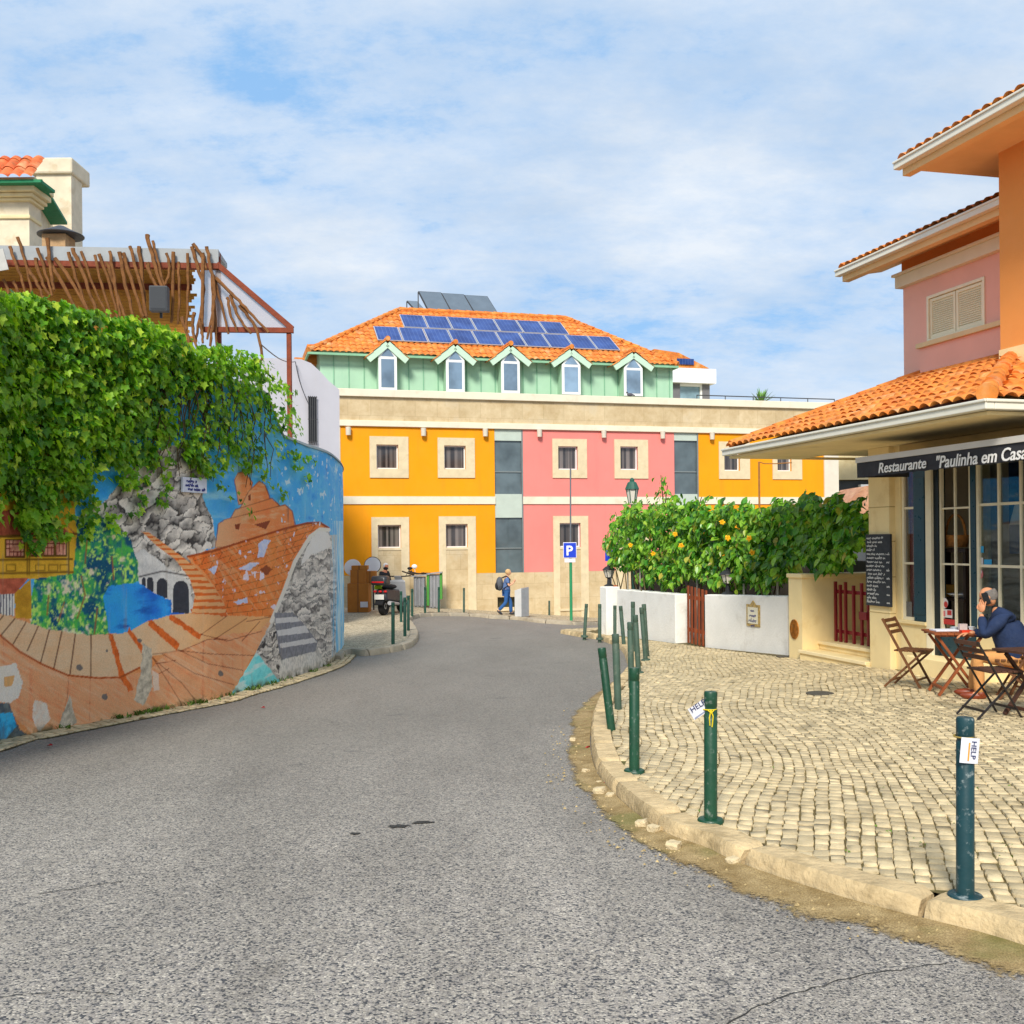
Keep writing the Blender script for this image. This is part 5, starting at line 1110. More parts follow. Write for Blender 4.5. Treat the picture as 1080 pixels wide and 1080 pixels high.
for y_ in (535, 571, 608, 646): z_ = rh(927, y_)[1]; RF.box(mb, sp0-.003, sp1+.003, -1.2, .003, z_-.006, z_+.006)
mb.build('joints', M('stone_joint', '#b9a06c', .9), rest)
oW = -.10
sA_, sB_ = rs(950.5, 600, oW), rs(964, 600, oW); zHead = rh(1000, 497, oW)[1]+.25; zSill = rh(958, 654, oW)[1]
sD0, sD1, sD2, sD3, sD4 = rs(979, 600, oW), rs(986, 600, oW), rs(990, 600, oW), rs(1023, 600, oW), rs(1028.5, 600, oW)
zD = rh(990, 690, oW)[1]
mb = MB(); RF.box(mb, sp1, sA_, -.6, oW, -.9, zE-.077); mb.build('reveal_wall', PEACH, rest)
mb = MB(); RF.box(mb, sA_, sD0, -.5, oW+.02, -.9, zSill); RF.box(mb, sA_-.02, sD0, oW+.0205, oW+.06, zSill-.05, zSill); mb.build('plinth', PEACH, rest, bevel=.008)
mb = MB(); RF.box(mb, sA_, S1, -.5, oW+.01, zHead, zE-.077); mb.build('lintel_wall', M('lintel_beige', '#c9ac74', .9, .12, 3, .2), rest)
zB2 = rh(1040, 690, oW)[1]
mb = MB(); RF.box(mb, sD4+.03, S1, -.5, oW+.02, -.9, zB2+.30); mb.build('plinth', PEACH, rest, bevel=.008)
mb = MB(); RF.box(mb, sD0, sD4+.6, -.5, .28, -.9, zD-.02); mb.build('door_step', PEACH, rest, bevel=.012)
def clear_glass(name, tint, refl=.02):
    m, t, b = base(name); fr = t.new('ShaderNodeFresnel'); fr.inputs['IOR'].default_value = 1.5
    tr = t.new('ShaderNodeBsdfTransparent'); tr.inputs['Color'].default_value = (*tint, 1); gl = t.new('ShaderNodeBsdfGlossy'); gl.inputs['Roughness'].default_value = .02; gl.inputs['Color'].default_value = (.85, .86, .86, 1)
    mx = t.new('ShaderNodeMixShader'); t.link(t.math('ADD', t.math('MULTIPLY', fr.outputs[0], .20), refl, True), mx.inputs[0]); t.link(tr.outputs[0], mx.inputs[1]); t.link(gl.outputs[0], mx.inputs[2]); t.link(mx.outputs[0], t.n['Material Output'].inputs['Surface']); return m
CG = clear_glass('shop_glass', (.80, .84, .84))
# left shop window
oG = oW-.05
def shop_window(a0, a1, z0, z1, vx, hz_, w=.045, name='shop_window', fmat=BARW):
    wo = (lambda mb: (RF.ring(mb, a0+w, a1-w, z0+w, z1-w, w, oG-.02, oG+.03), [RF.box(mb, v-w*.36, v+w*.36, oG-.01, oG+.02, z0+w, z1-w) for v in vx], [RF.box(mb, a0+w, a1-w, oG-.008, oG+.018, h-w*.36, h+w*.36) for h in hz_], mb)[-1])(MB()).build(name, fmat, rest)
    mb = MB(); RF.box(mb, a0+.01, a1-.01, oG-.006, oG-.002, z0+.01, z1-.01)
    if name != 'door': mb.build('pane', CG, wo)
    return wo
h1, h2 = rh(958, 536, oG)[1], rh(958, 594, oG)[1]
shop_window(sA_, sB_+.02, zSill+.001, zHead-.002, [], [h1, h2])
mb = MB(); RF.quad(mb, sA_, sB_+.3, oG-.10, zSill, zHead); mb.build('pink_reflection_panel', M('reflection_pink', '#c97c70', .8, .08, 3), rest)  # pink sheet behind the pane, coloured to stand for its reflection
mb = MB(); RF.box(mb, sB_+.022, sD0-.005, oW-.08, oW+.02, zSill+.002, zHead-.002); RF.box(mb, sB_+.06, sD0-.04, oW+.021, oW+.03, zSill+.1, zHead-.3); mb.build('teal_shutter', TEAL, rest, bevel=.006)
mb = MB(); RF.box(mb, sD0, sD1-.02, oW-.1, oW+.04, zD-.02, zHead-.003); mb.build('door_jamb', BARW, rest); mb = MB(); RF.box(mb, sD1-.018, sD2, oW-.12, oW+.0, zD-.02, zHead-.003); mb.build('door_jamb', M('dark_jamb', '#1b2529', .4, .1, 5), rest)
g1, g2, g3 = rh(1005, 536, oG)[1], rh(1005, 595, oG)[1], rh(1005, 668, oG)[1]
dv = rs(1008.6, 600, oG)
dr = shop_window(sD2, sD3, g3-.02, zHead-.004, [dv], [g1, g2], .035, 'door')
mb = MB(); RF.box(mb, sD2, sD3, oG-.03, oG+.03, zD-.015, g3-.022); mb.build('kick_panel', TEAL, dr); mb = MB(); RF.box(mb, sD3+.001, sD4, oG-.03, oG+.04, zD-.015, zHead-.004); mb.build('door_stile', TEAL, dr)
wv = [rs(1055, 600, oG)]; pitch_ = wv[0]-(sD4+.02); wv += [wv[0]+pitch_*k for k in (1, 2, 3, 4, 5, 6)]
w1, w2 = rh(1045, 532, oG)[1], rh(1045, 597, oG)[1]
shop_window(sD4+.005, S1, zB2+.301, zHead-.004, [v for v in wv if v < S1-.1], [w1, w2], .05)
# interior
INT = M('interior_wall', '#cdbfa6', .9, .1, 2); mb = MB()
q = RF.p
mb.add([q(sA_, -5, zD), q(S1, -5, zD), q(S1, -5, 3.0), q(sA_, -5, 3.0)], [(0, 1, 2, 3)]); mb.add([q(sA_, -.5, zD), q(sA_, -5, zD), q(sA_, -5, 3.), q(sA_, -.5, 3.)], [(0, 1, 2, 3)]); mb.add([q(S1, -.5, zD), q(S1, -5, zD), q(S1, -5, 3.), q(S1, -.5, 3.)], [(0, 1, 2, 3)])
mb.build('inner_walls', INT, rest); mb = MB(); mb.add([q(sA_, -.5, zD-.03), q(S1, -.5, zD-.03), q(S1, -5, zD-.03), q(sA_, -5, zD-.03)], [(0, 1, 2, 3)]); mb.build('inner_floor', M('dark_wood_floor', '#3b2a1e', .5, .2, 5), rest); mb = MB(); mb.add([q(sA_, -.5, 2.98), q(S1, -.5, 2.98), q(S1, -5, 2.98), q(sA_, -5, 2.98)], [(0, 1, 2, 3)]); mb.build('inner_ceiling', INT, rest)
CURT = M('ochre_curtain', '#b7ac8a', .9, .2, 9); CURB = M('blue_curtain', '#2d4d7c', .9, .2, 9)
def curtain(name, x0, x1, mt, o_, ztop, zbot):
    a0, a1 = rs(x0, 580, o_), rs(x1, 580, o_); mb = MB(); n_ = 28; vs = []
    for k in range(n_+1):
        a = a0+(a1-a0)*k/n_; w_ = .035*math.sin(k*1.6); vs += [q(a, o_+w_, zbot), q(a, o_+w_, ztop)]
    mb.add(vs, [(2*k, 2*k+2, 2*k+3, 2*k+1) for k in range(n_)]); return mb.build(name, mt, rest, smooth_=True)
curtain('curtain', 1031, 1044, CURT, -.42, zHead, zB2+.5); curtain('curtain', 1046, 1053, M('grey_curtain', '#8f8b86', .9, .2, 9), -.5, zHead, zB2+.5); curtain('curtain', 1066, 1090, CURB, -.75, zHead, w2+.15)
b0 = q(rs(1008, 575, -.45), -.45, rh(1008, 577, -.45)[1])
bs = thing('wicker_basket', 'wicker basket with hooped handle on the shelf inside the glass door', 'basket', b0)
WIC = M('wicker', '#b5763a', .8, .3, 20, .4, 40); mb = MB(); mb.lathe([(.15, 0), (.22, .17), (.20, .17), (.14, .02)], 18, b0); mb.build('bowl', WIC, bs, smooth_=True)
mb = MB(); mb.tube([b0+RF.e*.2*math.cos(a)+Vector((0, 0, .16+.30*math.sin(a))) for a in [PI*k/12 for k in range(13)]], .018, 6); mb.build('handle', WIC, bs, smooth_=True)
mb = MB(); z_ = b0.z-.02; RF.box(mb, rs(991, 575, -.45)-.1, rs(1021, 575, -.45)+.2, -.68, -.24, z_-.05, z_); RF.box(mb, rs(991, 575, -.45)-.05, rs(991, 575, -.45), -.64, -.28, zD, z_-.05); RF.box(mb, rs(1021, 575, -.45)+.1, rs(1021, 575, -.45)+.15, -.64, -.28, zD, z_-.05); mb.build('table_stand', M('dark_wood', '#2e2019', .5, .2, 6), thing('display_stand', 'dark wooden stand carrying the basket inside the door', 'stand', q(rs(1005, 600, -.45), -.45, zD)))
bx0 = q(rs(996, 622, -.42), -.42, rh(996, 629, -.42)[1]); mb = MB(); mb.box(bx0.x-.14, bx0.x+.14, bx0.y-.1, bx0.y+.1, bx0.z, bx0.z+.17); tag(mb.build('biscuit_box', M('mustard_card', '#c08a35', .7, .1, 6), origin=tuple(bx0), bevel=.006), 'mustard cardboard box on the low shelf behind the door glass', 'box')
mb = MB(); mb.lathe([(.10, 0), (.19, .05), (.19, .06), (.02, .02)], 18, bx0+RF.e*.36); tag(mb.build('white_dish', WFRAME, origin=tuple(bx0+RF.e*.36), smooth_=True), 'white dish beside the mustard box behind the door glass', 'dish')
mb = MB(); RF.box(mb, rs(990, 629, -.42)-.1, rs(1023, 629, -.42)+.1, -.62, -.24, bx0.z-.04, bx0.z-.002); RF.box(mb, rs(990, 629, -.42)-.08, rs(990, 629, -.42)-.03, -.56, -.3, zD, bx0.z-.04); RF.box(mb, rs(1023, 629, -.42)+.03, rs(1023, 629, -.42)+.08, -.56, -.3, zD, bx0.z-.04); tag(mb.build('low_shelf', M('dark_wood', '#2e2019'), origin=tuple(q(rs(1005, 629, -.42), -.42, zD))), 'low dark shelf just inside the glazed door', 'shelf')
lz = q(rs(1076, 550, -.6), -.6, rh(1076, 553, -.6)[1]); mb = MB(); lamp = thing('pendant_lamp', 'white conical lamp hanging behind the large shop window', 'lamp', lz); mb.lathe([(.13, 0), (.06, .28), (.05, .28), (.12, .01)], 18, lz); mb.build('lamp_shade', WFRAME, lamp, smooth_=True); MB().tube([lz+Vector((0, 0, .28)), (lz.x, lz.y, 2.97)], .008, 5).build('cord', DARKM, lamp)
# stickers on the glass
def sticker(x0, x1, y0, y1, mt, name='sticker', rnd=False, o_=None):
    o_ = oG+.004 if o_ is None else o_; a0, z1 = rh(x0, y0, o_); a1, z0 = rh(x1, y1, o_); mb = MB()
    if rnd: mb.add([RF.p((a0+a1)/2+(a1-a0)/2*math.cos(k*PI/10), o_, (z0+z1)/2+(z1-z0)/2*math.sin(k*PI/10)) for k in range(20)], [tuple(range(20))])
    else: RF.quad(mb, a0, a1, o_, z0, z1)
    return mb.build(name, mt, rest)
STB = M('sticker_blue', '#37a0cf', .5, .05, 5); STW = M('sticker_white', '#dcd6d4', .5, .05, 5); STR = M('sticker_red', '#c23a35', .5, .05, 5); STP = M('sticker_pink', '#d97b80', .5, .05, 5)
sticker(1030, 1037.5, 576, 583, STB); sticker(1030, 1037, 588, 596, STW); sticker(1037.8, 1046, 590, 596, STB); sticker(1030, 1037, 600, 611, STP, rnd=True); sticker(1030.5, 1035.5, 600, 606, STW, rnd=True, o_=oG+.006)
sticker(991.5, 1000, 630, 642, STW, rnd=True); sticker(995.5, 999.5, 634, 641, STR, rnd=True, o_=oG+.006); sticker(991.5, 1004.5, 642, 652, STW); sticker(993, 997, 644, 650, STP, o_=oG+.006); sticker(999, 1003.5, 643.5, 649, STR, o_=oG+.006); sticker(991, 1007.5, 652, 659.5, STR); sticker(953.3, 962, 634, 652, M('sticker_grey', '#6f6c68', .7, .3, 60))
# canopy roof
slope = math.radians(19.5); vr = -RF.n*math.cos(slope)+Vector((0, 0, math.sin(slope))); OEV = 1.3; LR = (OEV+2.45)/math.cos(slope)
zT_ = zE+.10
mb = MB(); tile_roof(mb, RF.p(sFar, OEV+.05, zT_), RF.e, vr, sNear-sFar, LR, .20, .40, .055, lambda s_, t_: s_ < (sNear-sFar)-t_*math.cos(slope)+.12, 8)
vh = -RF.e*math.cos(slope)+Vector((0, 0, math.sin(slope))); tile_roof(mb, RF.p(sNear+.02, OEV, zT_), -RF.n, vh, 4.4, LR, .20, .40, .055, lambda s_, t_: s_ > t_*math.cos(slope)-.12, 8)
crf = mb.build('canopy_roof', TILE, rest, smooth_=True)
mb = MB(); e0, e1 = RF.p(sNear, OEV, zT_+.06), RF.p(sNear-OEV-2.4, -2.4, zT_+.06+(OEV+2.4)*math.tan(slope))
for k in range(9): mb.tube([e0.lerp(e1, k/9), e0.lerp(e1, (k+1.12)/9)], [.12, .095], 10)
mb.build('ridge_tiles', TILE, crf, smooth_=True); mb = MB()
e0, e1 = RF.p(sFar+.06, OEV, zT_+.05), RF.p(sFar+.06, -2.4, zT_+.05+(OEV+2.4)*math.tan(slope))
for k in range(9): mb.tube([e0.lerp(e1, k/9), e0.lerp(e1, (k+1.12)/9)], [.085, .07], 10)
mb.build('verge_tiles', TILE, crf, smooth_=True)
mb = MB(); RF.box(mb, sFar-.03, sNear+.12, OEV, OEV+.12, zE-.03, zE+.075); RF.box(mb, sFar-.03, sNear+.135, OEV+.121, OEV+.14, zE+.05, zE+.085); RF.box(mb, sNear, sNear+.12, -3, OEV-.002, zE-.03, zE+.075); RF.box(mb, sNear+.121, sNear+.14, -3, OEV+.12, zE+.05, zE+.085)
mb.build('gutter', GUT, crf, bevel=.012)
mb = MB(); RF.box(mb, sFar, sNear, -.0, OEV-.005, zE-.075, zE-.035); RF.box(mb, sFar, sFar+.06, -2.4, -.003, zE-.075, zE-.035); mb.build('soffit', SOFFIT, crf)
mb = MB(); mb.add([RF.p(sFar, OEV, zE), RF.p(sNear, OEV, zE), RF.p(sNear, -2.4, zE), RF.p(sFar, -2.4, zE), RF.p(sFar, -2.4, zE+1.25)], [(0, 3, 4), (0, 1, 2, 3)]); mb.build('gable_end', SOFFIT, crf)
# upper pink wing
OP_ = -2.4; pz0 = zE; sPL = rs(953, 350, OP_); sPR = rs(1056, 330, OP_)+.6; OE2 = -1.64; z2 = rh(887, 290, OE2)[1]; s2 = rs(887, 290, OE2)
zc0, zc1_ = rh(946, 304, OP_+.12)[1], rh(946, 289, OP_+.12)[1]
a0, zt_ = rh(978, 313, OP_); a1, zt2 = rh(1039, 292.6, OP_); zb_ = rh(978, 361.5, OP_)[1]
mb = MB(); RF.holes(mb, sPL, sPR, pz0-.3, zc0, [(a0, a1, zb_, zt_)], .12, OP_); RF.box(mb, sPL, sPR, -6, OP_-.13, pz0-.3, z2+.5); mb.add([RF.p(sPL, OP_, pz0-.3), RF.p(sPL, OP_-.14, pz0-.3), RF.p(sPL, OP_-.14, zc0), RF.p(sPL, OP_, zc0)], [(0, 1, 2, 3)]); mb.build('pink_wall', PINKW, rest)
mb = MB(); RF.box(mb, rs(974, 380, OP_), sPR, OP_+.002, OP_+.07, pz0-.2, zb_-.09); mb.build('apron', PINKW, rest)
mb = MB(); RF.box(mb, sPL-.08, sPR, OP_-1, OP_+.12, zc0, zc1_-.05); RF.box(mb, sPL-.12, sPR, OP_-1, OP_+.17, zc1_-.05, zc1_); mb.build('cornice', M('cream_cornice', '#e8ddc0', .8, .05, 3), rest, bevel=.012)
mb = MB(); RF.box(mb, sPL, sPR, -5.5, OP_+.03, zc1_+.002, z2+.5); mb.build('frieze', M('terracotta_frieze', '#cf7a35', .85, .06, 2), rest)
win = MB(); RF.ring(win, a0+.05, a1-.05, zb_+.05, zt_-.05, .05, OP_-.10, OP_+.02); wo = win.build('window', BARW, rest)
SHUT = M('cream_shutter', '#f0e6c4', .6, .04, 5); mid = (a0+a1)/2
for b0_, b1_ in ((a0+.055, mid-.01), (mid+.01, a1-.055)):
    mb = MB(); RF.ring(mb, b0_+.05, b1_-.05, zb_+.11, zt_-.11, .05, OP_-.06, OP_-.01)
    n_ = 16
    for k in range(n_):
        z_ = zb_+.11+(zt_-zb_-.22)*(k+.5)/n_; mb.hexa([RF.p(b0_+.05, OP_-.02, z_-.03), RF.p(b1_-.05, OP_-.02, z_-.03), RF.p(b1_-.05, OP_-.05, z_+.012), RF.p(b0_+.05, OP_-.05, z_+.012), RF.p(b0_+.05, OP_-.012, z_-.022), RF.p(b1_-.05, OP_-.012, z_-.022), RF.p(b1_-.05, OP_-.042, z_+.02), RF.p(b0_+.05, OP_-.042, z_+.02)])
    mb.build('shutter', SHUT, wo)
mb = MB(); RF.quad(mb, a0, a1, OP_-.115, zb_, zt_); mb.build('dark_behind', DARKM, wo)
mb = MB(); RF.box(mb, rs(972, 364, OP_), sPR, OP_+.003, OP_+.13, zb_-.09, zb_-.005); mb.build('sill', M('cream_sill', '#e2c797', .8, .05, 4), wo, bevel=.008)
def eave_roof(s0, s1, oE, zg, oWall, rise, L, name, dzw=.02, bk=.1):
    v = -RF.n*math.cos(rise)+Vector((0, 0, math.sin(rise))); mb = MB(); tile_roof(mb, RF.p(s0, oE+.05, zg+.10), RF.e, v, s1-s0, L, .20, .40, .055, None, 8)
    ro = mb.build(name, TILE, rest, smooth_=True)
    mb = MB()
    for k in range(7): mb.tube([RF.p(s0+.03, oE-k*.4, zg+.13+k*.4*math.tan(rise)), RF.p(s0+.03, oE-(k+1.1)*.4, zg+.13+(k+1.1)*.4*math.tan(rise))], [.085, .07], 8)
    mb.build('verge_tiles', TILE, ro, smooth_=True)
    mb = MB(); RF.box(mb, s0-.02, s1, oE, oE+.12, zg-.04, zg+.07); RF.box(mb, s0-.02, s1, oE+.121, oE+.14, zg+.045, zg+.08); mb.build('gutter', GUT, ro, bevel=.012)
    mb = MB(); RF.box(mb, s0+.04, s1, oE-.14, oE-.003, zg-.14, zg-.03); 
    mb.add([RF.p(s0+.02, oE-.13, zg-.03), RF.p(s1, oE-.13, zg-.03), RF.p(s1, oWall-bk, zg+dzw), RF.p(s0+.02, oWall-bk, zg+dzw)], [(0, 1, 2, 3)])
    mb.build('soffit', M('soffit_tan', '#eac38c', .85, .06, 2), ro); return ro
eave_roof(s2, rs(1054, 250, -1.5), OE2, z2, OP_, math.radians(20), 3.2, 'wing_roof', rh(953, 275, OP_)[1]-z2)
OT = -1.5; sTL = rs(1054, 250, OT); OE3 = -.5; s3, z3 = rh(950, 177, OE3)
mb = MB(); RF.box(mb, sTL, 9, -6, OT, rh(1060, 368, OT)[1], z3+.02); mb.build('orange_tower', ORW, rest)
mb = MB(); RF.box(mb, sTL-.015, 9, -6, OT+.015, zE, rh(1060, 368, OT)[1]-.002); mb.build('tower_base', PEACH, rest)
eave_roof(s3, 9, OE3, z3, OT, math.radians(20), 3.4, 'tower_roof', .02, 2.6)
# awning with lettering
OV = .95; zv1 = rh(904, 484, OV)[1]; zv0 = rh(904, 504, OV)[1]; zvm = rh(904, 488.5, OV)[1]; sV = rs(904, 495, OV); SE_ = 6.3
BLK = M('black_awning', '#35353a', .75, .08, 4, .1, 40); aw = MB()
aw.hexa([RF.p(sV, OV, zv1-.005), RF.p(SE_, OV, zv1-.005), RF.p(SE_, .02, zv1+.03), RF.p(sV, .02, zv1+.03), RF.p(sV, OV, zv1+.012), RF.p(SE_, OV, zv1+.012), RF.p(SE_, .02, zv1+.055), RF.p(sV, .02, zv1+.055)])
awo = aw.build('awning', M('awning_top', '#26262b', .8, .08, 4), rest)
mb = MB(); RF.box(mb, sV-.01, SE_, OV-.01, OV+.02, zvm, zv1+.015); RF.box(mb, sV-.012, sV+.012, .05, OV-.012, zvm, zv1-.01); mb.build('white_bar', M('awning_bar', '#cfcac2', .5, .05, 4), awo)
mb = MB(); n_ = 90; vs = []
for k in range(n_+1):
    a_ = sV+(SE_-sV)*k/n_; w_ = .008*math.sin(k*.9); vs += [RF.p(a_, OV+w_, zv0+.004*math.sin(k*1.7)), RF.p(a_, OV+.004, zvm-.002)]
mb.add(vs, [(2*k, 2*k+2, 2*k+3, 2*k+1) for k in range(n_)]); mb.add([RF.p(sV, OV, zv0), RF.p(sV, OV, zvm-.002), RF.p(sV, .1, zvm-.002), RF.p(sV, .1, zv0+.02)], [(0, 1, 2, 3)]); val = mb.build('valance', BLK, awo, smooth_=True)
LET = M('white_letter', '#f0eeea', .6, .02, 8)
def sign_text(txt, x0, x1, yb, cap):
    sa, zb = rh(x0, yb, OV+.02); sb = rs(x1, yb, OV+.02); zt = rh(x0, yb-cap, OV+.02)[1]; raw = text_mb(txt, 1., lambda x, y, z: (x, y, z), .01, .22, .012)
    w_ = max(v.x for v in raw.v); k = (sb-sa)/w_; h_ = (zt-zb)/.70; m2 = MB(); m2.add([RF.p(sa+v.x*k, OV+.021+v.z*.3, zb+v.y*h_) for v in raw.v], raw.f); return m2.build('lettering', LET, val)
sign_text('Restaurante', 926, 977, 499, 10.6)
raw_w = 1; sign_text('"Paulinha em Casa"', 986, 1090, 494, 12.5)
# chalkboard
CB = -0.0; a0, z1_ = rh(912.4, 563.6, .05); a1, z0_ = rh(938.8, 640.5, .05)
cbd = thing('chalkboard', 'tall black menu board covered in white chalk writing on the corner pillar', 'menu board', RF.p((a0+a1)/2, .03, (z0_+z1_)/2))
mb = MB(); RF.box(mb, a0, a1, .005, .045, z0_, z1_); mb.build('board', M('chalk_black', '#34383d', .7, .15, 6), cbd, bevel=.004)
mb = MB(); rr = random.Random(8); W_ = a1-a0
for k, (wd_, in_) in enumerate([(.85, .05), (.8, .08), (.55, .05), (.45, .05), (.95, .05), (.95, .05), (.8, .05), (.9, .03), (.75, .05), (.92, .1), (.85, .05), (.95, .05), (.6, .05), (.5, .05), (.62, .05), (.5, .05), (.66, .05)]):
    z_ = z1_-.06-(z1_-z0_-.10)*k/16.3; scribble(mb, RF.p(a0, .047, 0), RF.e, Vector((0, 0, 1)), RF.n*.0, in_*W_, in_*W_+(wd_-in_)*W_*.85, z_, .042, .008, rr)
    if k > 2 and k % 2 == 0: scribble(mb, RF.p(a0, .047, 0), RF.e, Vector((0, 0, 1)), RF.n*.0, W_*.86, W_*.98, z_, .035, .008, rr)
mb.build('chalk_writing', M('chalk', '#d8d8d4', .9), cbd)

# ------------------------------------------------------------------ stair recess, garden walls, gates
s832, s846 = rs(832, 650), rs(846, 650); zPt = rh(840, 606.5)[1]
pw = thing('garden_pillar', 'cream stone pillar and side wall with a brown oval plaque beside the steps', 'wall', RF.p((s832+s846)/2, -.6, -.5))
mb = MB(); RF.box(mb, s832, s846, -3.6, 0, -.9, zPt-.05); mb.build('wall', PEACH, pw); mb = MB(); RF.box(mb, s832-.03, s846+.03, -3.6, .03, zPt-.049, zPt+.02); mb.build('coping', PEACH, pw, bevel=.012)
oc = RF.p(rs(838.3, 663), .02, rh(838, 663.5)[1]); mb = MB(); mb.add([oc+RF.e*(.135*math.cos(k*PI/12))+Vector((0, 0, .17*math.sin(k*PI/12))) for k in range(24)], [tuple(range(24))]); mb.prism([oc+RF.e*(.135*math.cos(k*PI/12))+Vector((0, 0, .17*math.sin(k*PI/12))) for k in range(24)], -RF.n*.018); mb.build('oval_plaque', M('rusty_oval', '#b9762c', .8, .35, 14, .4, stain='#e0b878', stain_amt=.6, stain_scale=12), pw)
stp_ = thing('entrance_steps', 'two cream stone steps leading to the red gate', 'steps', RF.p(s846+.8, -.6, -.5))
zS1 = rh(850, 686.5, .05)[1]; zS2 = rh(866, 676.5, -.3)[1]
mb = MB(); RF.box(mb, s846+.003, sp0-.003, -3.5, .06, -.9, zS1); RF.box(mb, s846+.003, sp0-.003, -3.5, -.32, zS1+.001, zS2); mb.build('treads', PEACH, stp_, bevel=.012)
mb = MB(); RF.box(mb, s846+.001, sp0-.001, .061, .085, zS1-.05, zS1+.004); RF.box(mb, s846+.001, sp0-.001, -.319, -.29, zS2-.05, zS2+.004); mb.build('nosing', M('pale_nosing', '#efdcae', .8, .05, 4), stp_, bevel=.006)
rg = thing('red_gate', 'dark red slatted metal gate at the top of the cream steps', 'gate', RF.p(s846+.8, -.9, zS2))
oGt = -.55; REDP = M('dark_red_paint', '#7f1722', .45, .12, 6, spec=.45)
xs_ = [881.5, 886.5, 892, 900.5, 909, 916]; zt_g = rh(885, 613.5, oGt)[1]; zb_g = rh(885, 676.5, oGt)[1]
for k, x_ in enumerate(xs_): a_ = rs(x_, 645, oGt); mb = MB(); RF.box(mb, a_-.022, a_+.022, oGt-.02, oGt+.02, zb_g-(0 if k else .05), zt_g-(.05 if k % 2 else 0)); mb.build('bar', REDP, rg)
for y_ in (624, 666): 
    z_ = rh(885, y_, oGt)[1]; mb = MB(); RF.box(mb, rs(881, 645, oGt), sp0, oGt-.045, oGt-.021, z_-.03, z_+.03); mb.build('rail', REDP, rg)
mb = MB(); z_ = rh(912, 650, oGt)[1]; RF.box(mb, rs(908, 645, oGt), rs(916, 645, oGt), oGt+.021, oGt+.04, z_-.06, z_+.07); mb.build('lock_box', REDP, rg)
def wallseg(name, label, p0, p1, th, ztop0, ztop1, mt, cap=None):
    p0, p1 = Vector((p0.x, p0.y, 0)), Vector((p1.x, p1.y, 0)); d = (p1-p0).normalized(); n_ = Vector((d.y, -d.x, 0)); 
    if n_.dot(RF.n) > 0: n_ = -n_
    Z = lambda p, z: Vector((p.x, p.y, z)); o = thing(name, label, 'wall', Z((p0+p1)/2, -.8))
    MB().hexa([Z(p0, -1.6), Z(p1, -1.6), Z(p1+n_*th, -1.6), Z(p0+n_*th, -1.6), Z(p0, ztop0), Z(p1, ztop1), Z(p1+n_*th, ztop1), Z(p0+n_*th, ztop0)]).build('masonry', mt, o, bevel=.02)
    return o, d, n_
WW = M('whitewash', '#efece4', .9, .05, 1.8, .35, 22, stain='#b7ae9c', stain_amt=.45, stain_scale=1.6)
b0, b1 = GP(743.5, 682), GP(831, 690.5); topz = lambda x, y, p: P(x, y, p.y).z
wB, dB, nB = wallseg('white_wall', 'white garden wall with a painted tile plaque below the hedge', b0, b1, .28, topz(743.5, 627, b0), topz(831, 628.5, b1), WW)
a0_, a1_ = GP(651, 669.5), GP(712.5, 678); wA, dA, nA = wallseg('white_wall', 'white garden wall left of the brown wooden gate', a0_, a1_, .36, topz(651, 621.5, a0_), topz(712.5, 626.5, a1_), WW)
c0_, c1_ = GP(633, 668.5), GP(647.5, 668); wC, _, _ = wallseg('white_wall', 'short white wall end with a small black lantern on top', c0_, c1_, .4, topz(640, 618.5, c0_), topz(640, 618.5, c0_), WW)
# tile plaque
fB = Fr((b0.x, b0.y), (dB.x, dB.y)); 
if fB.n.dot(RF.n) < 0: fB.n = -fB.n
pa, pz1 = fB.hit(787.5, 637, .01); pb_, pz0_ = fB.hit(801.5, 661.5, .01); tp = thing('tile_plaque', 'glazed tile plaque with ornate yellow border and blue writing on the white wall', 'plaque', fB.p((pa+pb_)/2, .02, pz0_))
if pb_ < pa: pa, pb_ = pb_, pa
mb = MB(); fB.box(mb, pa, pb_, .002, .02, pz0_, pz1); mb.prism([fB.p(pa+(pb_-pa)*.3, .002, pz1), fB.p(pa+(pb_-pa)*.7, .002, pz1), fB.p((pa+pb_)/2, .002, pz1+.08)], fB.n*.018); mb.build('tile', M('plaque_border', '#b79a5a', .4, .5, 26, stain='#35508f', stain_amt=.7, stain_scale=22), tp)
mb = MB(); g_ = .05; fB.box(mb, pa+g_, pb_-g_, .021, .024, pz0_+g_, pz1-g_); mb.build('panel', M('plaque_cream', '#e9e2c9', .3, .05, 8), tp)
mb = MB(); rr = random.Random(4); W_ = pb_-pa
for k, (h_, wdt) in enumerate(((.05, .35), (.06, .5), (.075, .66), (.04, .3))): zq = pz1-.12-k*.095; scribble(mb, fB.p(pa, .026, 0), fB.e, Vector((0, 0, 1)), fB.n*0, W_*(.5-wdt/2), W_*(.5+wdt/2), zq, h_, .012, rr)
mb.build('lettering', BLUEINK, tp)
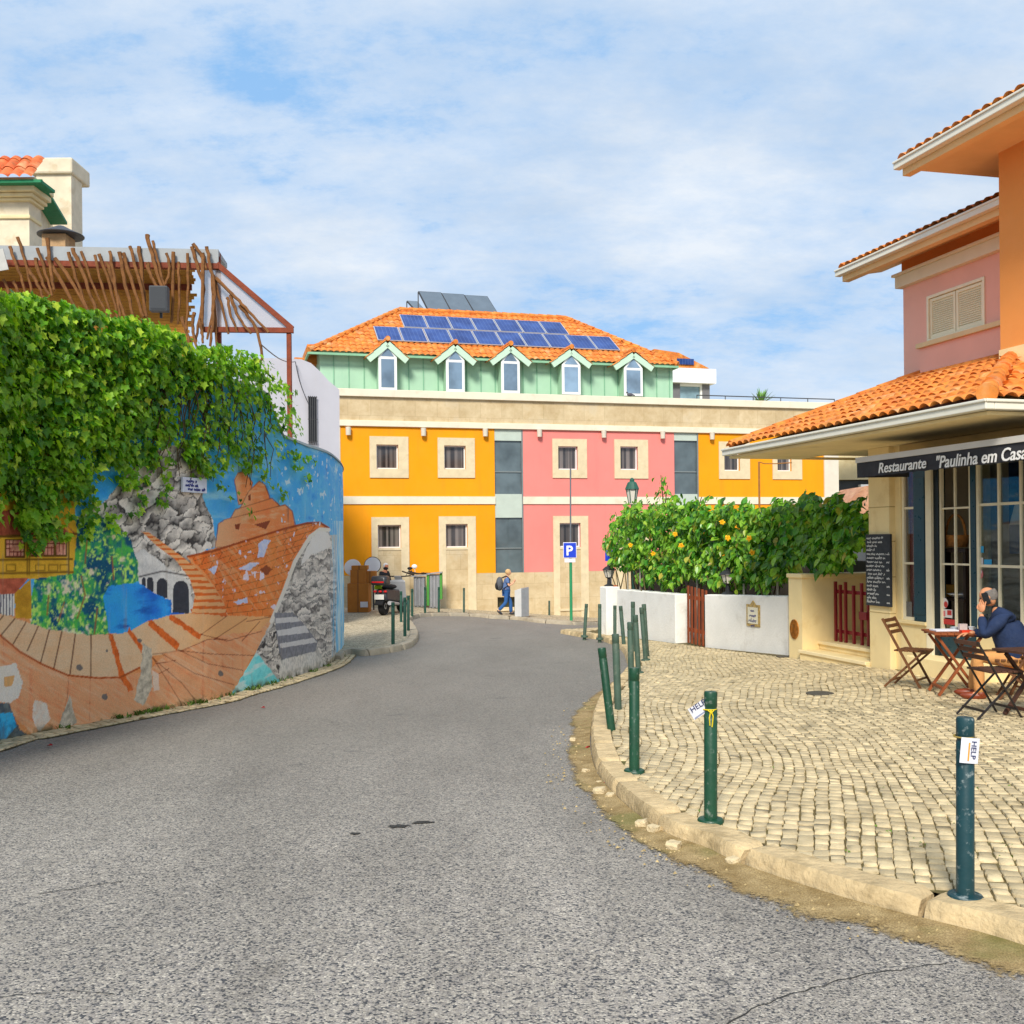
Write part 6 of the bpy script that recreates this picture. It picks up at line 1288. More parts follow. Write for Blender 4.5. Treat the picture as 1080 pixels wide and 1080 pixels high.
# wooden gate between the white walls
WOOD = M('brown_gate_wood', '#8a4424', .7, .25, 5, .3, 40, stain='#b06a35', stain_amt=.5, stain_scale=5)
ga = GP(725, 679); gb = GP(745, 682); gd = Vector((gb.x-ga.x, gb.y-ga.y, 0)); gl = gd.length; gd.normalize(); gt = thing('wooden_gate', 'weathered brown picket gate between the two white garden walls', 'gate', ga)
zg1 = topz(727, 617.5, ga); gn = Vector((gd.y, -gd.x, 0))
for k in range(6):
    c_ = Vector((ga.x, ga.y, 0))+gd*(gl*(k+.3)/5.2); ln = (k-2.5)*-.006
    MB().hexa([c_+gd*sx*.04+gn*sy*.012+Vector((0, 0, z_))+gd*ln*(1 if z_ > 0 else 0) for z_ in (ga.z+.03, zg1-.012*k) for sx, sy in ((-1, -1), (1, -1), (1, 1), (-1, 1))]).build('picket', WOOD, gt)
for f_ in (.25, .8):
    z_ = ga.z+(zg1-ga.z)*f_; c_ = Vector((ga.x, ga.y, z_)); MB().bar(c_-gn*.03, c_+gd*gl-gn*.03, .03, .08).build('rail', WOOD, gt)
g2 = GP(649.5, 668.5); z_ = topz(650, 620, g2); mb = MB(); mb.bar(g2, Vector((g2.x, g2.y, z_)), .09, .06); mb.ball((g2.x, g2.y, z_), (.08, .05, .08), 10, 6); tag(mb.build('gate_post', WOOD, origin=tuple(g2)), 'reddish wooden gate post with rounded top beside the short white wall', 'post')
# hedge
HPX = [(637, 578), (641, 552), (656, 541), (668, 533), (690, 531), (703, 524), (717, 531), (735, 529), (760, 533), (800, 534), (830, 531), (850, 523), (882, 529), (905, 531), (916, 540), (916, 574), (898, 574), (893, 592), (880, 597), (872, 603), (862, 600), (856, 586), (842, 592), (826, 606), (818, 613), (806, 620), (794, 612), (780, 618), (765, 612), (744, 616), (722, 612), (708, 616), (690, 612), (676, 606), (662, 600), (652, 596), (644, 592)]
def hedge(N, osel):
    bx = rng.uniform(632, 922, N); by = rng.uniform(518, 626, N); w1 = (fbm(bx/9, by/9, 201)-.5)*20; w2 = (fbm(bx/7, by/9, 202)-.5)*30
    ok = inpoly(bx+w1, by+w2, HPX); clump = fbm(bx/12, by/12, 203); ok &= (clump > .34) | (rng.random(N) < .35); bx, by = bx[ok], by[ok]; n = len(bx)
    o_ = -1.25+1.15*rng.random(n)**.55+(fbm(bx/12, by/12, 204)-.5)*.5; pt = []
    for a, b_, c in zip(bx, by, o_): s_, z_ = RF.hit(a, b_, c-.15); pt.append(tuple(RF.p(s_, c-.15, z_)))
    pt = np.array(pt); nn = np.tile(np.array([RF.n.x*.8, RF.n.y*.8-.2, .65]), (n, 1))+rng.normal(0, .5, (n, 3))
    return leaves(pt, nn, .15*(.55+.7*rng.random(n)), OVAL, droop=.5), pt
hd = thing('hibiscus_hedge', 'dense hibiscus hedge with glossy green leaves and yellow flowers behind the white walls', 'hedge', RF.p(-8, -.8, -.9))
(V_, F_), hp_ = hedge(22000, 0)
HLEAF = leaf_mat('hibiscus_leaf', [(0, '#1f4d17'), (.3, '#3f8226'), (.6, '#62ab31'), (.88, '#9cc840'), (1, '#c4a648')], .3, .3)
mb = MB(); rr = random.Random(21)
for k in range(60):
    x_ = rr.uniform(652, 822); s_ = rs(x_, 600, -.7); b_ = RF.p(s_, -.7+rr.uniform(-.3, .3), -1.2); mb.tube([b_, b_+Vector((rr.uniform(-.1, .1), rr.uniform(-.1, .1), 1.1)), b_+Vector((rr.uniform(-.35, .35), rr.uniform(-.3, .3), 2.2))], [.03, .02, .012], 6)
for (x0, y0, x1, y1) in ((701, 545, 697, 501), (700, 545, 704, 512), (655, 560, 649, 540), (735, 540, 740, 524)): s_, z_ = rh(x0, y0, -.8); s2_, z2_ = rh(x1, y1, -.8); mb.tube([RF.p(s_, -.8, z_), RF.p(s2_, -.8, z2_)], [.02, .01], 6)
mb.build('stems', M('hedge_stem', '#5f5238', .9, .2, 6), hd)
pts = []
for (x0, y0, x1, y1, k) in ((701, 532, 697, 500, 34), (701, 535, 704, 510, 16), (652, 552, 648, 540, 12), (736, 535, 742, 522, 16), (868, 590, 872, 604, 16), (690, 535, 686, 521, 14), (760, 535, 765, 524, 12), (790, 537, 786, 527, 12), (822, 535, 826, 523, 14), (850, 526, 853, 515, 12), (880, 532, 884, 520, 14), (905, 535, 908, 522, 12), (675, 537, 671, 526, 10), (720, 532, 716, 520, 10)):
    for _ in range(k): t_ = rr.random(); s_, z_ = rh(x0+(x1-x0)*t_+rr.uniform(-5, 5), y0+(y1-y0)*t_, -.75); pts.append(tuple(RF.p(s_, -.75+rr.uniform(-.1, .1), z_)))
pts = np.array(pts); V2_, F2_ = leaves(pts, np.tile(np.array([RF.n.x, RF.n.y, .5]), (len(pts), 1))+rng.normal(0, .5, (len(pts), 3)), .13, OVAL); V_, F_ = np.concatenate([V_, V2_]), np.concatenate([F_, F2_+len(V_)]); o = obj('foliage', fast_mesh('foliage', V_, F_, HLEAF), hd); o.location = -hd.location
YEL = M('yellow_petal', '#efb21c', .6, .12, 10); 
for x_, y_ in ((665, 575), (689, 584), (712, 563.5), (718.5, 575.5), (761.5, 551), (767.5, 567.5), (790, 568), (793.5, 583)):
    s_, z_ = rh(x_, y_, .0); c_ = RF.p(s_, .0, z_); mb = MB(); fn_ = (RF.n*.4+Vector((.15, -1, .25))).normalized(); t1 = Vector((0, 0, 1)).cross(fn_).normalized(); t2 = fn_.cross(t1)
    for k in range(5):
        a = k*2*PI/5+x_; d = t1*math.cos(a)+t2*math.sin(a); e = t1*-math.sin(a)+t2*math.cos(a); mb.add([c_, c_+d*.05+e*.04+fn_*.05, c_+d*.09+e*.035+fn_*.02, c_+d*.10-e*.015+fn_*.0, c_+d*.05-e*.04+fn_*.045], [(0, 1, 2, 3, 4)])
    mb.tube([c_, c_+fn_*.09], [.012, .008], 6); mb.v = [c_+(v-c_)*(.5+.22*rr.random()) for v in mb.v]; mb.build('flower', YEL, hd)
# dark panel added behind the hedge, its colour standing in for garden shade
mb = MB(); RF.box(mb, rs(660, 600, -2.9), sp0+.0, -3.3, -3.1, -2, .95); scn = thing('garden_backdrop', 'dark wooden screen in the shade behind the hedge', 'screen', RF.p(-7, -3.2, -.8)); mb.build('panel', M('dark_backdrop', '#2b241f', .9, .2, 4), scn)
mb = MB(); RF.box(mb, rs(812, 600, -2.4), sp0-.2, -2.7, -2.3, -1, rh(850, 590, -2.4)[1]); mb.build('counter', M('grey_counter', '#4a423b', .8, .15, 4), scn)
def lantern(name, label, cat, x, yt, yb, base_pt, mt, glass, wscale=1.):
    p = Vector(base_pt); H = (yb-yt)/F*p.y; o = thing(name, label, cat, p); r = H*.22*wscale
    MB().lathe([(r*.9, 0), (r*.8, H*.04), (r*.35, H*.1), (r*.3, H*.34), (r*.55, H*.37), (r*.6, H*.4)], 12, p).build('stand', mt, o, smooth_=True)
    MB().lathe([(r*.55, H*.4), (r*.95, H*.72)], 6, p).build('glass', glass, o)
    MB().lathe([(r*1.15, H*.72), (r*1.1, H*.75), (r*.65, H*.86), (r*.3, H*.90), (r*.28, H*.95), (r*.1, H)], 12, p).build('cap', mt, o)
    mb = MB()
    for k in range(6): a = k*PI/3; mb.bar(p+Vector((r*.56*math.cos(a), r*.56*math.sin(a), H*.4)), p+Vector((r*.96*math.cos(a), r*.96*math.sin(a), H*.72)), .012*wscale)
    mb.build('cage', mt, o); return o
LG = M('lantern_glass', '#d9d2c4', .25, .05, 5, spec=.5); BKI = M('black_iron', '#2c2d2f', .5, .1, 6)
pz = Vector(((c0_.x+c1_.x)/2+.08, (c0_.y+c1_.y)/2+.15, topz(640, 618.5, c0_))); lantern('wall_lantern', 'small black lantern with pale glass on the short white wall end', 'lantern', 647, 595, 618.5, pz, BKI, LG, 1.2)
q_ = fB.p(fB.hit(768, 640, -.14)[0], -.14, 0); q_.z = topz(768, 626.5, q_); lantern('wall_lantern', 'grey lantern with white glass standing on the wall above the tile plaque', 'lantern', 768, 597, 625.5, q_, BKI, LG, 1.25)
sl_ = P(666.8, 531, 30); GRI = M('green_iron', '#2f5a4c', .5, .12, 6); stl = thing('street_lamp', 'green cast iron street lamp with glass lantern rising behind the hedge', 'street lamp', (sl_.x, sl_.y, zp(sl_.x, sl_.y)))
MB().lathe([(.10, 0), (.09, .5), (.05, .6), (.04, sl_.z-stl.location.z-.02)], 12, stl.location).build('pole', GRI, stl, smooth_=True)
H = 27/F*30; MB().lathe([(.10, 0), (.175, H*.55)], 6, sl_).build('glass', LG, stl); MB().lathe([(.21, H*.55), (.2, H*.6), (.13, H*.82), (.07, H*.86), (.07, H*.93), (.03, H)], 14, sl_).build('cap', GRI, stl)
mb = MB()
for k in range(6): a = k*PI/3; mb.bar(sl_+Vector((.105*math.cos(a), .105*math.sin(a), 0)), sl_+Vector((.18*math.cos(a), .18*math.sin(a), H*.55)), .02)
mb.build('cage', GRI, stl)
st_ = P(800.5, 487, 21.5); mb = MB(); mb.tube([(st_.x, st_.y, -.8), st_], .022, 6); mb.tube([P(800, 487, 21.5), P(806, 489, 21.5), P(820, 489, 21.5), P(835, 488, 21.3)], .012, 5); tag(mb.build('garden_pole', M('rusty_pole', '#a5703a', .8, .2, 8), origin=(st_.x, st_.y, -.8)), 'thin bent pole with wire rising above the hedge', 'pole')
for k, (x_, yt) in enumerate(((735, 596), (784.5, 612), (820, 606), (861, 600), (662, 598), (675, 595))):
    s_, z_ = rh(x_, yt, -.35); tag(MB().tube([RF.p(s_, -.35, -1.3), RF.p(s_, -.35, z_)], .022, 6).build('garden_stake', M('grey_stake', '#8f8a80', .7, .1, 6), origin=tuple(RF.p(s_, -.35, -1.3))), 'thin pale stake standing among the hedge stems', 'stake', 'stakes under the hedge')
bsg = P(644, 586, 30); bs_ = thing('blue_sign', 'small blue sign half hidden behind the left end of the hedge', 'sign', (bsg.x, bsg.y, zp(bsg.x, bsg.y)))
mb = MB(); mb.box(bsg.x-.16, bsg.x+.16, bsg.y, bsg.y+.02, bsg.z-.16, bsg.z+.16); mb.build('plate', M('sign_blue', '#2443c4', .4, .03, 5), bs_); MB().tube([(bsg.x, bsg.y+.04, zp(bsg.x, bsg.y)), (bsg.x, bsg.y+.04, bsg.z+.1)], .03, 8).build('pole', ALU, bs_)
# ------------------------------------------------------------------ bollards
BGR = M('bollard_green', '#15432d', .45, .12, 7, .1, 30, spec=.45, stain='#9a9f98', stain_amt=.85, stain_scale=18, thr=.585)
BTEAL = M('bollard_teal', '#113a40', .45, .12, 7, .1, 30, spec=.45, stain='#b8c0bc', stain_amt=.9, stain_scale=15, thr=.56)
BOLD = M('bollard_old', '#42574a', .6, .15, 7, .1, 30, stain='#77786a', stain_amt=.6, stain_scale=8)
def bollard(x, yt, yb, label, mt, xt=None, r=.043, flange=True, cross=True, h0=.10, scale=1.):
    g = G(x, yb, h0, cross); top = P(xt if xt is not None else x, yt, g.y); o = thing('bollard', label, 'bollard', g, 'green street bollards')
    ax = (top-g); L = ax.length; M4 = Matrix.Translation(g) @ ax.to_track_quat('Z', 'Y').to_matrix().to_4x4(); r *= scale
    m = MB(); m.lathe([(r, -.12), (r, L*.865), (r*.93, L*.87), (r*.93, L*.882), (r, L*.887), (r, L-.012), (r*.9, L-.002), (r*.1, L)], 24); m.xf(M4); m.build('post', mt, o, smooth_=True)
    if flange:
        m = MB(); m.lathe([(r*2.0, -.03), (r*2.0, .016), (r*1.85, .024), (r*1.02, .03)], 24); m.xf(M4); m.build('base_plate', mt, o, smooth_=True)
    return o, g, top
B1 = bollard(1018, 756, 948, 'chipped dark teal bollard nearest the camera with a white tag near its top', BTEAL)
B2 = bollard(749.5, 729, 867, 'green bollard with a yellow string bow and a white tag sticking out sideways', BGR)
B3 = bollard(669, 704, 814.5, 'clean dark green bollard on the kerb corner right of the leaning one', BGR)
B4 = bollard(645, 683, 770, 'dark green bollard leaning strongly towards the road with a bare base', BGR, xt=634.5, flange=False)
bollard(652, 668.5, 748, 'weathered grey green bollard directly behind the leaning one', BOLD, xt=649, flange=False)
bollard(666, 656, 725, 'faded grey green bollard just beyond the corner kerb, left of two close ones', BOLD, xt=664.5, flange=False)
bollard(673.5, 648.5, 710, 'old bollard leaning left in the middle of the row by the white wall', BOLD, xt=670)
bollard(681, 640.5, 696.5, 'old bollard with bent top standing before the white wall', BOLD, xt=676.5)
bollard(682.5, 637, 692, 'upright old bollard tucked right behind the bent one', BOLD, xt=679, flange=False)
bollard(668, 634.5, 688, 'old bollard seen behind the row against the white garden wall', BOLD, xt=667.5, flange=False)
bollard(658, 639, 680, 'thin old bollard leaning left near the wooden gate post', BOLD, xt=654.5, flange=False)
bollard(648.5, 638.5, 673, 'old bollard in front of the reddish gate post', BOLD, flange=False)
bollard(632.5, 637, 673.5, 'old bollard at the tip of the pavement before the short white wall', BOLD)
bollard(616.5, 636.8, 671, 'leftmost old bollard at the tip of the right pavement', BOLD, xt=618.5)
for x, yt, yb, lb in ((414.5, 635, 679.5, 'nearest dark green bollard on the left corner pavement'), (423, 623.5, 656, 'dark green bollard right beside the parked scooter'), (427, 630, 671, 'second dark green bollard from the left kerb corner'), (430.7, 628, 665, 'dark green bollard close behind another on the left kerb corner'), (434.7, 621, 649.5, 'dark green bollard before the metal bins on their left'), (448.3, 619, 646.5, 'dark green bollard in front of the green striped bin'), (462.8, 619, 645.5, 'dark green bollard at the right edge of the bins'), (489.3, 620, 646, 'dark bollard standing alone right of the bins'), (496, 625, 640, 'slim leaning bollard close to the orange facade'), (543.7, 639, 649.8, 'short dark bollard beside the walking person'), (579.3, 633.5, 649, 'slim dark bollard between the grey cabinet and the parking sign')):
    bollard(x, yt, yb, lb, M('bollard_far', '#21493c', .5, .1, 6) if x < 480 else BOLD, flange=False, cross=False, h0=.128, scale=.95)
PAPER = M('paper', '#dcdce2', .8, .04, 8); INK = M('ink_blue', '#26305e', .7); ORS = M('orange_stripe', '#e09a3a', .7); YSTR = M('yellow_string', '#d9c21d', .7)
def tagpaper(name, label, bol, zc, yaw, tilt, w, h, sideways, off):
    o, g, top = bol; ax = (top-g).normalized(); c = g+ax*zc; nrm = Vector((math.sin(yaw), -math.cos(yaw), 0)); ex = Vector((math.cos(yaw), math.sin(yaw), 0)); ez = Vector((0, 0, 1)); R = Matrix.Rotation(tilt, 3, nrm); ex = R @ ex; ez = R @ ez
    c = c+off[0]*Vector((1, 0, 0))+nrm*off[1]+Vector((0, 0, off[2])); t = thing(name, label, 'paper tag', c)
    mb = MB(); n_ = 8; vs = []
    for k in range(n_+1):
        u = -w/2+w*k/n_; cv = -.5*u*u/.05
        for v in (-h/2, h/2): vs.append(c+ex*u+ez*v+nrm*cv*.25)
    mb.add(vs, [(2*k, 2*k+2, 2*k+3, 2*k+1) for k in range(n_)]); mb.add([v-nrm*.001 for v in vs], [(2*k+1, 2*k+3, 2*k+2, 2*k) for k in range(n_)]); mb.build('paper', PAPER, t)
    if sideways: mp = lambda x, y, z: c+ez*(h*.40-x*.92)+ex*(w*.04+y*.85)+nrm*(z+.002)
    else: mp = lambda x, y, z: c+ex*(-w*.42+x)+ez*(.01+y)+nrm*(z+.003)
    text_mb('HELP', .044 if sideways else .052, mp, .001, 0, 0).build('lettering', INK, t)
    mb = MB(); 
    if sideways: mb.add([c+ex*-.012+ez*-.05+nrm*.003, c+ex*-.004+ez*-.05+nrm*.003, c+ex*-.004+ez*.04+nrm*.003, c+ex*-.012+ez*.04+nrm*.003], [(0, 1, 2, 3)])
    else: mb.add([c+ex*-.05+ez*-.035+nrm*.003, c+ex*.04+ez*-.035+nrm*.003, c+ex*.04+ez*-.027+nrm*.003, c+ex*-.05+ez*-.027+nrm*.003], [(0, 1, 2, 3)])
    mb.build('stripe', ORS if sideways else M('grey_print', '#8e93ae', .7), t); return t
L1 = (B1[2]-B1[1]).length; L2 = (B2[2]-B2[1]).length
tagpaper('help_tag', 'white HELP tag with orange stripe tied upright on the nearest teal bollard', B1, L1*.825, .1, -.10, .095, .125, True, (-.003, .052, 0))
tagpaper('help_tag', 'white HELP tag tied with yellow string, sticking out left of the green bollard', B2, L2*.875, .15, .55, .115, .085, False, (-.085, .02, -.012))
mb = MB(); c = B2[1]+Vector((0, 0, L2*.865)); mb.tube([c+Vector((.046*math.cos(a), .046*math.sin(a), 0)) for a in [2*PI*k/16 for k in range(17)]], .004, 5)
mb.tube([c+Vector((0, -.047, 0)), c+Vector((-.012, -.058, -.05)), c+Vector((-.008, -.05, -.10))], .004, 5); mb.tube([c+Vector((0, -.047, 0)), c+Vector((.012, -.058, -.04)), c+Vector((.006, -.05, -.11))], .004, 5); mb.tube([c+Vector((-.02, -.048, 0)), c+Vector((.0, -.06, -.02)), c+Vector((.02, -.048, 0))], .004, 5)
tag(mb.build('yellow_string', YSTR, origin=tuple(c)), 'yellow string tied in a bow round the green bollard', 'string')
c = B1[1]+Vector((0, 0, L1*.893)); mb = MB(); mb.tube([c+Vector((.046*math.cos(a), .046*math.sin(a), 0)) for a in [2*PI*k/16 for k in range(17)]], .004, 5); tag(mb.build('brown_string', M('jute', '#9a8440', .8), origin=tuple(c)), 'brown string wound round the top of the nearest teal bollard', 'string')
# loose stones, petals, covers
def rock(p, r, seed):
    rr = random.Random(seed); bm = bmesh.new(); bmesh.ops.create_cube(bm, size=2*r); bmesh.ops.subdivide_edges(bm, edges=bm.edges[:], cuts=2, use_grid_fill=True)
    for v in bm.verts: v.co = v.co.lerp(v.co.normalized()*r*1.25, .38); v.co += Vector((rr.uniform(-1, 1), rr.uniform(-1, 1), rr.uniform(-1, 1)))*r*.10; v.co.z *= .72; v.co.x *= rr.uniform(.97, 1.03)
    rot = Matrix.Rotation(rr.uniform(0, 3), 3, 'Z') @ Matrix.Rotation(rr.uniform(-.25, .25), 3, 'X'); mb = MB(); mb.add([Vector(p)+rot @ v.co+Vector((0, 0, r*.62)) for v in bm.verts], [tuple(v.index for v in f.verts) for f in bm.faces] if not bm.verts.index_update() else []); bm.free(); return mb
STN = M('loose_stone', '#cbb892', .85, .15, 14, .6, 45)
for k, (x, y, r, lb) in enumerate(((632.5, 838, .042, 'pale loose cobble beside another by the kerb curve'), (643.5, 842, .03, 'smaller of two loose cobbles by the kerb curve'), (677, 873, .040, 'pale loose cobble left of its twin below the kerb'), (690, 879, .040, 'rounded loose cobble touching the kerb foot'), (710.5, 896.5, .040, 'squarish orange tinted loose cobble out on the sand'), (773, 913, .035, 'grey loose cobble lying against the kerb joint'), (604.5, 782, .03, 'lone pale pebble on the asphalt edge by the kerb'), (618, 815.5, .028, 'flat pale stone sunk in the sand'), (632, 827, .02, 'tiny pebble on the sand near the kerb'))):
    g = G(x, y, 0); tag(rock(g, r, k+3).build('loose_cobble', STN, smooth_=False, origin=tuple(g)), lb, 'stone', 'loose stones along the kerb')
rr = random.Random(31); mb = MB()
for k in range(420):
    p = KERB[rr.randrange(18, len(KERB)-50)]; off = rr.random()**2*.6+.01; q = (p[0]-off*.75, p[1]-off*.5); r = rr.uniform(.004, .013); z = zr(*q)+.012; mb.add([(q[0]-r, q[1], z), (q[0]+rr.uniform(-r, r), q[1]-r, z), (q[0]+r, q[1], z), (q[0], q[1]+r, z), (q[0], q[1], z+r*1.2)], [(0, 1, 4), (1, 2, 4), (2, 3, 4), (3, 0, 4)])
tag(mb.build('grit', M('grit', '#a8946a', .95, .3, 30, island=.3)), kind='stuff')
REDPET = M('red_petal', '#b3262c', .6, .2, 20)
for k, (x, y) in enumerate(((619.5, 789.5), (277, 747), (52, 787), (640, 826))):
    g = G(x, y, .012); mb = MB(); mb.add([g+Vector((-.03, 0, .004)), g+Vector((0, -.03, .018)), g+Vector((.035, .005, .008)), g+Vector((.005, .03, .02))], [(0, 1, 2, 3)]); mb.add([g+Vector((-.01, .01, .02)), g+Vector((.02, -.01, .03)), g+Vector((.03, .02, .012))], [(0, 1, 2)])
    tag(mb.build('fallen_petal', REDPET, origin=tuple(g)), 'crumpled red petal lying at the road edge', 'petal', 'red petals on the road')
IRON = M('cast_iron', '#4f4a40', .6, .2, 12, .3, 60)
g = GP(865, 731.5); mb = MB(); mb.lathe([(.17, -.02), (.17, .008), (.155, .012), (.01, .012)], 24, g); tag(mb.build('drain_cover', IRON, origin=tuple(g)), 'round dark iron cover set in the cobbles before the steps', 'drain cover')
g = GP(838, 692.5); mb = MB(); mb.box(g.x-.3, g.x+.1, g.y-.1, g.y+.1, g.z-.02, g.z+.012); tag(mb.build('drain_grate', IRON, origin=tuple(g)), 'flat rusty grate at the foot of the cream pillar', 'drain cover')
# weeds
def weeds(name, pts, h, n, mt, seed):
    rr = random.Random(seed); mb = MB()
    for p in pts:
        for k in range(n):
            a = rr.uniform(0, 2*PI); b_ = Vector(p)+Vector((rr.uniform(-.07, .07), rr.uniform(-.07, .07), 0)); L = h*rr.uniform(.4, 1); d = Vector((math.cos(a)*.6, math.sin(a)*.6, 1)).normalized(); s_ = Vector((-math.sin(a), math.cos(a), 0))*.008
            mb.add([b_-s_, b_+s_, b_+d*L*.6+s_*1.2, b_+d*L+Vector((math.cos(a), math.sin(a), -.3))*L*.25, b_+d*L*.6-s_*1.2], [(0, 1, 2, 3, 4)])
    return tag(mb.build(name, mt), kind='stuff')
wpts = []; rr = random.Random(6)
for k in range(70):
    bx = rr.uniform(60, 362); 
    if fbm(np.array([bx/18.]), np.array([.3]), 77)[0] < .48: continue
    p_, n_, i_ = wall_at(bx); q = p_+n_*rr.uniform(.01, .08); wpts.append((q.x, q.y, zr(q.x, q.y)+.01))
p_, n_, i_ = wall_at(361); wpts += [tuple(p_+n_*.1+Vector((rr.uniform(-.1, .25), rr.uniform(-.3, .3), zr(p_.x, p_.y)))) for _ in range(14)]
GRASS = M('weed_green', '#5d7a2c', .8, .3, 10); weeds('wall_weeds', wpts, .11, 9, GRASS, 2)
jp = []
for k in range(160):
    x_ = rr.uniform(700, 1075); y_ = rr.uniform(700, 985); g = GP(x_, y_)
    if g.x > np.interp(g.y, _ky, _kx)+.26 and RF.n.dot(Vector((g.x, g.y, 0))-RF.O) > .1 and fbm(np.array([g.x]), np.array([g.y]), 78)[0] > .5: jp.append((g.x, g.y, g.z-.012))
weeds('joint_weeds', jp, .02, 4, GRASS, 3)

# ------------------------------------------------------------------ street furniture by the far building
pg = G(602.5, 654.5, .128); ps = thing('parking_sign', 'blue square parking sign with white P on a green and grey pole', 'traffic sign', pg)
zt_ = P(602.5, 588, pg.y).z; zsb = P(601, 588.5, pg.y).z; zst = P(601, 572, pg.y).z
MB().tube([pg, (pg.x, pg.y, zt_+.05)], .055, 12).build('pole', M('pole_green', '#2f8a5b', .5, .1, 6), ps); px_ = P(601.8, 494, pg.y); MB().tube([(pg.x, pg.y+.06, zt_-.1), (px_.x, pg.y+.06, px_.z)], .03, 8).build('pole_top', M('pole_grey', '#6b6f75', .5, .1, 6), ps)
sx0, sx1 = P(593.8, 580, pg.y).x, P(608, 580, pg.y).x
mb = MB(); mb.box(sx0, sx1, pg.y-.085, pg.y-.06, zsb-.0, zst); so_ = mb.build('sign_plate', M('sign_white', '#dedee6', .4, .03, 5), ps, bevel=.01); g_ = .022
mb = MB(); mb.box(sx0+g_, sx1-g_, pg.y-.092, pg.y-.0855, zsb+g_, zst-g_); mb.build('blue_face', M('sign_blue', '#1f35d0', .4, .03, 5), so_)
cxs = (sx0+sx1)/2; text_mb('P', .5, lambda x, y, z: Vector((cxs-.15+x, pg.y-.094-z, zsb+.11+y)), .003, 0, .012).build('lettering', LET, so_)
mb = MB(); mb.box(sx0+.05, sx1-.05, pg.y-.08, pg.y-.06, zsb-.16, zsb-.02); mb.build('lower_plate', M('sign_white', '#dedee6'), ps)
# metal bins
STL = M('brushed_steel', '#a5a6a8', .4, .1, 5, metal=.4, spec=.5); LGRN = M('lime_green', '#4a8f3a', .5, .06, 5)
def bin_(x0, x1, yt, yb, label, green):
    d = 40.4; g0 = P(x0, yb, d); g1 = P(x1, yb, d); g0.z = zr(g0.x, d)+.128; h = P(x0, yt, d).z-g0.z; w_ = g1.x-g0.x; o = thing('street_bin', label, 'bin', (g0.x+w_/2, d+.3, g0.z))
    mb = MB(); mb.box(g0.x, g0.x+w_, d, d+.4, g0.z, g0.z+h); n_ = 3
    for k in range(n_): a = g0.x+w_*(k+.5)/n_; mb.tube([(a, d, g0.z+.05), (a, d, g0.z+h-.05)], w_/n_*.42, 10)
    mb.build('casing', STL, o, smooth_=True)
    if green: mb = MB(); mb.box(g0.x-.10, g0.x-.003, d-.06, d+.38, g0.z+.1, g0.z+h-.02); mb.box(g0.x+w_+.003, g0.x+w_+.09, d-.02, d+.38, g0.z+.35, g0.z+h+.06); mb.build('green_panel', LGRN, o)
    mb = MB(); mb.hexa([(g0.x-.1, d-.12, g0.z+h+.003), (g0.x+w_+.1, d-.12, g0.z+h+.06), (g0.x+w_+.1, d+.42, g0.z+h+.06), (g0.x-.1, d+.42, g0.z+h+.003), (g0.x-.1, d-.12, g0.z+h+.05), (g0.x+w_+.1, d-.12, g0.z+h+.11), (g0.x+w_+.1, d+.42, g0.z+h+.11), (g0.x-.1, d+.42, g0.z+h+.05)]); mb.build('lid', STL, o); return o
bin_(436.5, 448.5, 608.5, 637, 'silver ribbed metal bin left of the green striped one', False); bin_(453, 464, 606, 639.5, 'silver metal bin with bright green side panels', True)
c = G(541.5, 650, .128); d = c.y; q = lambda x, y: P(x, y, d); cb_ = thing('metal_cabinet', 'tall grey metal cabinet with slanted top behind the walking person', 'cabinet', c)
a, b_, e = q(543, 649).x, q(550, 649).x, q(558, 649).x; z0 = c.z; zl, zm, zh = q(543, 623.5).z, q(550, 621).z, q(558, 619.5).z
mb = MB(); mb.hexa([(a, d, z0), (b_, d-.25, z0), (b_, d+.5, z0), (a, d+.5, z0), (a, d, zl), (b_, d-.25, zm), (b_, d+.5, zm), (a, d+.5, zl)]); mb.build('front', M('pale_steel', '#d0d0ce', .5, .06, 4), cb_)
mb = MB(); mb.hexa([(b_+.002, d-.25, z0), (e, d+.05, z0), (e, d+.5, z0), (b_+.002, d+.5, z0), (b_+.002, d-.25, zm), (e, d+.05, zh), (e, d+.5, zh), (b_+.002, d+.5, zm)]); mb.build('side', STL, cb_)
# cardboard boxes and tabletops
CARD = M('cardboard', '#b1712f', .85, .08, 4, .1, 60); CARD2 = M('cardboard_light', '#c0803c', .85, .08, 4)
def cbox(x0, x1, yt, yb, label, d, dep, z0=None, yaw=.0):
    a, b_ = P(x0, yb, d), P(x1, yt, d); zb = a.z if z0 is None else z0; w_ = b_.x-a.x; h = (yb-yt)/F*d; o = thing('cardboard_box', label, 'box', (a.x+w_/2, d+dep/2, zb), 'cardboard boxes by the scooter'); m = MB(); m.box(-w_/2, w_/2, -dep/2, dep/2, 0, h); m.xf(Matrix.Translation((a.x+w_/2, d+dep/2, zb)) @ Matrix.Rotation(yaw, 4, 'Z')); m.build('carton', CARD, o, bevel=.008)
    m = MB(); m.box(-.03, .03, -dep/2-.003, -dep/2-.001, 0, h); m.box(-.03, .03, -dep/2, dep/2, h+.001, h+.003); m.xf(Matrix.Translation((a.x+w_/2, d+dep/2, zb)) @ Matrix.Rotation(yaw, 4, 'Z')); m.build('tape', M('brown_tape', '#8e5a26', .4), o); return o, zb+h
gb = G(377, 646, .128); ob, zt1 = cbox(366.5, 388.5, 615.5, 646, 'large cardboard box at the bottom of the pile left of the scooter', gb.y, .7)
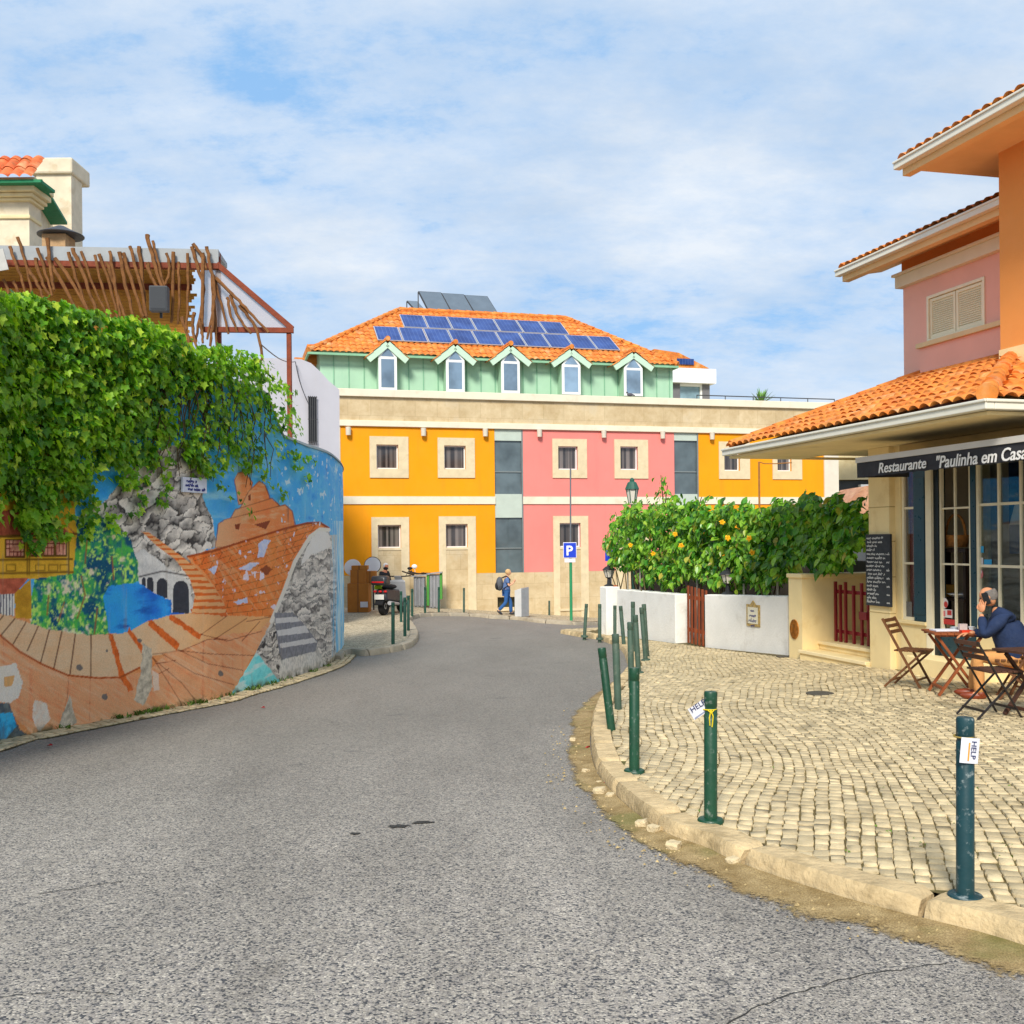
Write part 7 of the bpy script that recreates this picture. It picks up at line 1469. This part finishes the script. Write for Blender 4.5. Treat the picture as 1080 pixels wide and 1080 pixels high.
_, zt2 = cbox(369.5, 385.5, 600.5, 614.5, 'middle sized cardboard box stacked on the large one', gb.y+.1, .5, zt1+.004); cbox(384, 396, 601, 613.5, 'small cardboard box at the right of the upper row', gb.y+.25, .4, zt1+.004)
cbox(370.5, 387, 594.5, 599, 'flat cardboard box on top of the pile', gb.y+.1, .45, zt2+.004)
m = MB(); a = P(380, 640, gb.y-.02); m.box(a.x, a.x+.27, gb.y-.012, gb.y-.004, a.z-.02, a.z+.18); m.build('paper_label', PAPER, ob)
def disc(x, y, r, label, mt, rim, d):
    c = P(x, y, d); o = thing('round_table_top', label, 'table top', c); R = Matrix.Translation(c) @ Matrix.Rotation(math.radians(80), 4, 'X'); m = MB(); m.lathe([(r*.94, -.012), (r*.94, .012)], 32); m.xf(R); m.build('top', mt, o); m = MB(); m.tube([(r*.97*math.cos(a), r*.97*math.sin(a), 0) for a in [2*PI*k/32 for k in range(33)]], r*.05, 8); m.xf(R); m.build('rim', rim, o)
    m = MB(); m.tube([(c.x, c.y+.05, c.z), (c.x, c.y+.2, zr(c.x, c.y)+.13)], .03, 8); m.build('leg', DARKM, o)
disc(372, 598.5, .30, 'white round table top tipped up behind the cardboard boxes', WFRAME, WFRAME, 37.3); disc(393, 596, .31, 'white round table top with dark rim behind the scooter', WFRAME, DARKM, 37.8)
# scooter, seen from behind, front turned right
def scooter():
    g = G(410, 648.5, .128); yaw = math.radians(74); o = thing('scooter', 'dark grey scooter with rear top box and red lights parked by the boxes', 'motor scooter', (0, 0, 0))
    BK = M('tyre_black', '#1d1d1f', .8, .1, 8); GY = M('scooter_grey', '#8d8f92', .35, .06, 4, spec=.5); DK = M('scooter_dark', '#2a2c30', .4, .1, 4, spec=.5); RD = M('tail_red', '#c01f1f', .3, .05, 4)
    def wheel(x):
        m = MB(); R = .26; prof = [(R*math.cos(0), 0)]
        m.lathe([(R-.09, -.05), (R-.02, -.06), (R, -.03), (R, .03), (R-.02, .06), (R-.09, .05)], 24); m.xf(Matrix.Translation((x, 0, R)) @ Matrix.Rotation(PI/2, 4, 'X')); w_ = m.build('wheel', BK, o, smooth_=True)
        m = MB(); m.lathe([(.17, -.04), (.05, -.055), (.05, .055), (.17, .04)], 16); m.xf(Matrix.Translation((x, 0, R)) @ Matrix.Rotation(PI/2, 4, 'X')); m.build('rim', STL, w_)
    wheel(-.62); wheel(.68)
    m = MB(); m.hexa([(-.85, -.17, .42), (.1, -.2, .34), (.1, .2, .34), (-.85, .17, .42), (-.8, -.14, .74), (.12, -.16, .70), (.12, .16, .70), (-.8, .14, .74)]); m.build('rear_body', DK, o, bevel=.05, smooth_=True)
    m = MB(); m.hexa([(.05, -.2, .22), (.45, -.2, .22), (.45, .2, .22), (.05, .2, .22), (.05, -.2, .32), (.45, -.2, .32), (.45, .2, .32), (.05, .2, .32)]); m.build('floor_board', DK, o, bevel=.02)
    m = MB(); m.hexa([(.42, -.24, .25), (.58, -.12, .25), (.58, .12, .25), (.42, .24, .25), (.36, -.22, .95), (.48, -.12, .98), (.48, .12, .98), (.36, .22, .95)]); m.build('leg_shield', GY, o, bevel=.04)
    m = MB(); m.hexa([(.44, -.09, .95), (.56, -.09, .93), (.56, .09, .93), (.44, .09, .95), (.36, -.11, 1.08), (.5, -.08, 1.08), (.5, .08, 1.08), (.36, .11, 1.08)]); m.build('headlight_cowl', GY, o, bevel=.03)
    m = MB(); m.tube([(.34, -.36, 1.08), (.42, -.15, 1.06), (.42, .15, 1.06), (.34, .36, 1.08)], .018, 8); m.build('handlebar', BK, o)
    m = MB(); m.tube([(.56, 0, .9), (.68, 0, .27)], .04, 8); m.build('fork', STL, o); m = MB(); m.lathe([(.30, -.07), (.31, 0), (.30, .07)], 20); m.xf(Matrix.Translation((.68, 0, .27)) @ Matrix.Rotation(PI/2, 4, 'X')); m.v = [v for v in m.v]; 
    m2 = MB(); m2.tube([(.68+.3*math.cos(a), 0, .27+.3*math.sin(a)) for a in [PI*.15+PI*.7*k/8 for k in range(9)]], .055, 8); m2.build('front_mudguard', GY, o)
    m = MB(); m.ball((-.25, 0, .78), (.42, .15, .08), 16, 8); m.build('seat', BK, o, smooth_=True)
    m = MB(); m.hexa([(-1.02, -.2, .86), (-.62, -.2, .86), (-.62, .2, .86), (-1.02, .2, .86), (-.98, -.19, 1.12), (-.64, -.19, 1.12), (-.64, .19, 1.12), (-.98, .19, 1.12)]); tb_ = m.build('top_box', DK, o, bevel=.06, smooth_=True); m = MB(); m.box(-1.024, -1.0, -.15, .15, .93, .97); m.build('reflector', RD, tb_)
    for y_ in (-.13, .13, 0): m = MB(); m.ball((-.85, y_, .68), (.03, .045, .035), 10, 6); m.build('tail_light', RD, o)
    m = MB(); m.box(-.93, -.92, -.12, .12, .46, .60); m.build('number_plate', M('plate_white', '#d8d8d0', .5), o); m = MB(); m.hexa([(-.98, -.1, .3), (-.8, -.1, .45), (-.8, .1, .45), (-.98, .1, .3), (-.99, -.1, .33), (-.82, -.1, .5), (-.82, .1, .5), (-.99, .1, .33)]); m.build('rear_mudguard', BK, o)
    for s_ in (-1, 1):
        m = MB(); m.tube([(.40, s_*.22, 1.08), (.42, s_*.30, 1.25)], .008, 6); m.ball((.42, s_*.32, 1.29), (.02, .07, .045), 12, 6); m.build('mirror', BK, o, smooth_=True)
    m = MB(); m.tube([(-.2, -.22, .3), (-.85, -.24, .36)], [.04, .06], 10); m.build('exhaust', STL, o); m = MB(); m.tube([(.0, .1, .25), (-.05, .28, .01)], .015, 6); m.build('kick_stand', STL, o)
    m = MB(); m.hexa([(-.72, .02, .74), (-.5, .02, .72), (-.5, .22, .72), (-.72, .22, .74), (-.7, .05, .86), (-.52, .05, .84), (-.52, .2, .84), (-.7, .2, .86)]); m.build('yellow_cover', M('hi_vis', '#a6c81e', .6), o, bevel=.03)
    o.location = g+Vector((.06, .6, 0)); o.rotation_euler = (0, 0, yaw); o.scale = (1.25, 1.45, 1.22); return o
scooter()
m = MB(); c = P(442, 606.5, 40.3); 
for k in range(9): a = random.uniform(-.5, .5); m.tube([c+Vector((a*.6, 0, random.uniform(-.02, .08))), c+Vector((a+random.uniform(-.4, .5), .1, random.uniform(0, .2)))], .03, 6)
tag(m.build('scrap_bundle', M('dark_scrap', '#3a2f25', .8, .3, 9), origin=tuple(c)), 'bundle of dark sticks lying on the ribbed metal bin', 'bundle'); m = MB(); c = P(437, 597.5, 40.3); m.ball(c, (.11, .05, .09), 14, 8); m.tube([c, c+Vector((.03, .05, -.3))], .012, 6); tag(m.build('vehicle_mirror', WFRAME, origin=tuple(c), smooth_=True), 'white round mirror on a stalk above the metal bin', 'mirror')

# ------------------------------------------------------------------ folding furniture
WDF = M('bistro_wood', '#6b4528', .6, .2, 8, .2, 60, stain='#452a18', stain_amt=.5, stain_scale=7); WDR = M('table_wood', '#8c4a25', .55, .2, 8, .2, 60, stain='#5c2c14', stain_amt=.5, stain_scale=7); WDD = M('dark_slat', '#523527', .6, .2, 8); STEELB = M('black_steel', '#26211f', .5, .1, 6)
def folding_chair(label, loc, ang, wood, frame, cat='chair', thick=.032, H=.86):
    """local: faces +x, origin on the floor"""
    o = thing('folding_chair', label, cat, (0, 0, 0), 'folding bistro chairs'); w_ = .21
    for s_ in (-1, 1):
        MB().bar((-.27, s_*w_, H), (.20, s_*w_, 0), thick, thick*.75).build('leg', frame, o)     # back upright down to the front foot
        MB().bar((.22, s_*(w_-.03), .46), (-.26, s_*(w_-.03), 0), thick, thick*.75).build('leg', frame, o)
    m = MB()
    for k in range(6): x = -.13+k*.062; m.box(x, x+.05, -w_+.005, w_-.005, .455, .475)
    m.build('seat', wood, o, bevel=.003)
    m = MB()
    for z_ in (H-.03, H-.10, H-.17): x = -.27+(H-z_)*.47/H; m.box(x-.008, x+.012, -w_, w_, z_-.02, z_+.025)
    m.build('backrest', wood, o, bevel=.003)
    m = MB(); m.bar((.13, -w_, .10), (.13, w_, .10), .022); m.bar((-.19, -w_+.03, .08), (-.19, w_-.03, .08), .022); m.bar((.20, -w_+.03, .44), (.20, w_-.03, .44), .025); m.build('stretcher', frame, o)
    o.location = loc; o.rotation_euler = (0, 0, ang); return o
def folding_table(label, loc, ang, wood, w_=.60, d_=.60, H=.735):
    o = thing('folding_table', label, 'table', (0, 0, 0), 'folding bistro tables'); m = MB()
    for k in range(8): x = -w_/2+k*w_/8; m.box(x, x+w_/8-.006, -d_/2, d_/2, H-.022, H)
    m.box(-w_/2+.02, w_/2-.02, -d_/2+.04, -d_/2+.08, H-.045, H-.0225); m.box(-w_/2+.02, w_/2-.02, d_/2-.08, d_/2-.04, H-.045, H-.0225); m.build('table_top', wood, o)
    for s_ in (-1, 1):
        MB().bar((-.24, s_*.22, 0), (.24, s_*.22, H-.046), .042, .028).build('leg', wood, o); MB().bar((.24, s_*.19, 0), (-.24, s_*.19, H-.046), .042, .028).build('leg', wood, o)
    m = MB(); m.bar((-.19, -.22, .08), (-.19, .22, .08), .03); m.bar((.19, -.19, .08), (.19, .19, .08), .03); m.build('stretcher', wood, o); o.location = loc; o.rotation_euler = (0, 0, ang); return o
c1 = GP(962, 724.5); folding_chair('empty brown wooden folding chair left of the table by the door', c1+Vector((0, .06, 0)), math.radians(-40), WDF, WDF)
t1p = GP(1007, 731); t1 = folding_table('reddish wooden folding table with crossed legs in front of the man', t1p, math.radians(-8), WDR); zt1_ = t1p.z+.735
mp_ = GP(1047, 737)+Vector((.26, .02, -.02)); man_yaw = math.radians(158)
folding_chair('brown folding chair carrying the seated man', mp_+Vector((.02, .0, 0)), man_yaw, WDF, WDF)
fc = GP(1045, 755); folding_chair('dark slatted folding chair with thin black legs nearest the camera', fc, math.radians(8), WDD, STEELB, thick=.02, H=.77)
t2p = GP(1083, 756)+Vector((.14, .0, 0)); folding_table('dark wooden folding table cut by the right picture edge', t2p, math.radians(12), WDD, .62, .62, .66)
folding_chair('brown folding chair behind the table at the right edge', GP(1088, 741)+Vector((.25, .35, 0)), math.radians(185), WDF, WDF)
# things on the table
def on_table(name, label, cat, dx, dy, mbf, mt):
    b_ = Vector((t1p.x+dx, t1p.y+dy, zt1_)); m = MB(); mbf(m, b_); return tag(m.build(name, mt, origin=tuple(b_), smooth_=True), label, cat)
on_table('saucer', 'white saucer under the coffee cup on the reddish table', 'saucer', .17, -.08, lambda m, b_: m.lathe([(.03, .002), (.075, .014), (.07, .016), (.02, .006)], 20, b_), WFRAME)
on_table('coffee_cup', 'white coffee cup standing on the saucer near the man', 'cup', .17, -.08, lambda m, b_: (m.lathe([(.022, .017), (.036, .06), (.033, .06), (.02, .022)], 18, b_), m.tube([b_+Vector((.035, -.0, .05)), b_+Vector((.056, 0, .045)), b_+Vector((.034, 0, .028))], .005, 6)), WFRAME)
on_table('newspaper', 'folded white newspaper lying on the reddish table', 'newspaper', -.08, .06, lambda m, b_: m.box(b_.x-.15, b_.x+.12, b_.y-.1, b_.y+.1, b_.z+.001, b_.z+.016), PAPER)
on_table('red_packet', 'small red packet at the table edge beside the newspaper', 'packet', .04, -.22, lambda m, b_: m.box(b_.x-.06, b_.x+.07, b_.y-.04, b_.y+.04, b_.z+.001, b_.z+.03), M('red_packet', '#d23b1f', .5, .1, 8))
on_table('glass_ashtray', 'low clear ashtray in the middle of the reddish table', 'ashtray', .06, .12, lambda m, b_: m.lathe([(.045, .002), (.055, .04), (.048, .04), (.04, .012)], 16, b_), M('grey_glass', '#9aa0a4', .2, .1, 5, spec=.6))
on_table('napkin_holder', 'small metal napkin holder standing by the coffee cup', 'napkin holder', .10, .0, lambda m, b_: m.box(b_.x-.045, b_.x+.045, b_.y-.03, b_.y+.03, b_.z+.001, b_.z+.085), M('pale_napkin', '#c9b6b0', .5, .2, 12))

# ------------------------------------------------------------------ people
SKIN = M('skin', '#c98a62', .6, .08, 8, spec=.35); SKINF = M('skin_fair', '#d9a483', .6, .06, 8)
def head_mb(m, c, R, rz, pitch=0.):
    """head of height 2R facing +x before rotation"""
    M4 = Matrix.Translation(c) @ Matrix.Rotation(rz, 4, 'Z') @ Matrix.Rotation(pitch, 4, 'Y'); h = MB(); h.ball((0, 0, 0), (R*.86, R*.70, R), 24, 18)
    for i, v in enumerate(h.v):
        if v.x > 0 and v.z < 0: v.y *= 1-.28*min(1, -v.z/R)
        if v.x > .5*R:
            if -R*.28 < v.z < R*.12 and abs(v.y) < R*.18: v.x += R*.24*(1-abs(v.y)/(R*.18))*(1-abs(v.z+.12*R)/(R*.3))
            if R*.0 < v.z < R*.2 and R*.15 < abs(v.y) < R*.5: v.x -= R*.07
            if -R*.58 < v.z < -R*.40 and abs(v.y) < R*.3: v.x += R*.05
        if v.x < 0 and v.z < -.3*R: v.x *= .8
    for s_ in (-1, 1): h.ball((-.05*R, s_*R*.70, -.02*R), (R*.16, R*.07, R*.24), 10, 8)
    h.xf(M4); m.add(h.v, h.f)
    return M4
def finger(m, pts, r): m.tube(pts, [r, r*.97, r*.9, r*.7][:len(pts)], 7)
def hand_mb(m, wrist, direction, palm_n, R=.085, curl=.5):
    d = Vector(direction).normalized(); n_ = Vector(palm_n); n_ = (n_-d*n_.dot(d)).normalized(); s_ = d.cross(n_); w = Vector(wrist)
    hb = MB(); hb.ball((0, 0, 0), (R*.58, R*.48, R*.18), 14, 8); B = Matrix((d, s_, n_)).transposed().to_4x4(); hb.xf(Matrix.Translation(w+d*R*.5) @ B); m.add(hb.v, hb.f)
    for k, L in enumerate((.78, .9, .84, .66)):
        b_ = w+d*R*.92+s_*(R*.38*(1-k*2/3)); q = [b_-d*R*.3, b_]
        a = 0
        for seg in range(3): a += curl*.6; q.append(q[-1]+(d*math.cos(a)+n_*math.sin(a))*R*L*.36)
        finger(m, [q[0], q[1], q[2], q[3]], R*.105); m.tube([q[3], q[4]], [R*.09, R*.06], 7)
    tb = w+d*R*.25+s_*R*.42; finger(m, [tb-s_*R*.2, tb+(d*.6+s_*.6)*R*.3, tb+(d*1.0+s_*.55+n_*.3)*R*.5, tb+(d*1.35+s_*.35+n_*.5)*R*.6], R*.12)
def person_man():
    o = thing('person', 'seated man in navy jacket and tan trousers holding a phone to his ear', 'person', (0, 0, 0))
    J = [(0, 0, .52), (.03, 0, .70), (.10, 0, .92), (.19, 0, 1.07), (.235, 0, 1.16), (.15, .19, 1.02), (.36, .25, .80), (.37, .12, 1.06), (.15, -.19, 1.02), (.30, -.27, .80), (.50, -.17, .79), (.0, .10, .50), (.42, .13, .53), (.40, .14, .09), (.0, -.10, .50), (.40, -.14, .53), (.46, -.15, .09), (.53, .16, .045), (.59, -.17, .045)]
    E = [(0, 1), (1, 2), (2, 3), (3, 4), (3, 5), (5, 6), (6, 7), (3, 8), (8, 9), (9, 10), (0, 11), (11, 12), (12, 13), (0, 14), (14, 15), (15, 16), (13, 17), (16, 18)]
    Rb = [(.13, .14), (.13, .14), (.12, .14), (.06, .07), (.052, .052), (.04, .04), (.04, .04), (.03, .03), (.04, .04), (.04, .04), (.03, .03), (.085, .085), (.06, .06), (.04, .04), (.085, .085), (.06, .06), (.04, .04), (.035, .03), (.035, .03)]
    b_ = skin(J, E, Rb); hc = Vector((.285, .01, 1.262)); M4 = head_mb(b_, hc, .118, math.radians(-6), math.radians(22))
    hand_mb(b_, (.372, .115, 1.08), (-.15, -.12, 1.), (-.6, -1, .0), .09, .25); hand_mb(b_, (.51, -.165, .79), (.9, .35, -.12), (.1, .2, -1), .09, .5)
    b_.build('body', SKIN, o, smooth_=True)
    jk = skin([(-.05, 0, .41), (.0, 0, .60), (.05, 0, .78), (.10, 0, .94), (.165, 0, 1.06), (.13, .20, 1.03), (.35, .265, .79), (.37, .14, 1.03), (.13, -.20, 1.03), (.29, -.285, .79), (.46, -.19, .79), (.215, 0, 1.11)], [(0, 1), (1, 2), (2, 3), (3, 4), (4, 5), (5, 6), (6, 7), (4, 8), (8, 9), (9, 10), (4, 11)], [(.20, .235), (.19, .215), (.19, .215), (.20, .235), (.15, .18), (.105, .105), (.078, .078), (.05, .05), (.105, .105), (.078, .078), (.05, .05), (.075, .075)], 3)
    for v in jk.v:
        p = v.co if hasattr(v, 'co') else v
        w_ = fbm(np.array([p.x*9+p.y*5]), np.array([p.z*11]), 301)[0]-.5; v += Vector((w_*.022, w_*.015, 0))
    jk.build('jacket', M('navy_cloth', '#223150', .85, .18, 7, .4, 30), o, smooth_=True)
    tr = skin([(0, 0, .50), (0, .10, .50), (.42, .13, .53), (.41, .14, .30), (.40, .14, .07), (0, -.10, .50), (.40, -.14, .53), (.44, -.15, .30), (.46, -.15, .07)], [(0, 1), (1, 2), (2, 3), (3, 4), (0, 5), (5, 6), (6, 7), (7, 8)], [(.14, .14), (.105, .105), (.082, .082), (.074, .074), (.068, .068), (.105, .105), (.082, .082), (.074, .074), (.068, .068)], 2)
    tr.build('trousers', M('tan_cloth', '#c98f55', .85, .12, 8, .3, 30), o, smooth_=True)
    for x, y in ((.40, .14), (.46, -.15)):
        m = MB(); m.ball((x+.07, y, .05), (.155, .052, .05), 16, 10); m.ball((x-.01, y, .075), (.06, .05, .06), 12, 8)
        for v in m.v: v.z = max(v.z, .004)
        m.build('shoe', M('brown_leather', '#7a3418', .4, .15, 8, spec=.5), o, smooth_=True)
    hr = MB(); hr.ball((-.012, 0, .018), (.106, .088, .113), 24, 18); keep = [i for i, f in enumerate(hr.f) if all((hr.v[j].x < .035 and hr.v[j].z < .085 and hr.v[j].z > -.06) for j in f)]
    hr.f = [hr.f[i] for i in keep]; hr.xf(M4); hr.build('hair', M('grey_hair', '#6f6964', .8, .3, 40), o, smooth_=True)
    ey = MB()
    for s_ in (-1, 1): ey.ball((.088, s_*.036, .012), (.012, .014, .009), 8, 6)
    ey.xf(M4); ey.build('eyes', DARKM, o)
    o.location = mp_; o.rotation_euler = (0, 0, man_yaw); o.scale = (.92, .92, .92); Rm = Matrix.Translation(o.location) @ Matrix.Rotation(man_yaw, 4, 'Z') @ Matrix.Scale(.92, 4)
    ph = MB(); ph.box(-.010, .008, -.036, .036, -.075, .075); ph.xf(Rm @ Matrix.Translation((.315, .103, 1.245)) @ Matrix.Rotation(math.radians(82), 4, 'Z') @ Matrix.Rotation(math.radians(18), 4, 'X')); c_ = sum(ph.v, Vector())/len(ph.v)
    tag(ph.build('mobile_phone', M('black_phone', '#151517', .25, .05, 5, spec=.5), origin=tuple(c_), bevel=.006), 'black mobile phone held to the ear of the seated man', 'phone')
person_man()
def person_walk():
    g = G(534, 648.5, .128); o = thing('person', 'fair haired walker in blue T-shirt and jeans carrying a backpack past the facade', 'person', (0, 0, 0))
    J = [(0, 0, .92), (.01, 0, 1.12), (.03, 0, 1.36), (.05, 0, 1.46), (.07, 0, 1.54), (.02, .18, 1.38), (.06, .23, 1.12), (.27, .14, 1.22), (.02, -.18, 1.38), (.08, -.24, 1.12), (.30, -.15, 1.25), (0, .09, .90), (.18, .10, .50), (.20, .10, .09), (0, -.09, .90), (-.02, -.10, .48), (-.32, -.10, .16), (.34, .11, .04), (-.24, -.11, .05)]
    E = [(0, 1), (1, 2), (2, 3), (3, 4), (3, 5), (5, 6), (6, 7), (3, 8), (8, 9), (9, 10), (0, 11), (11, 12), (12, 13), (0, 14), (14, 15), (15, 16), (13, 17), (16, 18)]
    b_ = skin(J, E, [(.11, .13), (.11, .13), (.12, .15), (.07, .07), (.05, .05), (.055, .055), (.042, .042), (.03, .03), (.055, .055), (.042, .042), (.03, .03), (.08, .08), (.055, .055), (.04, .04), (.08, .08), (.055, .055), (.04, .04), (.03, .03), (.03, .03)])
    M4 = head_mb(b_, Vector((.10, 0, 1.63)), .115, 0, .15); hand_mb(b_, (.27, .14, 1.23), (.7, -.2, .6), (-.5, -.5, .4), .085, .6); hand_mb(b_, (.30, -.15, 1.26), (.5, .2, .8), (-.5, .5, .3), .085, .6); b_.build('body', SKINF, o, smooth_=True)
    skin([(0, 0, .90), (.01, 0, 1.05), (.02, 0, 1.22), (.03, 0, 1.38), (.04, 0, 1.47), (.02, .18, 1.39), (.05, .235, 1.2), (.02, -.18, 1.39), (.05, -.235, 1.2)], [(0, 1), (1, 2), (2, 3), (3, 4), (3, 5), (5, 6), (3, 7), (7, 8)], [(.15, .17), (.145, .165), (.145, .17), (.14, .17), (.065, .065), (.08, .08), (.07, .07), (.08, .08), (.07, .07)]).build('t_shirt', M('blue_shirt', '#5a719c', .85, .1, 8, .3), o, smooth_=True)
    skin([(0, 0, .93), (0, .09, .88), (.18, .10, .50), (.20, .10, .07), (0, -.09, .88), (-.02, -.10, .48), (-.31, -.10, .18)], [(0, 1), (1, 2), (2, 3), (0, 4), (4, 5), (5, 6)], [(.145, .15), (.105, .105), (.078, .078), (.075, .075), (.105, .105), (.078, .078), (.07, .07)]).build('jeans', M('jeans_blue', '#2c5a94', .85, .12, 8, .3), o, smooth_=True)
    for x, y, z, a in ((.24, .10, .05, 0), (-.28, -.10, .10, .7)):
        m = MB(); m.ball((0, 0, 0), (.14, .05, .05), 14, 8); m.xf(Matrix.Translation((x+.02, y, z)) @ Matrix.Rotation(a, 4, 'Y')); m.build('shoe', M('dark_shoe', '#33363d', .6), o, smooth_=True)
    hr = MB(); hr.ball((-.02, 0, .02), (.112, .092, .115), 20, 14); hr.f = [f for f in hr.f if all(hr.v[j].x < .05 or hr.v[j].z > .07 for j in f)]; hr.xf(M4); hr.build('hair', M('fair_hair', '#c9a473', .8, .2, 30), o, smooth_=True)
    yw = math.radians(8); o.location = g; o.rotation_euler = (0, 0, yw)
    bp = thing('backpack', 'black and grey backpack worn by the walker', 'backpack', g+Vector((-.2, 0, 1.2))); Rm = Matrix.Translation(g) @ Matrix.Rotation(yw, 4, 'Z')
    m = MB(); m.ball((-.25, 0, 1.20), (.14, .17, .27), 18, 12); m.xf(Rm); m.build('main_pouch', M('pack_grey', '#55585f', .8, .2, 9), bp, smooth_=True); m = MB(); m.ball((-.34, 0, 1.12), (.09, .13, .16), 14, 10); m.xf(Rm); m.build('front_pocket', M('pack_black', '#25262b', .8), bp, smooth_=True)
    for s_ in (-1, 1): m = MB(); m.tube([(-.16, s_*.10, 1.42), (.02, s_*.12, 1.50), (.15, s_*.12, 1.36), (.10, s_*.14, 1.15), (-.12, s_*.13, 1.02)], .02, 6); m.xf(Rm); m.build('strap', M('pack_black', '#25262b'), bp)
person_walk()
def person_stand():
    g = G(399.5, 643, .128); g.y += 1.9; g.z = zr(g.x, g.y)+.128; o = thing('person', 'white haired person in dark jacket standing behind the round table tops', 'person', (0, 0, 0))
    k = 1.0; J = [(0, 0, .9), (0, 0, 1.1), (0, 0, 1.32), (.02, 0, 1.42), (.05, 0, 1.50), (0, .18, 1.36), (.02, .24, 1.08), (.2, .18, .95), (0, -.18, 1.36), (.02, -.24, 1.08), (.2, -.18, .95), (0, .09, .88), (.02, .1, .48), (0, .1, .08), (0, -.09, .88), (.02, -.1, .48), (0, -.1, .08), (.13, .1, .04), (.13, -.1, .04)]
    E = [(0, 1), (1, 2), (2, 3), (3, 4), (3, 5), (5, 6), (6, 7), (3, 8), (8, 9), (9, 10), (0, 11), (11, 12), (12, 13), (0, 14), (14, 15), (15, 16), (13, 17), (16, 18)]
    b_ = skin(J, E, [(.11, .13), (.11, .13), (.12, .15), (.07, .07), (.05, .05), (.055, .055), (.042, .042), (.03, .03), (.055, .055), (.042, .042), (.03, .03), (.08, .08), (.055, .055), (.04, .04), (.08, .08), (.055, .055), (.04, .04), (.03, .03), (.03, .03)])
    M4 = head_mb(b_, Vector((.07, 0, 1.60)), .118, 0, .1); hand_mb(b_, (.2, .18, .95), (1, 0, -.1), (0, 0, -1), .085, .4); hand_mb(b_, (.2, -.18, .95), (1, 0, -.1), (0, 0, -1), .085, .4); b_.build('body', M('skin_ruddy', '#c9805f', .6, .06, 8), o, smooth_=True)
    skin([(0, 0, .82), (0, 0, 1.05), (0, 0, 1.32), (.02, 0, 1.42), (0, .18, 1.37), (.02, .245, 1.08), (.17, .19, .97), (0, -.18, 1.37), (.02, -.245, 1.08), (.17, -.19, .97)], [(0, 1), (1, 2), (2, 3), (2, 4), (4, 5), (5, 6), (2, 7), (7, 8), (8, 9)], [(.15, .17), (.15, .17), (.15, .18), (.075, .075), (.085, .085), (.065, .065), (.045, .045), (.085, .085), (.065, .065), (.045, .045)]).build('jacket', M('black_jacket', '#26272c', .85, .1, 8), o, smooth_=True)
    skin([(0, 0, .9), (0, .09, .87), (.02, .1, .48), (0, .1, .06), (0, -.09, .87), (.02, -.1, .48), (0, -.1, .06)], [(0, 1), (1, 2), (2, 3), (0, 4), (4, 5), (5, 6)], [(.14, .15), (.1, .1), (.078, .078), (.07, .07), (.1, .1), (.078, .078), (.07, .07)]).build('trousers', M('grey_trousers', '#4a4d55', .85, .1, 8), o, smooth_=True)
    for y in (.1, -.1): m = MB(); m.ball((.06, y, .045), (.14, .05, .045), 12, 8); m.build('shoe', M('dark_shoe', '#33363d', .6), o, smooth_=True)
    hr = MB(); hr.ball((-.02, 0, .022), (.114, .094, .116), 20, 14); hr.f = [f for f in hr.f if all(hr.v[j].x < .045 or hr.v[j].z > .06 for j in f)]; hr.xf(M4); hr.build('hair', M('white_hair', '#d4d0cc', .8, .08, 30), o, smooth_=True)
    o.location = g; o.rotation_euler = (0, 0, math.radians(-35))
person_stand()
